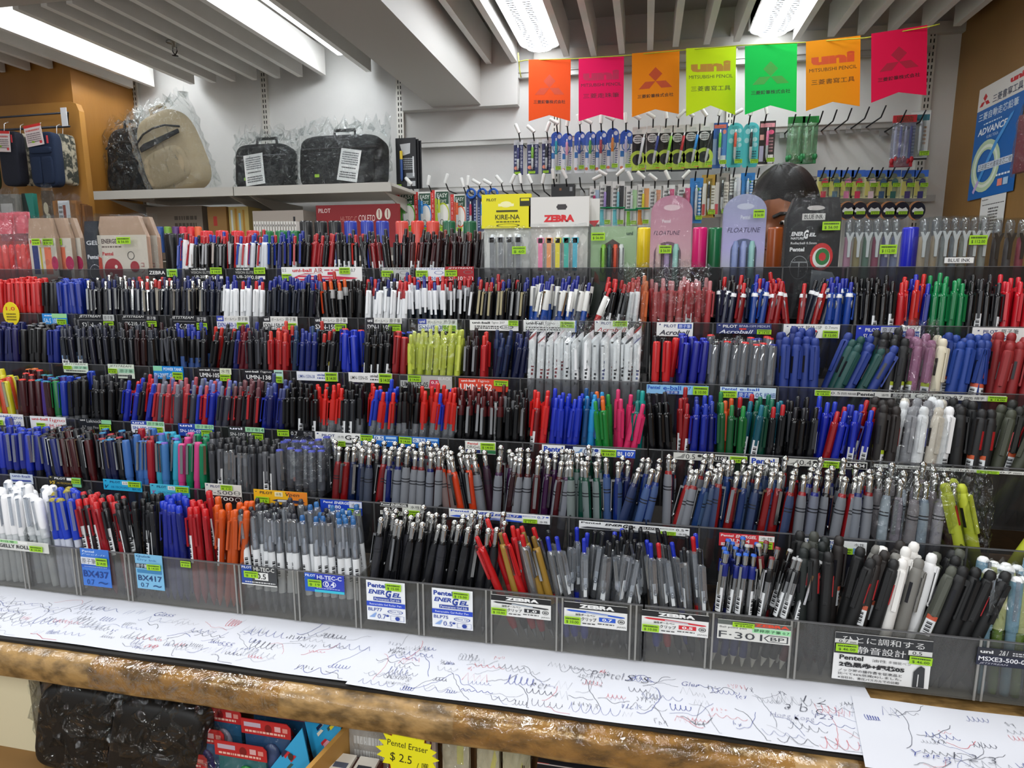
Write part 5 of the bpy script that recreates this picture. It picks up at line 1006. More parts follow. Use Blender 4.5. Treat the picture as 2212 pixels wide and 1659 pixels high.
fill(5, 1894, 2040, 'energel', [('#8fa0b4', '#a9b8c6'), ('#9a94a0', '#b4b0b8'), ('#a8b4c0', '#b8c4ce'), ('#8a8288', '#9c969a')], ['pale blue patterned pen', 'mauve patterned pen', 'striped pale pen', 'grey patterned pen'], 'bagged at right', 3, 2, 3)
fill(5, 2044, 2080, 'energel', [('#2c1c18', '#3a2420'), ('#2a2020', '#50403c')], ['brown patterned pen', 'dark patterned pen'], 'end of bagged row', 3, 3, 3)
fill(5, 2092, 2150, 'multi', [('#d8e23a', '#b8262c'), ('#c8d43c', '#b8262c')], ['yellow-green multi pen', 'lime multi pen'], 'left of yellow pair', 2, -14, 4)
fill(5, 2165, 2240, 'multi', [('#d8e23a', '#b8262c')], 'yellow-green multi pen', 'leaning at right edge', 1, 26, 4)
bag(5, 590, 694, .070, 'crinkled clear bag over smoky violet-ended pens on fifth tier', 21)
bag(5, 1888, 2084, .080, 'crinkled clear bag over pale patterned pens on fifth tier', 22)
bag(5, 2088, 2156, .075, 'crinkled clear bag over yellow-green pens at right, fifth tier', 23)
bag(6, 2125, 2270, .070, 'crinkled clear bag over highlighters at the bottom right corner', 24)
bag(6, 30, 96, .03, 'clear bag standing among the white caps at bottom left', 25)
# ---- fourth tier
kw = dict(kind='rollerball_pen')
fill(4, -60, 22, 'cap', [('#e8dc2a', 'clear', '#c8c8a8', '#e8dc2a'), ('#e0522a', '#e0522a', '#c8a8a0', '#e8452a')], ['yellow capped pen', 'orange capped pen'], 'at far left', 3, -14, 4)
fill(4, 24, 58, 'cap', [('#4a1a20', '#3a1418', '#4a2a2c', '#e8342a'), ('#3c1418', '#3a1418', '#4a2a2c', '#e8782a')], ['maroon pen with red top', 'maroon pen with orange top'], 'left over red card', 3, -4, 3)
fill(4, 62, 118, 'cap', [('#147a40', '#147a40', '#8ab89a', '#1a9050'), ('#4a2c8c', '#4a2c8c', '#9a8ab8', '#1f6ac0'), ('#1c38b0', '#1c38b0', '#8a90b8', '#2050c8'), ('#4a1a20', '#3a1418', '#4a2a2c', '#1a8a9c')], ['green capped pen', 'violet capped pen', 'blue capped pen', 'maroon pen with teal top'], 'centre over red card', 3, -8, 4)
fill(4, 120, 168, 'cap', [('#1c38b0', '#1c38b0', '#8a90b8', '#2050c8'), ('#15161a', '#15161a', '#6a6c70', '#1c1d22'), ('#e4e6e4', '#1a8a4a', '#c8ccc8', '#1a8a4a')], ['bright blue capped pen', 'black capped pen', 'white labelled green capped pen'], 'right over red card', 3, -2, 4)
fill(4, 178, 226, 'click', [(K, K, '#2a2b30', K), ('#222328', K, '#3c3d42', K)], ['black click pen', 'charcoal click pen'], 'above dark narrow card', 3, -2, 3, **kw)
fill(4, 229, 298, 'click', [('#2030b0', '#2a2a9a', '#2a48d0', '#1c34b8'), ('#c8202a', '#9a2026', '#e8323a', '#d0242c'), ('#1a1b22', K, '#33343a', K)], ['blue click pen', 'red click pen', 'black click pen'], 'left over white-blue card', 3, 4, 7, **kw)
fill(4, 302, 382, 'click', [('#7a80a8', '#5a60a0', '#7078b8', '#2c38a8'), ('#5c5e6a', '#44464e', '#8c90a0', '#3a3c44'), ('#b8323a', '#a02a30', '#c8606a', '#c8242c')], ['pale blue click pen', 'smoky click pen', 'ruby click pen'], 'right over white-blue card', 3, 1, 8, **kw)
fill(4, 386, 470, 'click', [('#c0262e', '#a02028', '#d85a60', '#d0242c'), ('#2434b0', '#2030a0', '#7a86d0', '#2038c0'), ('#4a4c58', '#33343c', '#8088a0', '#2a2c33')], ['red click pen', 'blue click pen', 'grey click pen'], 'above royal blue card', 3, 2, 9, **kw)
fill(4, 474, 540, 'click', [('#3a1e24', '#2a1418', '#7a4a50', '#c8242c'), ('#22242c', K, '#5a5c66', '#1c1d22')], ['dark red click pen with red clip', 'dark click pen'], 'above dark grey card', 3, 2, 5, **kw)
fill(4, 543, 596, 'click', [('#16268c', '#14206a', '#5a6ab8', '#1c34c0'), ('#1a2060', '#14183a', '#4a5288', '#1c2c90')], ['royal blue click pen', 'deep blue click pen'], 'right of dark green card', 3, 2, 5, **kw)
fill(4, 600, 655, 'click', [(K, K, K, K, ('code',)), (K, '#1c1c20', K, K)], ['barcoded black click pen', 'black click pen'], 'above black pen card', 3, 0, 2, **kw)
fill(4, 660, 722, 'click', [('clear', '#c8242a', '#ee2a24', '#e02822', ('two', '#e42a22')), (K, K, K, K, ('code',)), ('clear', '#c8242a', '#ee2a24', '#e02822', ('two', '#e42a22'))], ['red topped click pen', 'black barcoded click pen', 'bright red topped pen'], 'left over white bird card', 3, -2, 6, **kw)
fill(4, 725, 772, 'click', [('clear', K, K, K, ('two', K)), ('#33353a', K, K, K, ('code',))], ['black topped clear click pen', 'dark barcoded click pen'], 'centre over white bird card', 3, 0, 2, **kw)
fill(4, 776, 836, 'click', [('clear', '#c8242a', '#e62a24', '#d82822', ('two', '#e02a22')), ('clear', '#2038b0', '#2346d8', '#1f3cc8', ('two', '#2142cc'))], ['red topped clear pen', 'blue topped clear pen'], 'right over white bird card', 3, 2, 7, **kw)
fill(4, 840, 888, 'click', [('clear', K, K, K, ('two', K))], 'black topped clear click pen', 'left over second bright blue card', 3, 0, 4, **kw)
fill(4, 892, 968, 'click', [('clear', '#c8242a', '#e62a24', '#d82822', ('two', '#e02a22')), ('clear', '#2038b0', '#2346d8', '#1f3cc8', ('two', '#2142cc'))], ['scarlet topped clear pen', 'royal blue topped clear pen'], 'right over second bright blue card', 3, 1, 6, **kw)
fill(4, 974, 1078, 'click', [(K, K, '#5a1418', '#9a9ca0', ('ring', '#54151a')), ('#1a1a1e', K, '#641a1e', '#c8c8c8', ('code',))], ['black pen with maroon button', 'black labelled pen with maroon button'], 'above white logo card', 3, 0, 3, **kw)
fill(4, 1081, 1128, 'click', [(K, K, K, K), ('#16171b', K, '#202126', '#8a8c90')], ['plain black click pen', 'black pen with grey clip'], 'right of white logo card', 3, 0, 3, **kw)
fill(4, 1133, 1172, 'click', [('#d82428', '#c82026', '#ee2a26', '#e02424', ('two', '#e62622')), ('#8a3034', '#c82026', '#ee2a26', '#e02424', ('code',))], ['bright red click pen', 'red barcoded click pen'], 'above blue name card', 3, 2, 4, **kw)
fill(4, 1175, 1242, 'click', [('#1c30b8', '#18289a', '#2440d8', '#1c34c0', ('two', '#2038c8'))], 'ultramarine click pen', 'right of bright red pens', 3, 2, 5, **kw)
fill(4, 1246, 1292, 'click', [('#2a94d8', '#2484c0', '#2ca4ea', '#289ae0', ('two', '#2aa0e6')), ('#16487a', '#143e6a', '#1c5a98', '#184e88')], ['sky blue click pen', 'denim blue click pen'], 'left over pale card', 3, 1, 3, **kw)
fill(4, 1295, 1322, 'click', [('#1c8c3c', '#187a34', '#22a048', '#1c8c3c', ('two', '#1f963f')), ('#1c8c3c', '#187a34', '#f07020', '#1c8c3c')], ['green click pen', 'green pen with orange button'], 'centre over pale card', 3, -5, 3, **kw)
fill(4, 1324, 1360, 'click', [('#e8306c', '#d82a62', '#f03c78', '#e8306c', ('two', '#ec3672'))], 'hot pink click pen', 'right over pale card', 3, 3, 9, **kw)
fill(4, 1362, 1386, 'click', [('#109a94', '#0e8a84', '#18b0aa', '#109a94', ('two', '#12a49e')), ('#0f6a66', '#0e5a56', '#1a807a', '#0f6a66')], ['teal click pen', 'dark teal click pen'], 'end of left rack', 3, 0, 3, **kw)
fill(4, 1405, 1460, 'click', [(K, K, K, K), ('#18191c', K, '#28292e', K)], ['tall black click pen', 'tall charcoal click pen'], 'left end of right rack', 3, -6, 2, up=-.0, **kw)
fill(4, 1464, 1482, 'click', [('#8a1418', '#7a1014', '#b02026', '#9a181c', ('code',))], 'dark red labelled pen', 'left over first cream card', 3, 1, 2, **kw)
fill(4, 1485, 1548, 'click', [('#1a2894', '#16207a', '#2c44c0', '#1c30a8'), ('#141c6a', '#121854', '#24389a', '#182890')], ['cobalt click pen', 'dark cobalt click pen'], 'centre over first cream card', 3, 1, 2, **kw)
fill(4, 1552, 1584, 'click', [('#d8501c', '#b84418', '#e8622a', '#d8501c'), ('#1a5a34', '#164c2c', '#2a8a4c', '#1a5a34')], ['orange click pen', 'forest green click pen'], 'right over first cream card', 3, 0, 3, **kw)
fill(4, 1588, 1690, 'click', [('#0f4a3a', '#0c3c30', '#1a7a5c', '#0f4a3a'), ('#14586a', '#104858', '#1e7a92', '#14586a', ('code',)), ('#1c6a34', '#185c2c', '#2a9a4c', '#1c6a34'), ('#16171b', K, '#c8242c', K)], ['dark green click pen', 'teal barcoded pen', 'bright green click pen', 'black pen with red button'], 'over blue logo card', 3, 2, 5, **kw)
fill(4, 1696, 1756, 'click', [(K, K, '#22232a', K), ('#17181c', K, K, '#3a3b40')], ['glossy black click pen', 'charcoal click pen'], 'left over second cream card', 3, 2, 3, **kw)
fill(4, 1760, 1870, 'click', [('#1a2ab0', '#1620a0', '#2a44d0', '#1c30b8'), ('#a0161c', '#8a1216', '#c82228', '#a0161c'), ('#1a2ab0', '#1620a0', '#2a44d0', '#1c30b8', ('code',)), ('#141e7a', '#101860', '#2034a8', '#162488')], ['vivid blue click pen', 'ruby red click pen', 'blue barcoded pen', 'indigo click pen'], 'right over second cream card', 3, 5, 9, **kw)
fill(4, 1884, 1936, 'multi', [('#2a2220', '#c8342c'), ('#221c1a', '#c8342c', '#c8e02a')], ['brown black multi pen', 'brown labelled multi pen'], 'left over long white card', 3, 3, 3)
fill(4, 1942, 2050, 'multi', [('#eeeef0', '#24309a'), ('#d8cec0', '#b81a24'), ('#eeeef0', '#24309a', '#e4e4e6'), ('#b0b0b6', '#b0b0b6')], ['white multi pen', 'cream multi pen', 'white barcoded multi pen', 'pale grey multi pen'], 'bagged over long white card', 3, 4, 3, face=.3)
fill(4, 2056, 2140, 'multi', [('#1a1b1d', '#c8262c'), ('#1f1f22', '#c8262c', '#f06a3a')], ['black multi pen', 'black barcoded multi pen'], 'right of white multi pens', 3, -2, 8)
fill(4, 2144, 2250, 'multi', [('#4c5040', '#c8262c'), ('#22241f', '#c8262c', '#f06a3a')], ['olive multi pen', 'dark olive multi pen'], 'at right edge', 3, 12, 8)
bag(4, 1938, 2056, .074, 'crinkled clear bag over white multi pens on fourth tier', 31)
# ---- third tier
fill(3, -60, 26, 'cap', [('#241f5e', '#241f5e', '#241f5e', '#2a2870'), ('#1c2460', '#1c2460', '#1c2460', '#1c2460')], ['indigo capped pen', 'dark indigo capped pen'], 'at far left', 3, 0, 1)
fill(3, 29, 84, 'cap', [('#1c1c20', '#1c1c20', '#1c1c20', '#2a2a2e'), ('#222224', '#222224', '#222224', '#8a8a8c')], ['black capped pen', 'black capped pen with grey top'], 'right of indigo pens', 3, 0, 1)
fill(3, 87, 114, 'cap', [('#1a2c88', '#1a2c88', '#1a2c88', '#2238a0')], 'navy blue capped pen', 'right of black caps', 3, 0, 1)
fill(3, 118, 226, 'click', [('#16171e', K, '#24252c', '#2a2b33'), ('#1a1c2e', K, '#2c2e44', K), ('#20242e', K, '#3c4050', '#30343e', ('code', '#8ab0e0'))], ['black click pen', 'ink black click pen', 'dark pen with pale label'], 'left of green white cards', 3, -8, 5, **kw)
fill(3, 230, 326, 'click', [('#2a1216', '#1c0c10', '#3c2024', '#2a1216'), ('#15161b', K, '#2a2b30', '#3a3b42'), ('#1c2028', K, '#383c48', K)], ['dark maroon click pen', 'plain black click pen', 'dark slate click pen'], 'over green white card', 3, -6, 6, **kw)
fill(3, 330, 428, 'click', [('#3c5c9c', K, '#2a3ca8', K, ('two', '#15161b')), ('#17181d', K, '#26282e', '#4a4c54')], ['black pen with blue lower barrel', 'black pen with grey clip'], 'over bright blue card', 3, -5, 7, **kw)
fill(3, 432, 482, 'click', [('#8a1c1c', '#7a1818', '#d8342a', '#a8201e'), ('#17181c', K, '#2a2b30', K)], ['wine red click pen', 'black click pen beside red ones'], 'over left black card', 3, 8, 6, **kw)
fill(3, 485, 520, 'click', [('#1c2470', '#181e5c', '#2c3a98', '#1c2470'), ('#6a1c28', '#5a1820', '#8a2834', '#6a1c28')], ['violet blue click pen', 'crimson click pen'], 'right over left black card', 3, 3, 4, **kw)
fill(3, 524, 566, 'click', [('#26262c', K, '#33343c', '#4a4c54')], 'smoky dark click pen', 'over next black card', 3, -3, 3, **kw)
fill(3, 568, 612, 'click', [('#b0242a', '#a02026', '#e8483a', '#c02a2a')], 'translucent red click pen', 'right over next black card', 3, 0, 2, **kw)
fill(3, 615, 670, 'click', [('#17304c', '#142840', '#2a4c78', '#1c3a5c'), ('#1a2870', '#16205a', '#2c3c98', '#1a2870')], ['deep teal blue click pen', 'blue click pen'], 'left over white card', 3, 0, 3, **kw)
fill(3, 674, 722, 'click', [('#15161a', K, '#c8302a', K), ('#1c1d22', K, K, '#4a4c50', ('code', '#c8b83a'))], ['black pen with red button', 'black pen with yellow tag'], 'right over white card', 3, 3, 5, **kw)
fill(3, 725, 768, 'cap', [('#1a34c0', '#1a34c0', '#18289a', '#2040d8'), ('#1a34c0', '#1a34c0', '#18289a', '#e02a22')], ['bright blue capped pen', 'blue pen with red top'], 'centre of third tier', 3, -4, 5)
fill(3, 772, 826, 'click', [('#121317', K, '#1c1d22', '#5a5c62'), ('#121317', K, K, K, ('code',))], ['deep black click pen', 'deep black labelled pen'], 'over next white card', 3, 1, 4, **kw)
fill(3, 829, 868, 'cap', [('#14203c', '#14203c', '#14203c', '#2040c8'), ('#1c3cb8', '#1c3cb8', '#1c3cb8', '#2244d8'), ('#a0242a', '#a0242a', '#8a2024', '#e02a22')], ['navy pen with blue top', 'azure capped pen', 'red capped pen'], 'left of lime pens', 3, 0, 5)
fill(3, 874, 984, 'click', [('#e6f45a', '#dff050', '#eef86a', '#f0fa70', ('two', '#eaf662'))], 'lime yellow pen', 'over grey card', 3, 2, 3, kind='rollerball_pen')
fill(3, 990, 1024, 'click', [('#1c1216', K, '#2c1c20', '#9a9ca0')], 'black brown pen with grey clip', 'right of lime pens', 3, 0, 3, **kw)
fill(3, 1027, 1046, 'click', [('#c8262c', '#b82026', '#e8342c', '#d82c2c')], 'cherry red click pen', 'over red white card', 3, 0, 2, **kw)
fill(3, 1049, 1082, 'click', [('#162040', '#121a34', '#2a3a68', '#1c2a50', ('ring', '#22345e'))], 'dark navy click pen', 'right over red card', 3, 5, 5, **kw)
fill(3, 1085, 1122, 'click', [('#1c2a6c', '#18245a', '#2c40a0', '#1c2a6c'), ('#141c44', '#101634', '#24306a', '#141c44')], ['midnight blue click pen', 'dark midnight pen'], 'left of white bagged pens', 3, 6, 5, **kw)
fill(3, 1130, 1382, 'slant', [('#eceef0', '#2c3a8c'), ('#eef0f2', '#b8242c', '#a04048'), ('#e8eaec', '#e8eaec', '#3a3c44'), ('#eceef0', '#26282e', '#26282e')], ['white flat pen with blue tip', 'white flat pen with red tip', 'plain white flat pen', 'white flat pen with black tip'], 'bagged at centre', 3, 0, 2, face=0, dense=.92)
fill(3, 1405, 1452, 'cap', [('#16171b', '#16171b', '#2c2d33', K), ('#e0262a', '#e0262a', '#8a6a98', '#ee2a26')], ['black capped pen with oval print', 'red capped pen with violet body'], 'left over pale blue card', 3, 4, 4)
fill(3, 1455, 1520, 'cap', [('#20289a', '#2228a8', '#3a3c98', '#2438c8')], 'blue capped pen with white print', 'right over pale blue card', 3, 1, 4)
fill(3, 1526, 1610, 'cap', [('clear', 'clear', 'clear', K), ('clear', 'clear', 'clear', K), ('clear', 'clear', 'clear', '#e82a2a')], ['clear pen with black end', 'clear ribbed pen with black end', 'clear pink pen with red end'], 'left over white-blue card', 3, 2, 3)
fill(3, 1612, 1674, 'cap', [('clear', 'clear', 'clear', '#e82a2a'), ('clear', 'clear', 'clear', '#1c2c98')], ['clear pen with red end', 'clear pen with navy end'], 'right over white-blue card', 3, 2, 2)
fill(3, 1684, 1772, 'multi', [('#24409a', '#24409a'), ('#24409a', '#24409a'), ('#1e3484', '#1e3484')], ['blue matt thick pen', 'royal matt thick pen', 'deep blue matt thick pen'], 'over left end of long card', 3, -1, 3, kind='multi_colour_pen')
fill(3, 1778, 1868, 'multi', [('#14504c', '#14504c'), ('#14504c', '#14504c'), ('#24409a', '#24409a')], ['teal matt thick pen', 'dark teal thick pen', 'blue tilted thick pen'], 'leaning over long card', 3, 22, 4)
fill(3, 1884, 1952, 'multi', [('#1a1b1e', '#1a1b1e', '#c8d83a'), ('#242428', '#242428')], ['black thick pen with barcode', 'black thick pen'], 'middle of long card', 3, 4, 2)
fill(3, 1956, 2012, 'multi', [('#b87aa0', '#b87aa0'), ('#b87aa0', '#b87aa0', '#c8d83a')], ['pink matt thick pen', 'pink barcoded thick pen'], 'bagged right of black ones', 3, 4, 3)
fill(3, 2014, 2030, 'multi', [('#d8cfb8', '#d8cfb8')], 'cream matt thick pen', 'bagged beside pink pens', 2, 5, 2)
fill(3, 2036, 2136, 'multi', [('#204aa8', '#204aa8'), ('#1e429a', '#c8342c', '#f06a4a'), ('#204aa8', '#204aa8')], ['cobalt matt thick pen', 'cobalt thick pen with orange barcode', 'bright blue thick pen'], 'right end of long card', 3, 3, 8)
fill(3, 2140, 2230, 'multi', [('#a8262a', '#a8262a'), ('#a8262a', '#a8262a')], ['brick red thick pen', 'dark red thick pen'], 'at right edge', 3, 6, 3)
bag(3, 870, 988, .070, 'crinkled clear bag over lime yellow pens on third tier', 41)
bag(3, 1126, 1255, .078, 'crinkled clear bag over white flat pens, left of two on third tier', 42)
bag(3, 1258, 1386, .078, 'crinkled clear bag over white flat pens, right of two on third tier', 43)
bag(3, 1952, 2034, .080, 'crinkled clear bag over pink thick pens on third tier', 44)
# ---- second tier
kb = dict(kind='ballpoint_pen')
fill(2, -60, 76, 'cap', [('#e0282a', '#e0282a', '#a83234', '#f03430')], 'scarlet capped pen', 'beside yellow oval card', 3, -6, 6)
fill(2, 82, 112, 'cap', [('#141418', '#141418', '#141418', '#1c1c20')], 'black capped pen', 'left over bright blue card', 3, 0, 1)
fill(2, 114, 168, 'cap', [('#1c38a8', '#1c38a8', '#1c2c80', '#2244c0')], 'blue capped pen', 'right over bright blue card', 3, -8, 5)
fill(2, 174, 252, 'click', [('#1a1b22', K, '#33343c', 'chrome'), ('#15192c', K, '#24306a', 'chrome'), ('#1a1b22', K, 'chrome', 'steel')], ['black pen with chrome clip', 'blue black pen with chrome clip', 'black pen with chrome button'], 'over first black card', 3, -3, 4, **kb)
fill(2, 256, 346, 'click', [('#1c2230', K, 'chrome', 'chrome'), ('#16171c', K, '#c8302c', '#b0a898'), ('#1a2030', K, '#2a2c5c', 'steel')], ['slate pen with chrome button', 'black pen with red button', 'ink blue click pen'], 'over second black card', 3, -4, 6, **kb)
fill(2, 350, 460, 'click', [('#1a2034', '#161b2c', '#1c2c78', '#20263c'), ('#16171c', K, 'chrome', '#b0a898'), ('#1c1f2c', K, '#2a3060', 'steel')], ['dark navy click pen', 'black pen with bronze clip', 'charcoal navy click pen'], 'over third black card', 3, -1, 4, **kb)
fill(2, 466, 558, 'click', [('#e8eaec', '#e8eaec', '#1c2c98', '#e8eaec'), ('#e8eaec', '#e8eaec', '#d8282c', '#e8eaec')], ['white pen with blue button', 'white pen with red button'], 'over white violet card', 2, 0, 3, face=.1, **kb)
fill(2, 562, 676, 'click', [('#121826', K, '#1c2c90', '#1c2438'), ('#16171c', K, '#24389c', '#2a3044')], ['navy pen with blue button', 'black pen with blue button'], 'over white headed card', 3, 0, 5, **kb)
fill(2, 680, 738, 'click', [('#1a1416', K, '#e84a1e', '#d8481e'), ('#17181c', K, '#f0641c', '#17181c', ('ring', '#c8c8c8')), ('#17181c', K, '#c8281e', K)], ['black pen with orange clip', 'black pen with orange button', 'black pen with red orange button'], 'over black white card', 3, -8, 6, **kb)
fill(2, 741, 772, 'click', [(K, K, K, K), ('#1c1d20', K, '#2c2d32', '#3a3b40')], ['black click pen', 'charcoal click pen'], 'left of white pens', 3, 0, 3, **kb)
fill(2, 776, 870, 'click', [('#eaecee', '#e0e2e4', '#d8262a', '#eaecee', ('ring', '#c03a3e')), ('#eaecee', '#e0e2e4', '#1c2880', '#eaecee', ('ring', '#3a4468')), ('#eaecee', '#e0e2e4', '#141418', '#eaecee')], ['white pen with red button', 'white pen with navy button', 'white pen with black button'], 'over black-footed card', 3, 1, 4, face=.3, **kb)
fill(2, 874, 958, 'click', [('#16222e', K, '#2a3c98', '#e4e6ea', ('two', '#dcdee2')), ('#16222e', K, '#d8282c', '#e4e6ea', ('two', '#dcdee2'))], ['white topped dark pen, blue button', 'white topped dark pen, red button'], 'over blue headed card', 3, -7, 6, face=.4, **kb)
fill(2, 962, 1008, 'click', [('#17181d', K, '#c82a2e', '#d0d2d6', ('ring', '#a8aab0')), ('#17181d', K, '#26282e', '#d0d2d6')], ['dark pen with silver clip, red button', 'dark pen with silver clip'], 'left over white roller card', 3, 2, 4, **kb)
fill(2, 1011, 1128, 'click', [('#101116', K, '#1c2c88', '#c0b48c'), ('#101116', K, '#c0262a', '#c0b48c'), ('#101116', K, K, 'chrome')], ['black pen with gold clip, blue button', 'black pen with gold clip, red button', 'black pen with shiny clip'], 'over white roller card', 3, 2, 3, face=0, **kb)
fill(2, 1134, 1250, 'click', [('#2c5ab8', '#24488c', '#1c2c98', 'chrome', ('two', '#e6e6e2')), ('#2c5ab8', '#24488c', '#1c2c98', 'chrome', ('two', '#e6e6e2')), ('#5a6474', '#33383f', '#2a2c34', 'chrome', ('two', '#e6e6e2'))], ['blue pen with white top', 'mid blue pen with white top', 'grey pen with white top'], 'over white blue-edged card', 3, 4, 8, **kb)
fill(2, 1254, 1274, 'click', [('#d83a3c', '#b02a2c', '#d8262a', 'chrome', ('two', '#e6e6e2'))], 'red pen with white top', 'leaning by black pens', 1, 22, 2, **kb)
fill(2, 1280, 1338, 'click', [('#17181b', K, '#d8282c', K, ('code',)), ('#222326', K, '#c0282c', '#3a3b40')], ['black labelled pen with red button', 'black pen with red button'], 'left over white red-lettered card', 3, 9, 3, **kb)
fill(2, 1341, 1372, 'click', [('#dcdee0', '#d0d2d4', '#e0625a', '#dcdee0'), ('#e8eaec', '#d0d2d4', '#c84a4a', '#e8eaec', ('code',))], ['pale grey pen', 'white labelled pen'], 'bagged over red-lettered card', 3, 4, 2, **kb)
fill(2, 1376, 1396, 'click', [('#e8743c', '#d8682f', '#ec8a58', '#e8743c')], 'orange pen', 'bagged beside white pens', 3, 2, 2, **kb)
fill(2, 1404, 1530, 'click', [('#c2444a', '#a8383e', '#dc8a8e', '#c85a5e'), ('#a83238', '#982c32', '#d87478', '#b83c42', ('code',)), ('#cc5a5c', '#a8383e', '#e09a9c', '#d06a6c')], ['rose red pen', 'rose labelled pen', 'pale rose pen'], 'bagged over red-lettered card', 2, -2, 5, **kb)
fill(2, 1546, 1612, 'click', [('#222740', K, K, '#2a2f48', ('oval',)), ('#8e141a', '#7a1216', '#e0262a', '#98181e', ('oval',))], ['navy pen with silver oval', 'red pen with silver oval'], 'left over navy card', 3, 3, 4, **kb)
fill(2, 1615, 1678, 'click', [('#1c48a0', '#183c88', '#2034b8', '#1c48a0', ('oval',)), ('#1c48a0', '#183c88', '#2034b8', '#1c48a0', ('oval',)), ('#a0181e', '#8a1418', '#c82226', '#a0181e', ('oval',))], ['blue pen with silver oval', 'bright blue pen with silver oval', 'ruby pen with silver oval'], 'right over navy card', 3, 5, 4, **kb)
fill(2, 1682, 1722, 'click', [('#a0181e', '#8a1418', '#c82226', '#a0181e', ('oval',))], 'deep red pen with silver oval', 'leaning right of navy card', 3, -10, 4, **kb)
fill(2, 1726, 1772, 'click', [('#262b3c', K, '#1a1b20', '#2a2f48', ('oval',)), ('#9a181c', '#8a1418', '#d8262a', '#a0181e', ('oval',))], ['charcoal pen with silver oval', 'scarlet pen with silver oval'], 'left over white card by box', 3, 10, 6, **kb)
fill(2, 1776, 1836, 'click', [('#1f4cae', '#183c88', '#1c30b0', '#1f4cae', ('oval',))], 'azure pen with silver oval', 'right over white card', 3, 2, 2, **kb)
fill(2, 1844, 1936, 'click', [('#141519', K, '#16171b', '#1c1d21'), ('#1a1a1e', K, K, K, ('code',))], ['black slim pen', 'black labelled slim pen'], 'left over blue card', 3, 1, 2, **kb)
fill(2, 1940, 1962, 'click', [('#d0202a', '#b81c24', '#e82a28', '#d8241f'), ('#e0302a', '#b81c24', '#e82a28', '#d8241f', ('code',))], ['tomato red pen', 'tomato red labelled pen'], 'centre over blue card', 3, 3, 3, **kb)
fill(2, 1965, 2006, 'click', [('#1c28a0', '#182088', '#2234c8', '#1c28a0'), ('#1c28a0', '#182088', '#2234c8', '#1c28a0', ('code',)), ('#d8302a', '#b81c24', '#e82a28', '#d8241f')], ['violet blue pen', 'violet blue labelled pen', 'red pen among blue'], 'right over blue card', 3, 3, 3, **kb)
fill(2, 2010, 2086, 'click', [('#12844a', '#0f7440', '#18a05c', '#12844a')], 'emerald green pen', 'between the blue and white cards', 3, 2, 2, **kb)
fill(2, 2090, 2164, 'click', [('#15161a', K, K, '#1c1d21'), ('#1c1c20', K, '#2a2b30', '#2a2b30', ('code',))], ['jet black pen', 'jet black labelled pen'], 'left over far right card', 3, 2, 2, **kb)
fill(2, 2168, 2230, 'click', [('#e02030', '#c81c28', '#f03040', '#e02030')], 'pinkish red pen', 'at right edge', 3, 2, 2, **kb)
bag(2, 1338, 1400, .078, 'crinkled clear bag over white and orange pens on second tier', 51)
bag(2, 1402, 1534, .078, 'crinkled clear bag over rose red pens on second tier', 52)
# ---- top tier
fill(1, 366, 400, 'click', [('#e8e8ea', '#c8c8cc', '#c82430', '#c82430', ('two', '#e8e8ea')), ('#1c44b0', '#18389a', '#1c44b0', '#1c44b0')], ['white pen with red edge', 'blue pen'], 'left end of top pens', 2, 3, 4, **kb)
fill(1, 404, 488, 'click', [('#15161a', K, '#2a44b0', '#c8b8b0'), ('#17181c', K, '#c8242c', '#b8b8bc'), ('#15161a', K, '#1c1d22', '#c0c0c4')], ['black pen with blue cap', 'black pen with red cap', 'black pen with pale clip'], 'over first black card', 2, 0, 3, **kb)
fill(1, 492, 568, 'click', [('#e0e2e4', '#c8cacc', '#15161a', '#15161a'), ('#e0e2e4', '#c8cacc', '#c8242c', '#c8242c'), ('#c8ccd2', '#b8bcc2', '#2a50b8', '#2a50b8')], ['white pen with black clip', 'white pen with red clip', 'pale pen with blue clip'], 'over second black card', 2, 1, 4, **kb)
fill(1, 572, 640, 'click', [('#1c2c7c', '#18246a', '#24389c', '#1c2c7c'), ('#17181c', K, '#c82c30', '#c82c30', ('code',)), ('#17181c', K, '#24389c', '#24389c')], ['indigo pen', 'black pen with red loop clip', 'black pen with blue clip'], 'left over wide red pen card', 2, -3, 7, **kb)
fill(1, 644, 704, 'click', [('#16171b', K, '#26272c', '#26272c'), ('#b0242a', '#982024', '#c82c30', '#b0242a')], ['dull black pen', 'dull red pen'], 'centre over wide red pen card', 2, 3, 4, **kb)
fill(1, 708, 782, 'click', [('#17181c', K, '#c82c30', '#d83a34', ('code',)), ('#17181c', K, '#24389c', '#2a50b8', ('code',)), ('#17181c', K, '#26272c', '#26272c', ('code',))], ['dark pen with red clip', 'dark pen with blue clip', 'dark pen with black clip'], 'right over wide red pen card', 2, -3, 4, **kb)
fill(1, 786, 842, 'click', [('#8a1a20', K, '#2a2b30', '#5a1418', ('code',)), ('#17181c', K, '#26272c', '#17181c')], ['dark red labelled pen', 'black glossy pen'], 'over grey card', 2, -10, 6, **kb)
fill(1, 846, 940, 'click', [('#2c0d12', K, '#3c1418', '#2c0d12'), ('#4a1016', K, '#1c1216', '#4a1016', ('code',)), ('#1a0c10', K, '#22161a', '#33343a')], ['dark wine pen', 'wine labelled pen', 'black wine pen'], 'over white card', 2, 3, 5, **kb)
fill(1, 944, 1034, 'click', [('#4a1016', K, '#2a1418', '#3c0e12'), ('#2c0d12', K, '#8a3a34', '#5a5c60'), ('#1a0c10', K, '#22161a', '#1a0c10')], ['deep burgundy pen', 'burgundy pen with grey clip', 'black burgundy pen'], 'over dark red card', 2, 1, 4, **kb)
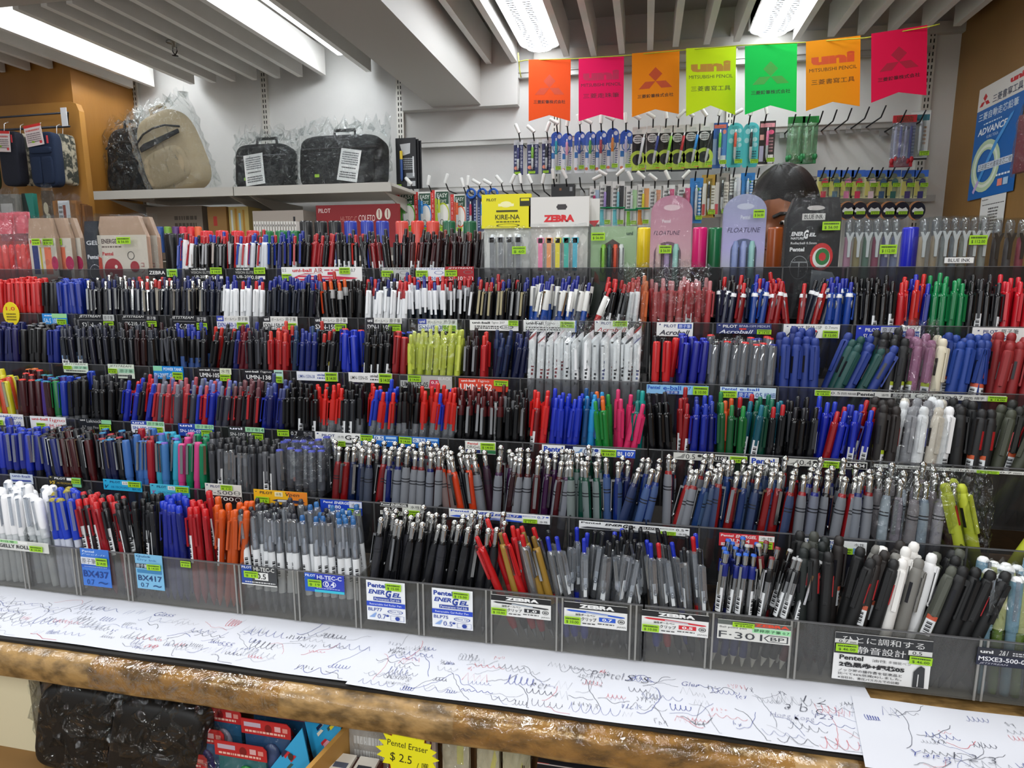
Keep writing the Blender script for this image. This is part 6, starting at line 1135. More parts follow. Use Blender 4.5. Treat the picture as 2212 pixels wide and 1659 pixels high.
# ============================================================ pens become objects
TONE = .66   # pen plastics are deeper in colour than their swatches
_pp = {}
def parts(typ, args):
    k = (typ, args)
    if k not in _pp: _pp[k] = [(n, b, b.mesh(n)) for n, b in globals()['pt_'+typ](*args)]
    return _pp[k]
NTH = {}
for key in {(p['tier'], p['bin'], p['desc'], p['row']) for p in PLACED}:
    for i, p in enumerate(sorted([p for p in PLACED if (p['tier'], p['bin'], p['desc'], p['row']) == key], key=lambda q: q['x'])):
        NTH[id(p)] = (i, len([1 for q in PLACED if (q['tier'], q['bin'], q['desc'], q['row']) == key]))
ROWN = ['front row', 'second row', 'back row']
kinds = {}
for p in PLACED: kinds.setdefault(p['kind'], []).append(p)
for kd, ps in sorted(kinds.items()):
    ps.sort(key=lambda p: (p['row']*1.6+(6-p['tier'])*.55)+abs(p['x'])*.1)
    keep, rest = ps[:300], ps[300:]
    cat = kd.replace('_', ' ')
    for p in keep:
        r = bpy.data.objects.new(kd, None); COL.objects.link(r); r.matrix_world = p['T']; r.empty_display_size = .01
        for n, b, me in parts(p['typ'], p['args']): o = bpy.data.objects.new(n, me); COL.objects.link(o); o.parent = r
        i, n = NTH[id(p)]; pos = '' if n == 1 else ' %s in' % ORD[i]
        lb = '%s%s %s, %s, %s' % (p['desc'], ',' + pos if pos else ', in', ROWN[p['row']], p['bin'], TN[p['tier']])
        if len(lb.split()) > 16: lb = lb.replace(' in front row', ' front row').replace(' in second row', ' second row').replace(' in back row', ' back row').replace(', over', ' over').replace('left over', 'left of') if len(lb.split()) == 17 else lb.replace(' in front row', ' in front').replace(' in back row', ' at back').replace(' in second row', ' in middle').replace('red-lettered card', 'card')
        if len(lb.split()) > 16: lb = lb.replace(' with ', ', ').replace(' in ', ' ')
        tag(r, lb, cat, '%ss %s, %s' % (cat, p['bin'], TN[p['tier']]))
    if rest:
        big = MB()
        for p in rest:
            for n, b, me in parts(p['typ'], p['args']): big.merge(b, p['T'])
        o = big.build(kd+'_stock'); tag(o, 'remaining %ss packed in the rear rows of the clear display tiers' % cat, cat, None, 'stuff')
    print('PENS', kd, len(ps))

TONE = 1.0
# ============================================================ SHELF CARDS
GS = 'shelf cards on the display rack'
def C_(k, px, bg, ops, label, stick=()):
    return card('shelf_card', px, LY[k]-.0040, bg, ops, label+', '+TN[k], 'shelf label', stick, GS)
def sm(x, y, x1=None, y1=None, p='$ 14.00'): return (x, y, x1, y1, p)
W_ = '#eeeeec'; KK = '#1b1b1d'; BL = '#1c3fae'; CJ = '原子筆'
# top
C_(1, (320, 580, 360, 597), KK, [('t', .05, .3, .95, .75, 'ZEBRA', W_, .02)], 'small black card with white name')
C_(1, (360, 581, 384, 598), '#a8dc9a', [('t', .05, .2, .35, .8, '筆', '#1c5a2a')], 'small mint card beside the black name card', [sm(.3, .1, 1, 1)])
C_(1, (408, 578, 485, 606), KK, [('t', .08, .04, .5, .2, 'uni-ball', W_, .02), ('t', .06, .28, .62, .48, 'VISION ELITE', '#c9c9c4'), ('t', .15, .6, .48, .82, 'UB-205', W_), ('t', .5, .62, .72, .9, '0.5', W_), ('r', .74, .65, .97, .9, W_)], 'black card under black capped pens', [sm(.64, 0, .97, .5)])
C_(1, (504, 578, 576, 606), KK, [('t', .08, .04, .5, .2, 'uni-ball', W_, .02), ('t', .06, .28, .62, .48, 'VISION ELITE', '#c9c9c4'), ('t', .1, .6, .55, .82, 'UB-200', W_), ('t', .55, .62, .74, .9, '0.8', W_), ('r', .76, .65, .97, .9, W_)], 'black card under white pens', [sm(.66, 0, 1, .5)])
C_(1, (608, 577, 783, 607), W_, [('t', .01, .12, .06, .35, '0.5', '#333'), ('t', .14, .12, .38, .36, 'uni-ball', '#d0202c', .03), ('t', .41, .08, .52, .42, 'AIR', '#b83a40', .0), ('d', .54, .15, .72, .3, '#c8606a', 1), ('t', .87, .12, .92, .35, '0.7', '#333'),
    ('p', [(.15, .75), (.22, .6), (.68, .66), (.90, .74), (.95, .8), (.88, .86), (.66, .93), (.25, .97)], '#d22c4c'), ('p', [(.2, .72), (.66, .76), (.66, .82), (.22, .86)], '#f0d8dc'), ('p', [(.17, .66), (.3, .45), (.45, .46), (.28, .52)], '#d22c4c'), ('r', .58, .36, .67, .55, '#d22c4c')], 'wide white card picturing a red pen', [sm(.01, .5, .13, .98), sm(.73, .05, .86, .5)])
for px, bg, fg, tx, nm in [((825, 578, 886, 607), '#b9bbbb', '#3a3a3e', 'SX-101-05', 'grey 101-05 card'), ((899, 578, 961, 607), '#e8eaf0', '#24489c', 'SX-101-07', 'white 101-07 card'), ((962, 576, 1024, 607), '#a82028', '#eee', 'SX-101-10', 'red 101-10 card')]:
    C_(1, px, bg, [('t', .08, .05, .95, .2, 'JETSTREAM', fg if fg != '#3a3a3e' else '#222', .0, .3), ('o', .8, .38, .16, .13, fg if fg[0:3] == '#24' else '#777', .85), ('t', .12, .68, .97, .95, tx, '#f4f4f4' if fg == '#eee' else fg, .01)], nm+' with green sticker', [sm(.0, .22, .42, .68, '$ 9.00')])
# second
C_(2, (91, 677, 147, 701), '#2f8fdc', [('t', .06, .45, .62, .9, 'SA-S 10P', '#eaf4ff', .0), ('d', .1, .1, .5, .3, '#dcecff', 1), ('r', .4, 0, 1, .4, '#9fdc9a')], 'bright blue card', [sm(.62, .5, 1, 1)])
for px, m1, nm, bot in [((168, 678, 252, 710), 'SXN  -3', 'black card with number 3', 1), ((262, 680, 344, 706), 'SX-210  1.0', 'black card with large numeral', 1), ((368, 681, 453, 713), 'SX-217', 'black card left of the white violet one', 1)]:
    C_(2, px, '#1d1e22', [('t', .03, .05, .62, .3, 'JETSTREAM', W_, .0, .3), ('r', .02, .4, .66, .43, '#999'), ('t', .1, .6, .62, .92, m1, W_, .01), ('r', .68, .03, .97, .45, '#c8cac8' if '3' in nm else '#26262a'), ('t', .7, .1, .94, .4, CJ, '#333' if '3' in nm else '#d8d8d8')], nm, [sm(.7, .5, .97, .98)])
for px, bg, tx, fg, nm in [((468, 682, 540, 711), '#e9e9f2', 'SXN-150-10', '#3a44a0', 'white violet 150-10 card'), ((568, 683, 644, 713), '#e8e8e6', 'SXN-150-07', '#333', 'white 150-07 card'), ((679, 685, 752, 716), '#2a2a2e', 'SXN-150', '#eee', 'black white 150 card'), ((791, 686, 869, 716), '#2a2a2e', 'SXN-150-05', '#eee', 'black 150-05 card'), ((903, 689, 988, 716), '#e9ebf2', 'SXN-150-38', '#2a4496', 'blue headed 150-38 card')]:
    hd = '#3a4ab0' if 'violet' in nm or 'blue' in nm else '#24242a'
    C_(2, px, bg, [('r', 0, 0, 1, .42, '#e2e2de'), ('r', 0, 0, .22, .42, hd), ('t', .04, .1, .18, .32, 'uni', '#eee', .03), ('t', .25, .12, .62, .34, 'ボールペン', '#444'), ('t', .66, .06, .96, .36, CJ, '#444'), ('t', .03, .52, .66, .86, tx, fg, .015), ('d', .05, .9, .6, .98, fg, 1)], nm, [sm(.64, .48, .98, .97, '$ 15.00')])
C_(2, (1015, 691, 1120, 715), W_, [('t', .05, .15, .42, .35, 'uni-ball', '#333', .04), ('t', .46, .1, .72, .38, 'ſigno 207', '#444'), ('d', .1, .5, .6, .85, '#444', 2), ('o', .76, .65, .14, .2, '#444', .85), ('t', .66, .55, .86, .75, '0.38-0.5', '#444')], 'white roller card with oval', [sm(.8, .0, 1, .5)])
C_(2, (1131, 691, 1245, 718), W_, [('t', .05, .15, .38, .38, 'uni-ball', '#333', .04), ('t', .42, .1, .6, .45, 'ſigno', '#444'), ('d', .05, .55, .7, .9, '#555', 2), ('r', .98, 0, 1, 1, '#2a6ad0')], 'white blue-edged card', [sm(.70, .08, .96, .6)])
def bird(x, y, w, c): return [('p', [(x, y+w*.5), (x+w*.3, y), (x+w*.55, y+w*.2), (x+w*.4, y+w*.5), (x+w*.6, y+w*.9), (x+w*.1, y+w)], c)]
C_(2, (1285, 692, 1356, 718), W_, bird(.03, .1, .12, '#1c2c6c')+[('t', .2, .12, .5, .35, 'PILOT', '#1c2c6c', .02), ('t', .06, .6, .96, .98, 'Acroball', '#b83038', .01, .3)], 'white red-lettered card', [sm(.55, .02, .98, .5)])
C_(2, (1419, 696, 1496, 727), W_, bird(.06, .1, .1, '#1c2c6c')+[('t', .2, .14, .54, .36, 'PILOT', '#1c2c6c', .02), ('r', .58, .1, .96, .44, '#2a50b0'), ('t', .61, .14, .93, .4, CJ, '#e8eeff'), ('t', .07, .55, .92, .9, 'Acroball', '#2c2c3c', .02, .3)], 'white card with blue patch')
C_(2, (1548, 698, 1665, 722), '#28346c', bird(.03, .15, .08, W_)+[('t', .12, .14, .38, .42, 'PILOT', W_, .02), ('t', .42, .14, .72, .36, 'BPAB-15M', '#c8d0e8'), ('t', .75, .14, .97, .36, 'MEDIUM', '#c8d0e8'), ('t', .05, .62, .68, .98, 'Acroball', '#e8ecf8', .01, .3), ('r', .42, .45, .55, .6, '#d8302c')], 'navy card', [sm(.74, .55, 1, 1)])
C_(2, (1693, 700, 1812, 731), W_, bird(.05, .12, .07, '#1c2c6c')+[('t', .14, .12, .36, .34, 'PILOT', '#1c2c6c', .02), ('t', .4, .1, .68, .34, 'BPAB-15F', '#444'), ('t', .74, .1, .96, .32, '0.7mm', '#888'), ('t', .05, .5, .62, .92, 'Acroball', '#2c2c3c', .02, .3), ('r', .44, .42, .6, .56, '#d8302c')], 'white card left of the dark box', [sm(.7, .42, .97, .95, '$ 12.00')])
C_(2, (1850, 703, 1945, 743), '#2438b0', bird(.05, .1, .1, W_)+[('t', .2, .14, .5, .34, 'PILOT', W_, .02), ('r', .54, .06, .95, .38, '#c8ccd8'), ('t', .57, .1, .92, .34, CJ, '#24242c'), ('t', .15, .46, .88, .68, 'SUPER GRIP', W_, .01, .25), ('d', .1, .84, .9, .92, '#9aa8e8', 1)], 'blue card with slanting white letters')
C_(2, (1945, 704, 1985, 743), W_, [('t', .05, .05, .95, .2, 'PILOT', '#555'), ('r', .05, .3, .95, .65, '#2a58b8'), ('t', .1, .38, .9, .56, 'MEDIUM', W_, .0)], 'small white card attached to the blue card', [sm(0, .68, 1, 1)])
C_(2, (2101, 707, 2215, 747), W_, bird(.09, .14, .08, '#1c2c6c')+[('t', .2, .14, .46, .34, 'PILOT', '#1c2c6c', .02), ('t', .52, .08, .84, .36, CJ, '#333'), ('t', .16, .46, .80, .68, 'SUPER GRIP', '#2a48a8', .01, .25), ('d', .08, .84, .45, .92, '#777', 1), ('t', .55, .8, .8, .96, 'FINE', '#555')], 'white card with slanting blue letters at right edge')
q = atY(25, 678, LY[2]-.004); t = MB(); t.prism([(.019*math.cos(a*PI/12), .023*math.sin(a*PI/12)) for a in range(24)], -.001, 0, M('#f2d81c', .4)); ops_draw(t, [('t', .22, .2, .78, .36, '1.0', '#d8482a', .02), ('d', .2, .45, .8, .8, '#7a6a10', 3)], .038, .046, .001, Matrix.Translation((-.019, 0, -.023)))
o = t.build('oval_badge', None, (q.x, LY[2]-.004, q.z)); tag(o, 'yellow oval badge stuck at the left end of the second tier', 'badge')
# third
for px, nm in [((137, 783, 192, 806), 'first green white card'), ((233, 786, 292, 818), 'second green white card')]:
    C_(3, px, '#dfe8d8', [('t', .05, .05, .92, .25, 'JETSTREAM', '#333', .0, .3), ('r', .4, .3, 1, .62, '#a9d8b8'), ('t', .45, .35, .95, .58, CJ, '#244a30'), ('d', .1, .7, .9, .9, '#444', 1)], nm, [sm(.04, .3, .38, .64)])
C_(3, (331, 790, 398, 820), '#1c8adc', [('t', .35, .1, .96, .35, 'POWER TANK', '#e8f4ff', .02), ('r', 0, 0, .3, .38, '#8fd8b0'), ('t', .03, .55, .66, .88, 'SN-200PT-07', '#e8f4ff', .01)], 'bright blue tank card', [sm(.66, .42, 1, 1)])
C_(3, (427, 793, 502, 823), '#1d1e22', [('t', .05, .12, .36, .26, 'uni-ball', W_, .03), ('t', .42, .1, .65, .28, 'ſigno', W_), ('t', .06, .42, .64, .76, 'UMN-105', W_, .02), ('r', .66, .02, 1, .5, '#dfe4c8'), ('t', .7, .1, .96, .42, '水性', '#333')], 'left black card with number', [sm(.68, .5, .99, 1)])
C_(3, (527, 797, 592, 828), '#1d1e22', [('t', .05, .1, .5, .24, 'uni-ball', W_, .03), ('t', .58, .08, .95, .26, 'ſigno', W_), ('t', .08, .42, .92, .74, 'UMN-138', W_, .02), ('d', .3, .84, .7, .9, W_, 1)], 'right black card with number')
C_(3, (592, 799, 613, 828), '#b8dccc', [('d', .1, .1, .9, .3, '#234', 1)], 'small mint card beside the right black card', [sm(.08, .45, .95, .95)])
C_(3, (641, 802, 731, 824), '#eceef4', [('t', .04, .35, .44, .72, 'UMN-155N-38', '#3a50a0', .01), ('t', .5, .15, .7, .45, 'uni-ball', '#3a50a0', .03), ('d', .5, .55, .68, .8, '#3a50a0', 1)], 'white card with blue lettering', [sm(.71, .0, 1, 1)])
C_(3, (753, 804, 848, 828), W_, [('t', .04, .35, .44, .72, 'UMN-155N-05', '#444', .01), ('t', .5, .15, .68, .45, 'uni-ball', '#444', .03), ('d', .5, .55, .68, .8, '#444', 1)], 'white card with grey lettering', [sm(.71, .0, 1, 1)])
C_(3, (865, 810, 977, 841), '#b4b6b2', [('r', 0, 0, .14, .4, '#2a2a2c'), ('t', .03, .5, .54, .9, 'UMN-155-05', '#3c3c3e', .02), ('p', [(.58, .3), (.74, .3), (.78, .95), (.55, .95)], '#c83a54'), ('t', .6, .4, .73, .62, '0.5', '#f4e4e8', .02), ('t', .74, .08, .98, .3, 'BLACK', '#e6e6e6')], 'grey 155-05 card with crimson badge', [sm(.16, .0, .4, .48)])
C_(3, (991, 817, 1098, 847), '#e04a34', [('t', .05, .08, .34, .26, 'uni-ball', '#f8e8e4', .03), ('t', .4, .05, .62, .3, 'ſigno', '#f8e8e4'), ('t', .03, .42, .68, .96, 'UMN-152', '#fbeeea', .02)], 'red white 152 card', [sm(.72, .02, 1, .5)])
C_(3, (1397, 830, 1530, 854), '#8ec4f0', [('t', .02, .1, .22, .5, 'Pentel', '#1c50b8', .03), ('t', .27, .08, .56, .55, 'e-ball', '#1c50b8', .02), ('t', .6, .12, .72, .52, '0.7', '#1c50b8'), ('r', .3, .62, .53, .96, '#2a50a8'), ('t', .32, .66, .51, .93, CJ, '#dfe8f8')], 'pale blue ball card', [sm(.75, .02, .99, .95, '$ 10.00')])
C_(3, (1556, 835, 1675, 862), '#cfe4f4', [('t', .03, .06, .3, .32, 'Pentel', '#1c50b8', .03), ('t', .35, .05, .7, .32, 'e-ball', '#1c50b8', .02), ('r', .32, .42, .6, .96, '#2452b8'), ('t', .34, .48, .58, .9, CJ, '#e8f0fc'), ('t', .64, .46, .76, .9, '05', '#24509c'), ('t', .79, .44, .99, .92, '極細', '#24509c')], 'white blue 05 card', [sm(.0, .35, .3, 1, '$ 10.00')])
C_(3, (1760, 842, 2172, 868), '#d2d2ce', [('t', .09, .25, .14, .7, '0.5', '#333'), ('t', .145, .3, .175, .75, 'mm', '#444'), ('t', .18, .3, .225, .7, '極細', '#444'), ('t', .23, .2, .325, .78, 'Pentel', '#2c2c30', .03), ('t', .36, .3, .4, .72, '油性', '#444'), ('r', .41, .18, .515, .88, '#2a2a2c'), ('t', .42, .25, .505, .8, CJ, '#e8e8e8'),
    ('t', .535, .06, .725, .88, 'Calme', '#3a3a3e'), ('t', .735, .22, .78, .78, '0.7', '#333'), ('t', .79, .35, .83, .78, 'mm', '#444'), ('t', .84, .28, .89, .75, '細字', '#444')], 'very long white strip card', [sm(0, 0, .085, 1, '$ 14.00'), sm(.905, .05, 1, .95, '$ 14.00')])
# fourth
C_(4, (-20, 892, 53, 921), W_, [('t', .2, .12, .55, .3, 'uni-ball', '#2a44a0', .03), ('t', .6, .08, .98, .48, 'ſigno', '#2a44a0'), ('t', .42, .6, .92, .92, 'UM-100', '#3a54b0')], 'white card with blue lettering at left edge', [sm(.0, .55, .4, .98)])
C_(4, (65, 898, 145, 929), W_, [('t', .05, .12, .5, .32, 'uni-ball', '#d0242c', .03), ('t', .56, .08, .98, .45, 'ſigno', '#d0242c'), ('t', .46, .58, .9, .88, 'UM-100', '#d84a50')], 'white card with red lettering', [sm(.2, .5, .44, .95)])
C_(4, (170, 903, 243, 930), '#22252a', [('t', .05, .08, .2, .22, 'uni', W_, .03), ('t', .25, .06, .7, .35, 'Laknock', '#cfd2d4'), ('r', .7, .05, 1, .42, '#8fd0a0'), ('t', .1, .66, .6, .9, '0.7 mm Fine', '#aaa')], 'dark narrow card', [sm(.66, .45, 1, 1)])
for px, bg, fg, n_, nm in [((283, 908, 357, 938), '#e8ecf4', '#2c4aa8', 'SN-100-05', 'white-blue 100-05 card'), ((385, 914, 464, 945), '#2848a8', '#eef2fc', 'SN-100-07', 'blue 100-07 card'), ((493, 920, 573, 953), '#3c3e40', '#dcdcdc', 'SN-100-14', 'dark green-patched 100-14 card')]:
    C_(4, px, bg, [('r', 0, 0, .48, .3, '#2c4aa8' if 'blue' in nm else '#2a2c2e'), ('t', .05, .06, .4, .24, 'uni', '#eef', .03), ('r', .48, 0, 1, .36, '#a4dcae'), ('t', .52, .06, .84, .3, CJ, '#1c5a30'), ('t', .86, .06, .98, .3, n_[-2:], '#1c5a30'), ('t', .05, .45, .64, .70, n_, fg, .01), ('t', .2, .76, .52, .96, '楽ノック', fg, .01)], nm, [sm(.67, .42, .98, .92, '$ 9.00')])
C_(4, (601, 927, 680, 962), '#17181a', [('t', .36, .1, .54, .36, '0.7', '#ddd'), ('t', .72, .08, .96, .2, 'BL-G2', '#bbb'), ('t', .74, .24, .96, .36, 'FINE', '#999'), ('p', [(.02, .8), (.5, .62), (.92, .7), (.98, .9), (.4, .86)], '#4a4c50')], 'black card picturing a dark pen', [sm(.0, .0, .33, .45)])
C_(4, (681, 932, 780, 966), W_, bird(.03, .08, .1, '#1c2c6c')+[('t', .15, .14, .44, .34, 'PILOT', '#1c2c6c', .02), ('t', .5, .2, .64, .4, '水性', '#555'), ('t', .66, .14, .99, .5, 'G-2', '#2c2c30', .02), ('p', [(.03, .82), (.15, .66), (.9, .72), (.9, .84), (.2, .88)], '#4a4c54')], 'white card with black G-2 lettering', [sm(.4, .6, .68, 1)])
C_(4, (780, 938, 860, 966), '#1c6cc8', [('r', .36, .05, .62, .45, '#dce8f4'), ('t', .38, .1, .6, .4, '0.5', '#24509c', .01), ('r', .68, .08, .96, .3, '#a8ccf0'), ('d', .68, .4, .96, .6, '#cfe2f8', 1)], 'blue card joined to the white one', [sm(.0, .0, .34, .55)])
C_(4, (863, 942, 949, 970), '#1c6cc8', [('r', .34, .1, .66, .5, '#dce8f4'), ('t', .36, .15, .64, .45, '0.38', '#24509c', .01), ('r', .7, .1, .97, .3, '#a8ccf0'), ('d', .7, .4, .96, .6, '#cfe2f8', 1)], 'separate blue card further right', [sm(.0, .02, .32, .62)])
C_(4, (1005, 952, 1071, 982), '#e8e8e2', [('t', .08, .1, .42, .28, 'Pentel', '#c8302c', .03), ('t', .06, .34, .5, .56, 'ORiGeL', '#26262a'), ('r', .02, .68, .5, .95, '#1c2c6c'), ('r', .52, .68, 1, .95, '#2a7a4a')], 'white logo card with red name', [sm(.52, .05, .98, .62)])
C_(4, (1171, 960, 1220, 980), '#f0f0ee', [('t', .08, .15, .92, .85, 'Pentel', '#1f44b4', .04)], 'small white card with blue name')
C_(4, (1238, 965, 1372, 990), '#dfe8f4', [('p', [(.02, .7), (.1, .5), (.12, .2), (.16, .15), (.13, .75)], '#7aa2d8'), ('t', .18, .12, .34, .85, '0.7', '#2c3a5c'), ('e', .38, .3, .035, .2, '#2a44a0'), ('t', .36, .6, .42, .85, 'mm', '#456'), ('r', .70, .1, 1, .98, '#2450c0'), ('t', .72, .28, .98, .78, 'BL107', W_, .02)], 'white-blue 0.7 card', [sm(.45, .05, .70, .9, '$ 16.00')])
C_(4, (1455, 977, 1613, 1000), '#d6d6d0', [('p', [(.02, .75), (.1, .5), (.13, .15), (.17, .1), (.14, .8)], '#8c8c88'), ('t', .17, .12, .3, .85, '0.5', '#333'), ('e', .36, .32, .03, .2, '#333'), ('r', .42, .18, .75, .88, '#1b1b1d'), ('t', .44, .3, .73, .76, 'BLN105', W_, .02)], 'cream card with black patch in the middle', [sm(.77, .05, 1, .98, '$ 19.00')])
C_(4, (1620, 986, 1681, 1006), '#f0f0ee', [('t', .06, .15, .86, .85, 'Pentel', '#1f44b4', .04)], 'small white card with blue name on the right rack')
C_(4, (1700, 990, 1872, 1014), '#d6d6d0', [('p', [(.02, .75), (.1, .5), (.12, .15), (.15, .1), (.13, .8)], '#8c8c88'), ('t', .16, .1, .31, .85, '0.4', '#333'), ('e', .355, .32, .03, .2, '#333'), ('r', .66, .12, .99, .9, '#1b1b1d'), ('t', .7, .25, .97, .75, 'BLN104', W_, .02)], 'cream card with black patch at its right end', [sm(.41, .0, .65, .95, '$ 19.00')])
C_(4, (1888, 1002, 2230, 1027), '#dededa', [('t', .01, .15, .075, .65, '0.5', '#333'), ('t', .08, .3, .13, .75, 'mm', '#444'), ('t', .14, .25, .2, .7, '極細', '#444'), ('t', .22, .25, .31, .72, 'Pentel', '#333', .03), ('t', .33, .28, .39, .68, '油性', '#555'), ('t', .395, .15, .46, .75, '3色', '#333'), ('t', .48, .1, .64, .8, 'Calme', '#444'), ('t', .8, .18, .87, .72, '0.7', '#333'), ('t', .88, .35, .93, .75, 'mm', '#444'), ('t', .94, .3, 1, .75, '細字', '#444')], 'long white strip card on the right', [sm(.65, .02, .79, .98, '$ 46.00')])
# fifth
C_(5, (22, 1022, 73, 1046), '#c4cede', [('t', .1, .1, .9, .35, 'uni-ball', '#2c3c8c', .02), ('p', [(.05, .65), (.9, .58), (.95, .75), (.1, .85)], '#3a4aa0')], 'pale blue card picturing a pen')
C_(5, (105, 1027, 181, 1053), '#17181a', bird(.04, .08, .1, '#e8d88a')+[('t', .18, .1, .5, .32, 'PILOT', W_, .02), ('r', .54, .08, .68, .36, W_), ('t', .03, .5, .2, .85, 'V5', '#d8b83a', .02, .3), ('t', .24, .6, .7, .78, 'HI-TECPOINT', '#c8a83a', .0, .3), ('r', .7, .0, .96, 1, '#7ac89a')], 'black gold card', [sm(.71, .05, .96, .6)])
C_(5, (223, 1034, 308, 1063), '#2fb0e0', bird(.04, .1, .1, '#123c6c')+[('t', .18, .12, .45, .32, 'PILOT', '#123c6c', .02), ('r', .5, .1, .66, .42, W_), ('t', .52, .16, .64, .36, '水性', '#333'), ('t', .04, .52, .14, .84, 'V', '#123c6c', .03, .3), ('t', .2, .58, .68, .78, 'HI-TECPOINT', '#1c7ab0', .0, .3), ('t', .76, .68, .97, .86, 'BX-V5', '#0c5a94', .01)], 'cyan card with dark blue lettering', [sm(.68, .02, 1, .55)])
C_(5, (324, 1044, 411, 1075), '#4ab8d8', bird(.04, .1, .1, '#123c6c')+[('t', .18, .12, .42, .32, 'PILOT', '#123c6c', .02), ('r', .46, .1, .64, .44, W_), ('t', .48, .16, .62, .38, '水性', '#333'), ('t', .06, .54, .14, .84, 'V', '#b84a98', .03, .3), ('t', .2, .6, .66, .8, 'HI-TECPOINT', '#3a8ab8', .0, .3), ('t', .76, .7, .97, .88, 'BX-V5', '#0c5a94', .01)], 'cyan card with pink lettering', [sm(.68, .02, 1, .55)])
C_(5, (443, 1043, 524, 1087), '#dcdcd4', bird(.04, .05, .08, '#1c2c6c')+[('t', .15, .08, .42, .22, 'PILOT', '#1c2c6c', .02), ('t', .08, .36, .76, .58, 'P-500', '#55585c'), ('o', .88, .45, .09, .13, '#555', .85), ('t', .8, .4, .95, .5, '0.5', '#444'), ('r', 0, .64, 1, 1, '#2c1a1c'), ('t', .1, .70, .78, .92, 'P-700', '#e6e6e2', .01), ('o', .9, .82, .08, .13, '#ddd', .85)], 'white black two-line card', [sm(.46, .02, .78, .3, '$ 1.0 ')])
C_(5, (548, 1056, 665, 1094), '#f2b824', bird(.03, .12, .06, '#333')+[('p', [(.6, 0), (1, 0), (1, 1), (.75, 1)], '#ee8a2c'), ('t', .12, .1, .36, .3, 'PILOT', '#333', .02), ('r', .4, .08, .55, .42, '#f4e8b8'), ('t', .42, .14, .53, .36, '水性', '#333'), ('t', .6, .08, .86, .42, 'Vpen', '#28282c', .0, .15), ('p', [(.34, .72), (.45, .6), (.9, .62), (.96, .72), (.88, .84), (.45, .82)], '#2c3658'), ('r', .45, .64, .62, .78, '#d8dce0')], 'yellow orange card picturing a pen', [sm(.05, .48, .3, .92, '$ 15 ')])
C_(5, (692, 1078, 783, 1114), '#1f46c0', [('t', .08, .08, .3, .24, 'Pentel', '#e8ecfc', .03), ('t', .34, .06, .74, .26, 'ENERGEL', '#e8ecfc', .03, .2), ('r', .7, 0, 1, .45, '#d8dcec'), ('t', .75, .12, .97, .38, '水性', '#333'), ('t', .2, .34, .5, .6, 'BL80', '#f0f4ff', .02), ('r', .1, .68, .66, .97, '#e8ecf4'), ('t', .14, .74, .36, .9, 'Metal Tip', '#24489c'), ('t', .42, .7, .6, .95, '1.0', '#24489c')], 'blue 1.0 card', [sm(.67, .48, .98, .95)])
C_(5, (821, 1084, 911, 1117), '#d6d6d0', [('r', 0, 0, .68, .28, '#2a2c2c'), ('t', .03, .06, .24, .22, 'Pentel', '#ddd', .03), ('t', .27, .05, .66, .24, 'ENERGEL', '#e8e8e4', .03, .2), ('t', .74, .1, .96, .36, '水性', '#333'), ('r', 0, .32, .54, .66, '#1f1a18'), ('t', .14, .38, .42, .6, 'BL77', '#eee', .02), ('t', .03, .74, .28, .92, 'Metal Tip', '#555'), ('t', .34, .7, .52, .96, '0.7', '#444')], 'black-white 0.7 card', [sm(.62, .46, .97, .95)])
def pencard(px, acc, mod, dia, k, pencol, nm):
    C_(k, px, '#eceeef', [('t', .02, .08, .2, .3, 'Pentel', acc, .03), ('t', .24, .08, .54, .42, 'ENER', acc, .04, .25) if 0 else ('t', .24, .12, .40, .40, 'ENER', acc, .04, .25), ('t', .405, .06, .455, .56, 'G', acc, .05, .25), ('t', .46, .22, .53, .44, 'EL', acc, .04, .25), ('r', .555, .16, .73, .48, acc), ('t', .58, .22, .7, .42, mod, W_, .02),
        ('o', .8, .22, .065, .09, acc, .85), ('t', .76, .18, .84, .26, 'Needle Tip', acc), ('t', .88, .1, .95, .38, dia, acc), ('e', .975, .18, .015, .07, acc), ('t', .9, .62, .98, .86, '水性', '#333'),
        ('p', [(.01, .80), (.08, .66), (.3, .68), (.6, .74), (.74, .86), (.72, .98), (.3, .92), (.06, .88)], pencol), ('p', [(.3, .76), (.58, .80), (.58, .88), (.3, .84)], '#b8bcc4')], nm, [sm(.745, .48, .88, .94, '$ 19.00')])
pencard((970, 1098, 1188, 1133), '#1f46b8', 'BL77', '0.7', 5, '#2a5ad8', 'blue pen card, wide and white')
pencard((1251, 1124, 1489, 1159), '#1d1d20', 'BLN75', '0.5', 5, '#3a3c42', 'black pen card, wide and white')
C_(5, (1554, 1150, 1671, 1187), '#d83a44', [('t', .03, .08, .26, .26, 'Pentel', '#f8e8e8', .03), ('t', .3, .06, .68, .3, 'ENERGEL', '#f8e8e8', .03, .2), ('r', .72, 0, 1, .42, '#eeeeea'), ('t', .76, .1, .97, .34, '水性', '#333'), ('t', .18, .38, .56, .66, 'BLN74', '#f8eeee', .02), ('r', .04, .72, .62, .96, '#f0d8d8'), ('t', .08, .76, .38, .92, 'Needle Tip', '#c83a44'), ('t', .42, .72, .55, .96, '0.4', '#c83a44')], 'red 0.4 card', [sm(.72, .42, .97, .95)])
C_(5, (1737, 1162, 1870, 1199), '#eceef0', [('t', .05, .08, .2, .24, 'Pentel', '#1c50b0', .03), ('t', .24, .06, .58, .28, 'ENERGEL', '#1c50b0', .03, .2), ('t', .8, .1, .96, .34, '水性', '#333'), ('t', .04, .36, .46, .76, 'BLN73', '#2a6ab8'), ('r', .79, .5, .97, .95, '#6a9ac8')], 'white blue-lettered card', [sm(.47, .5, .78, .98)])
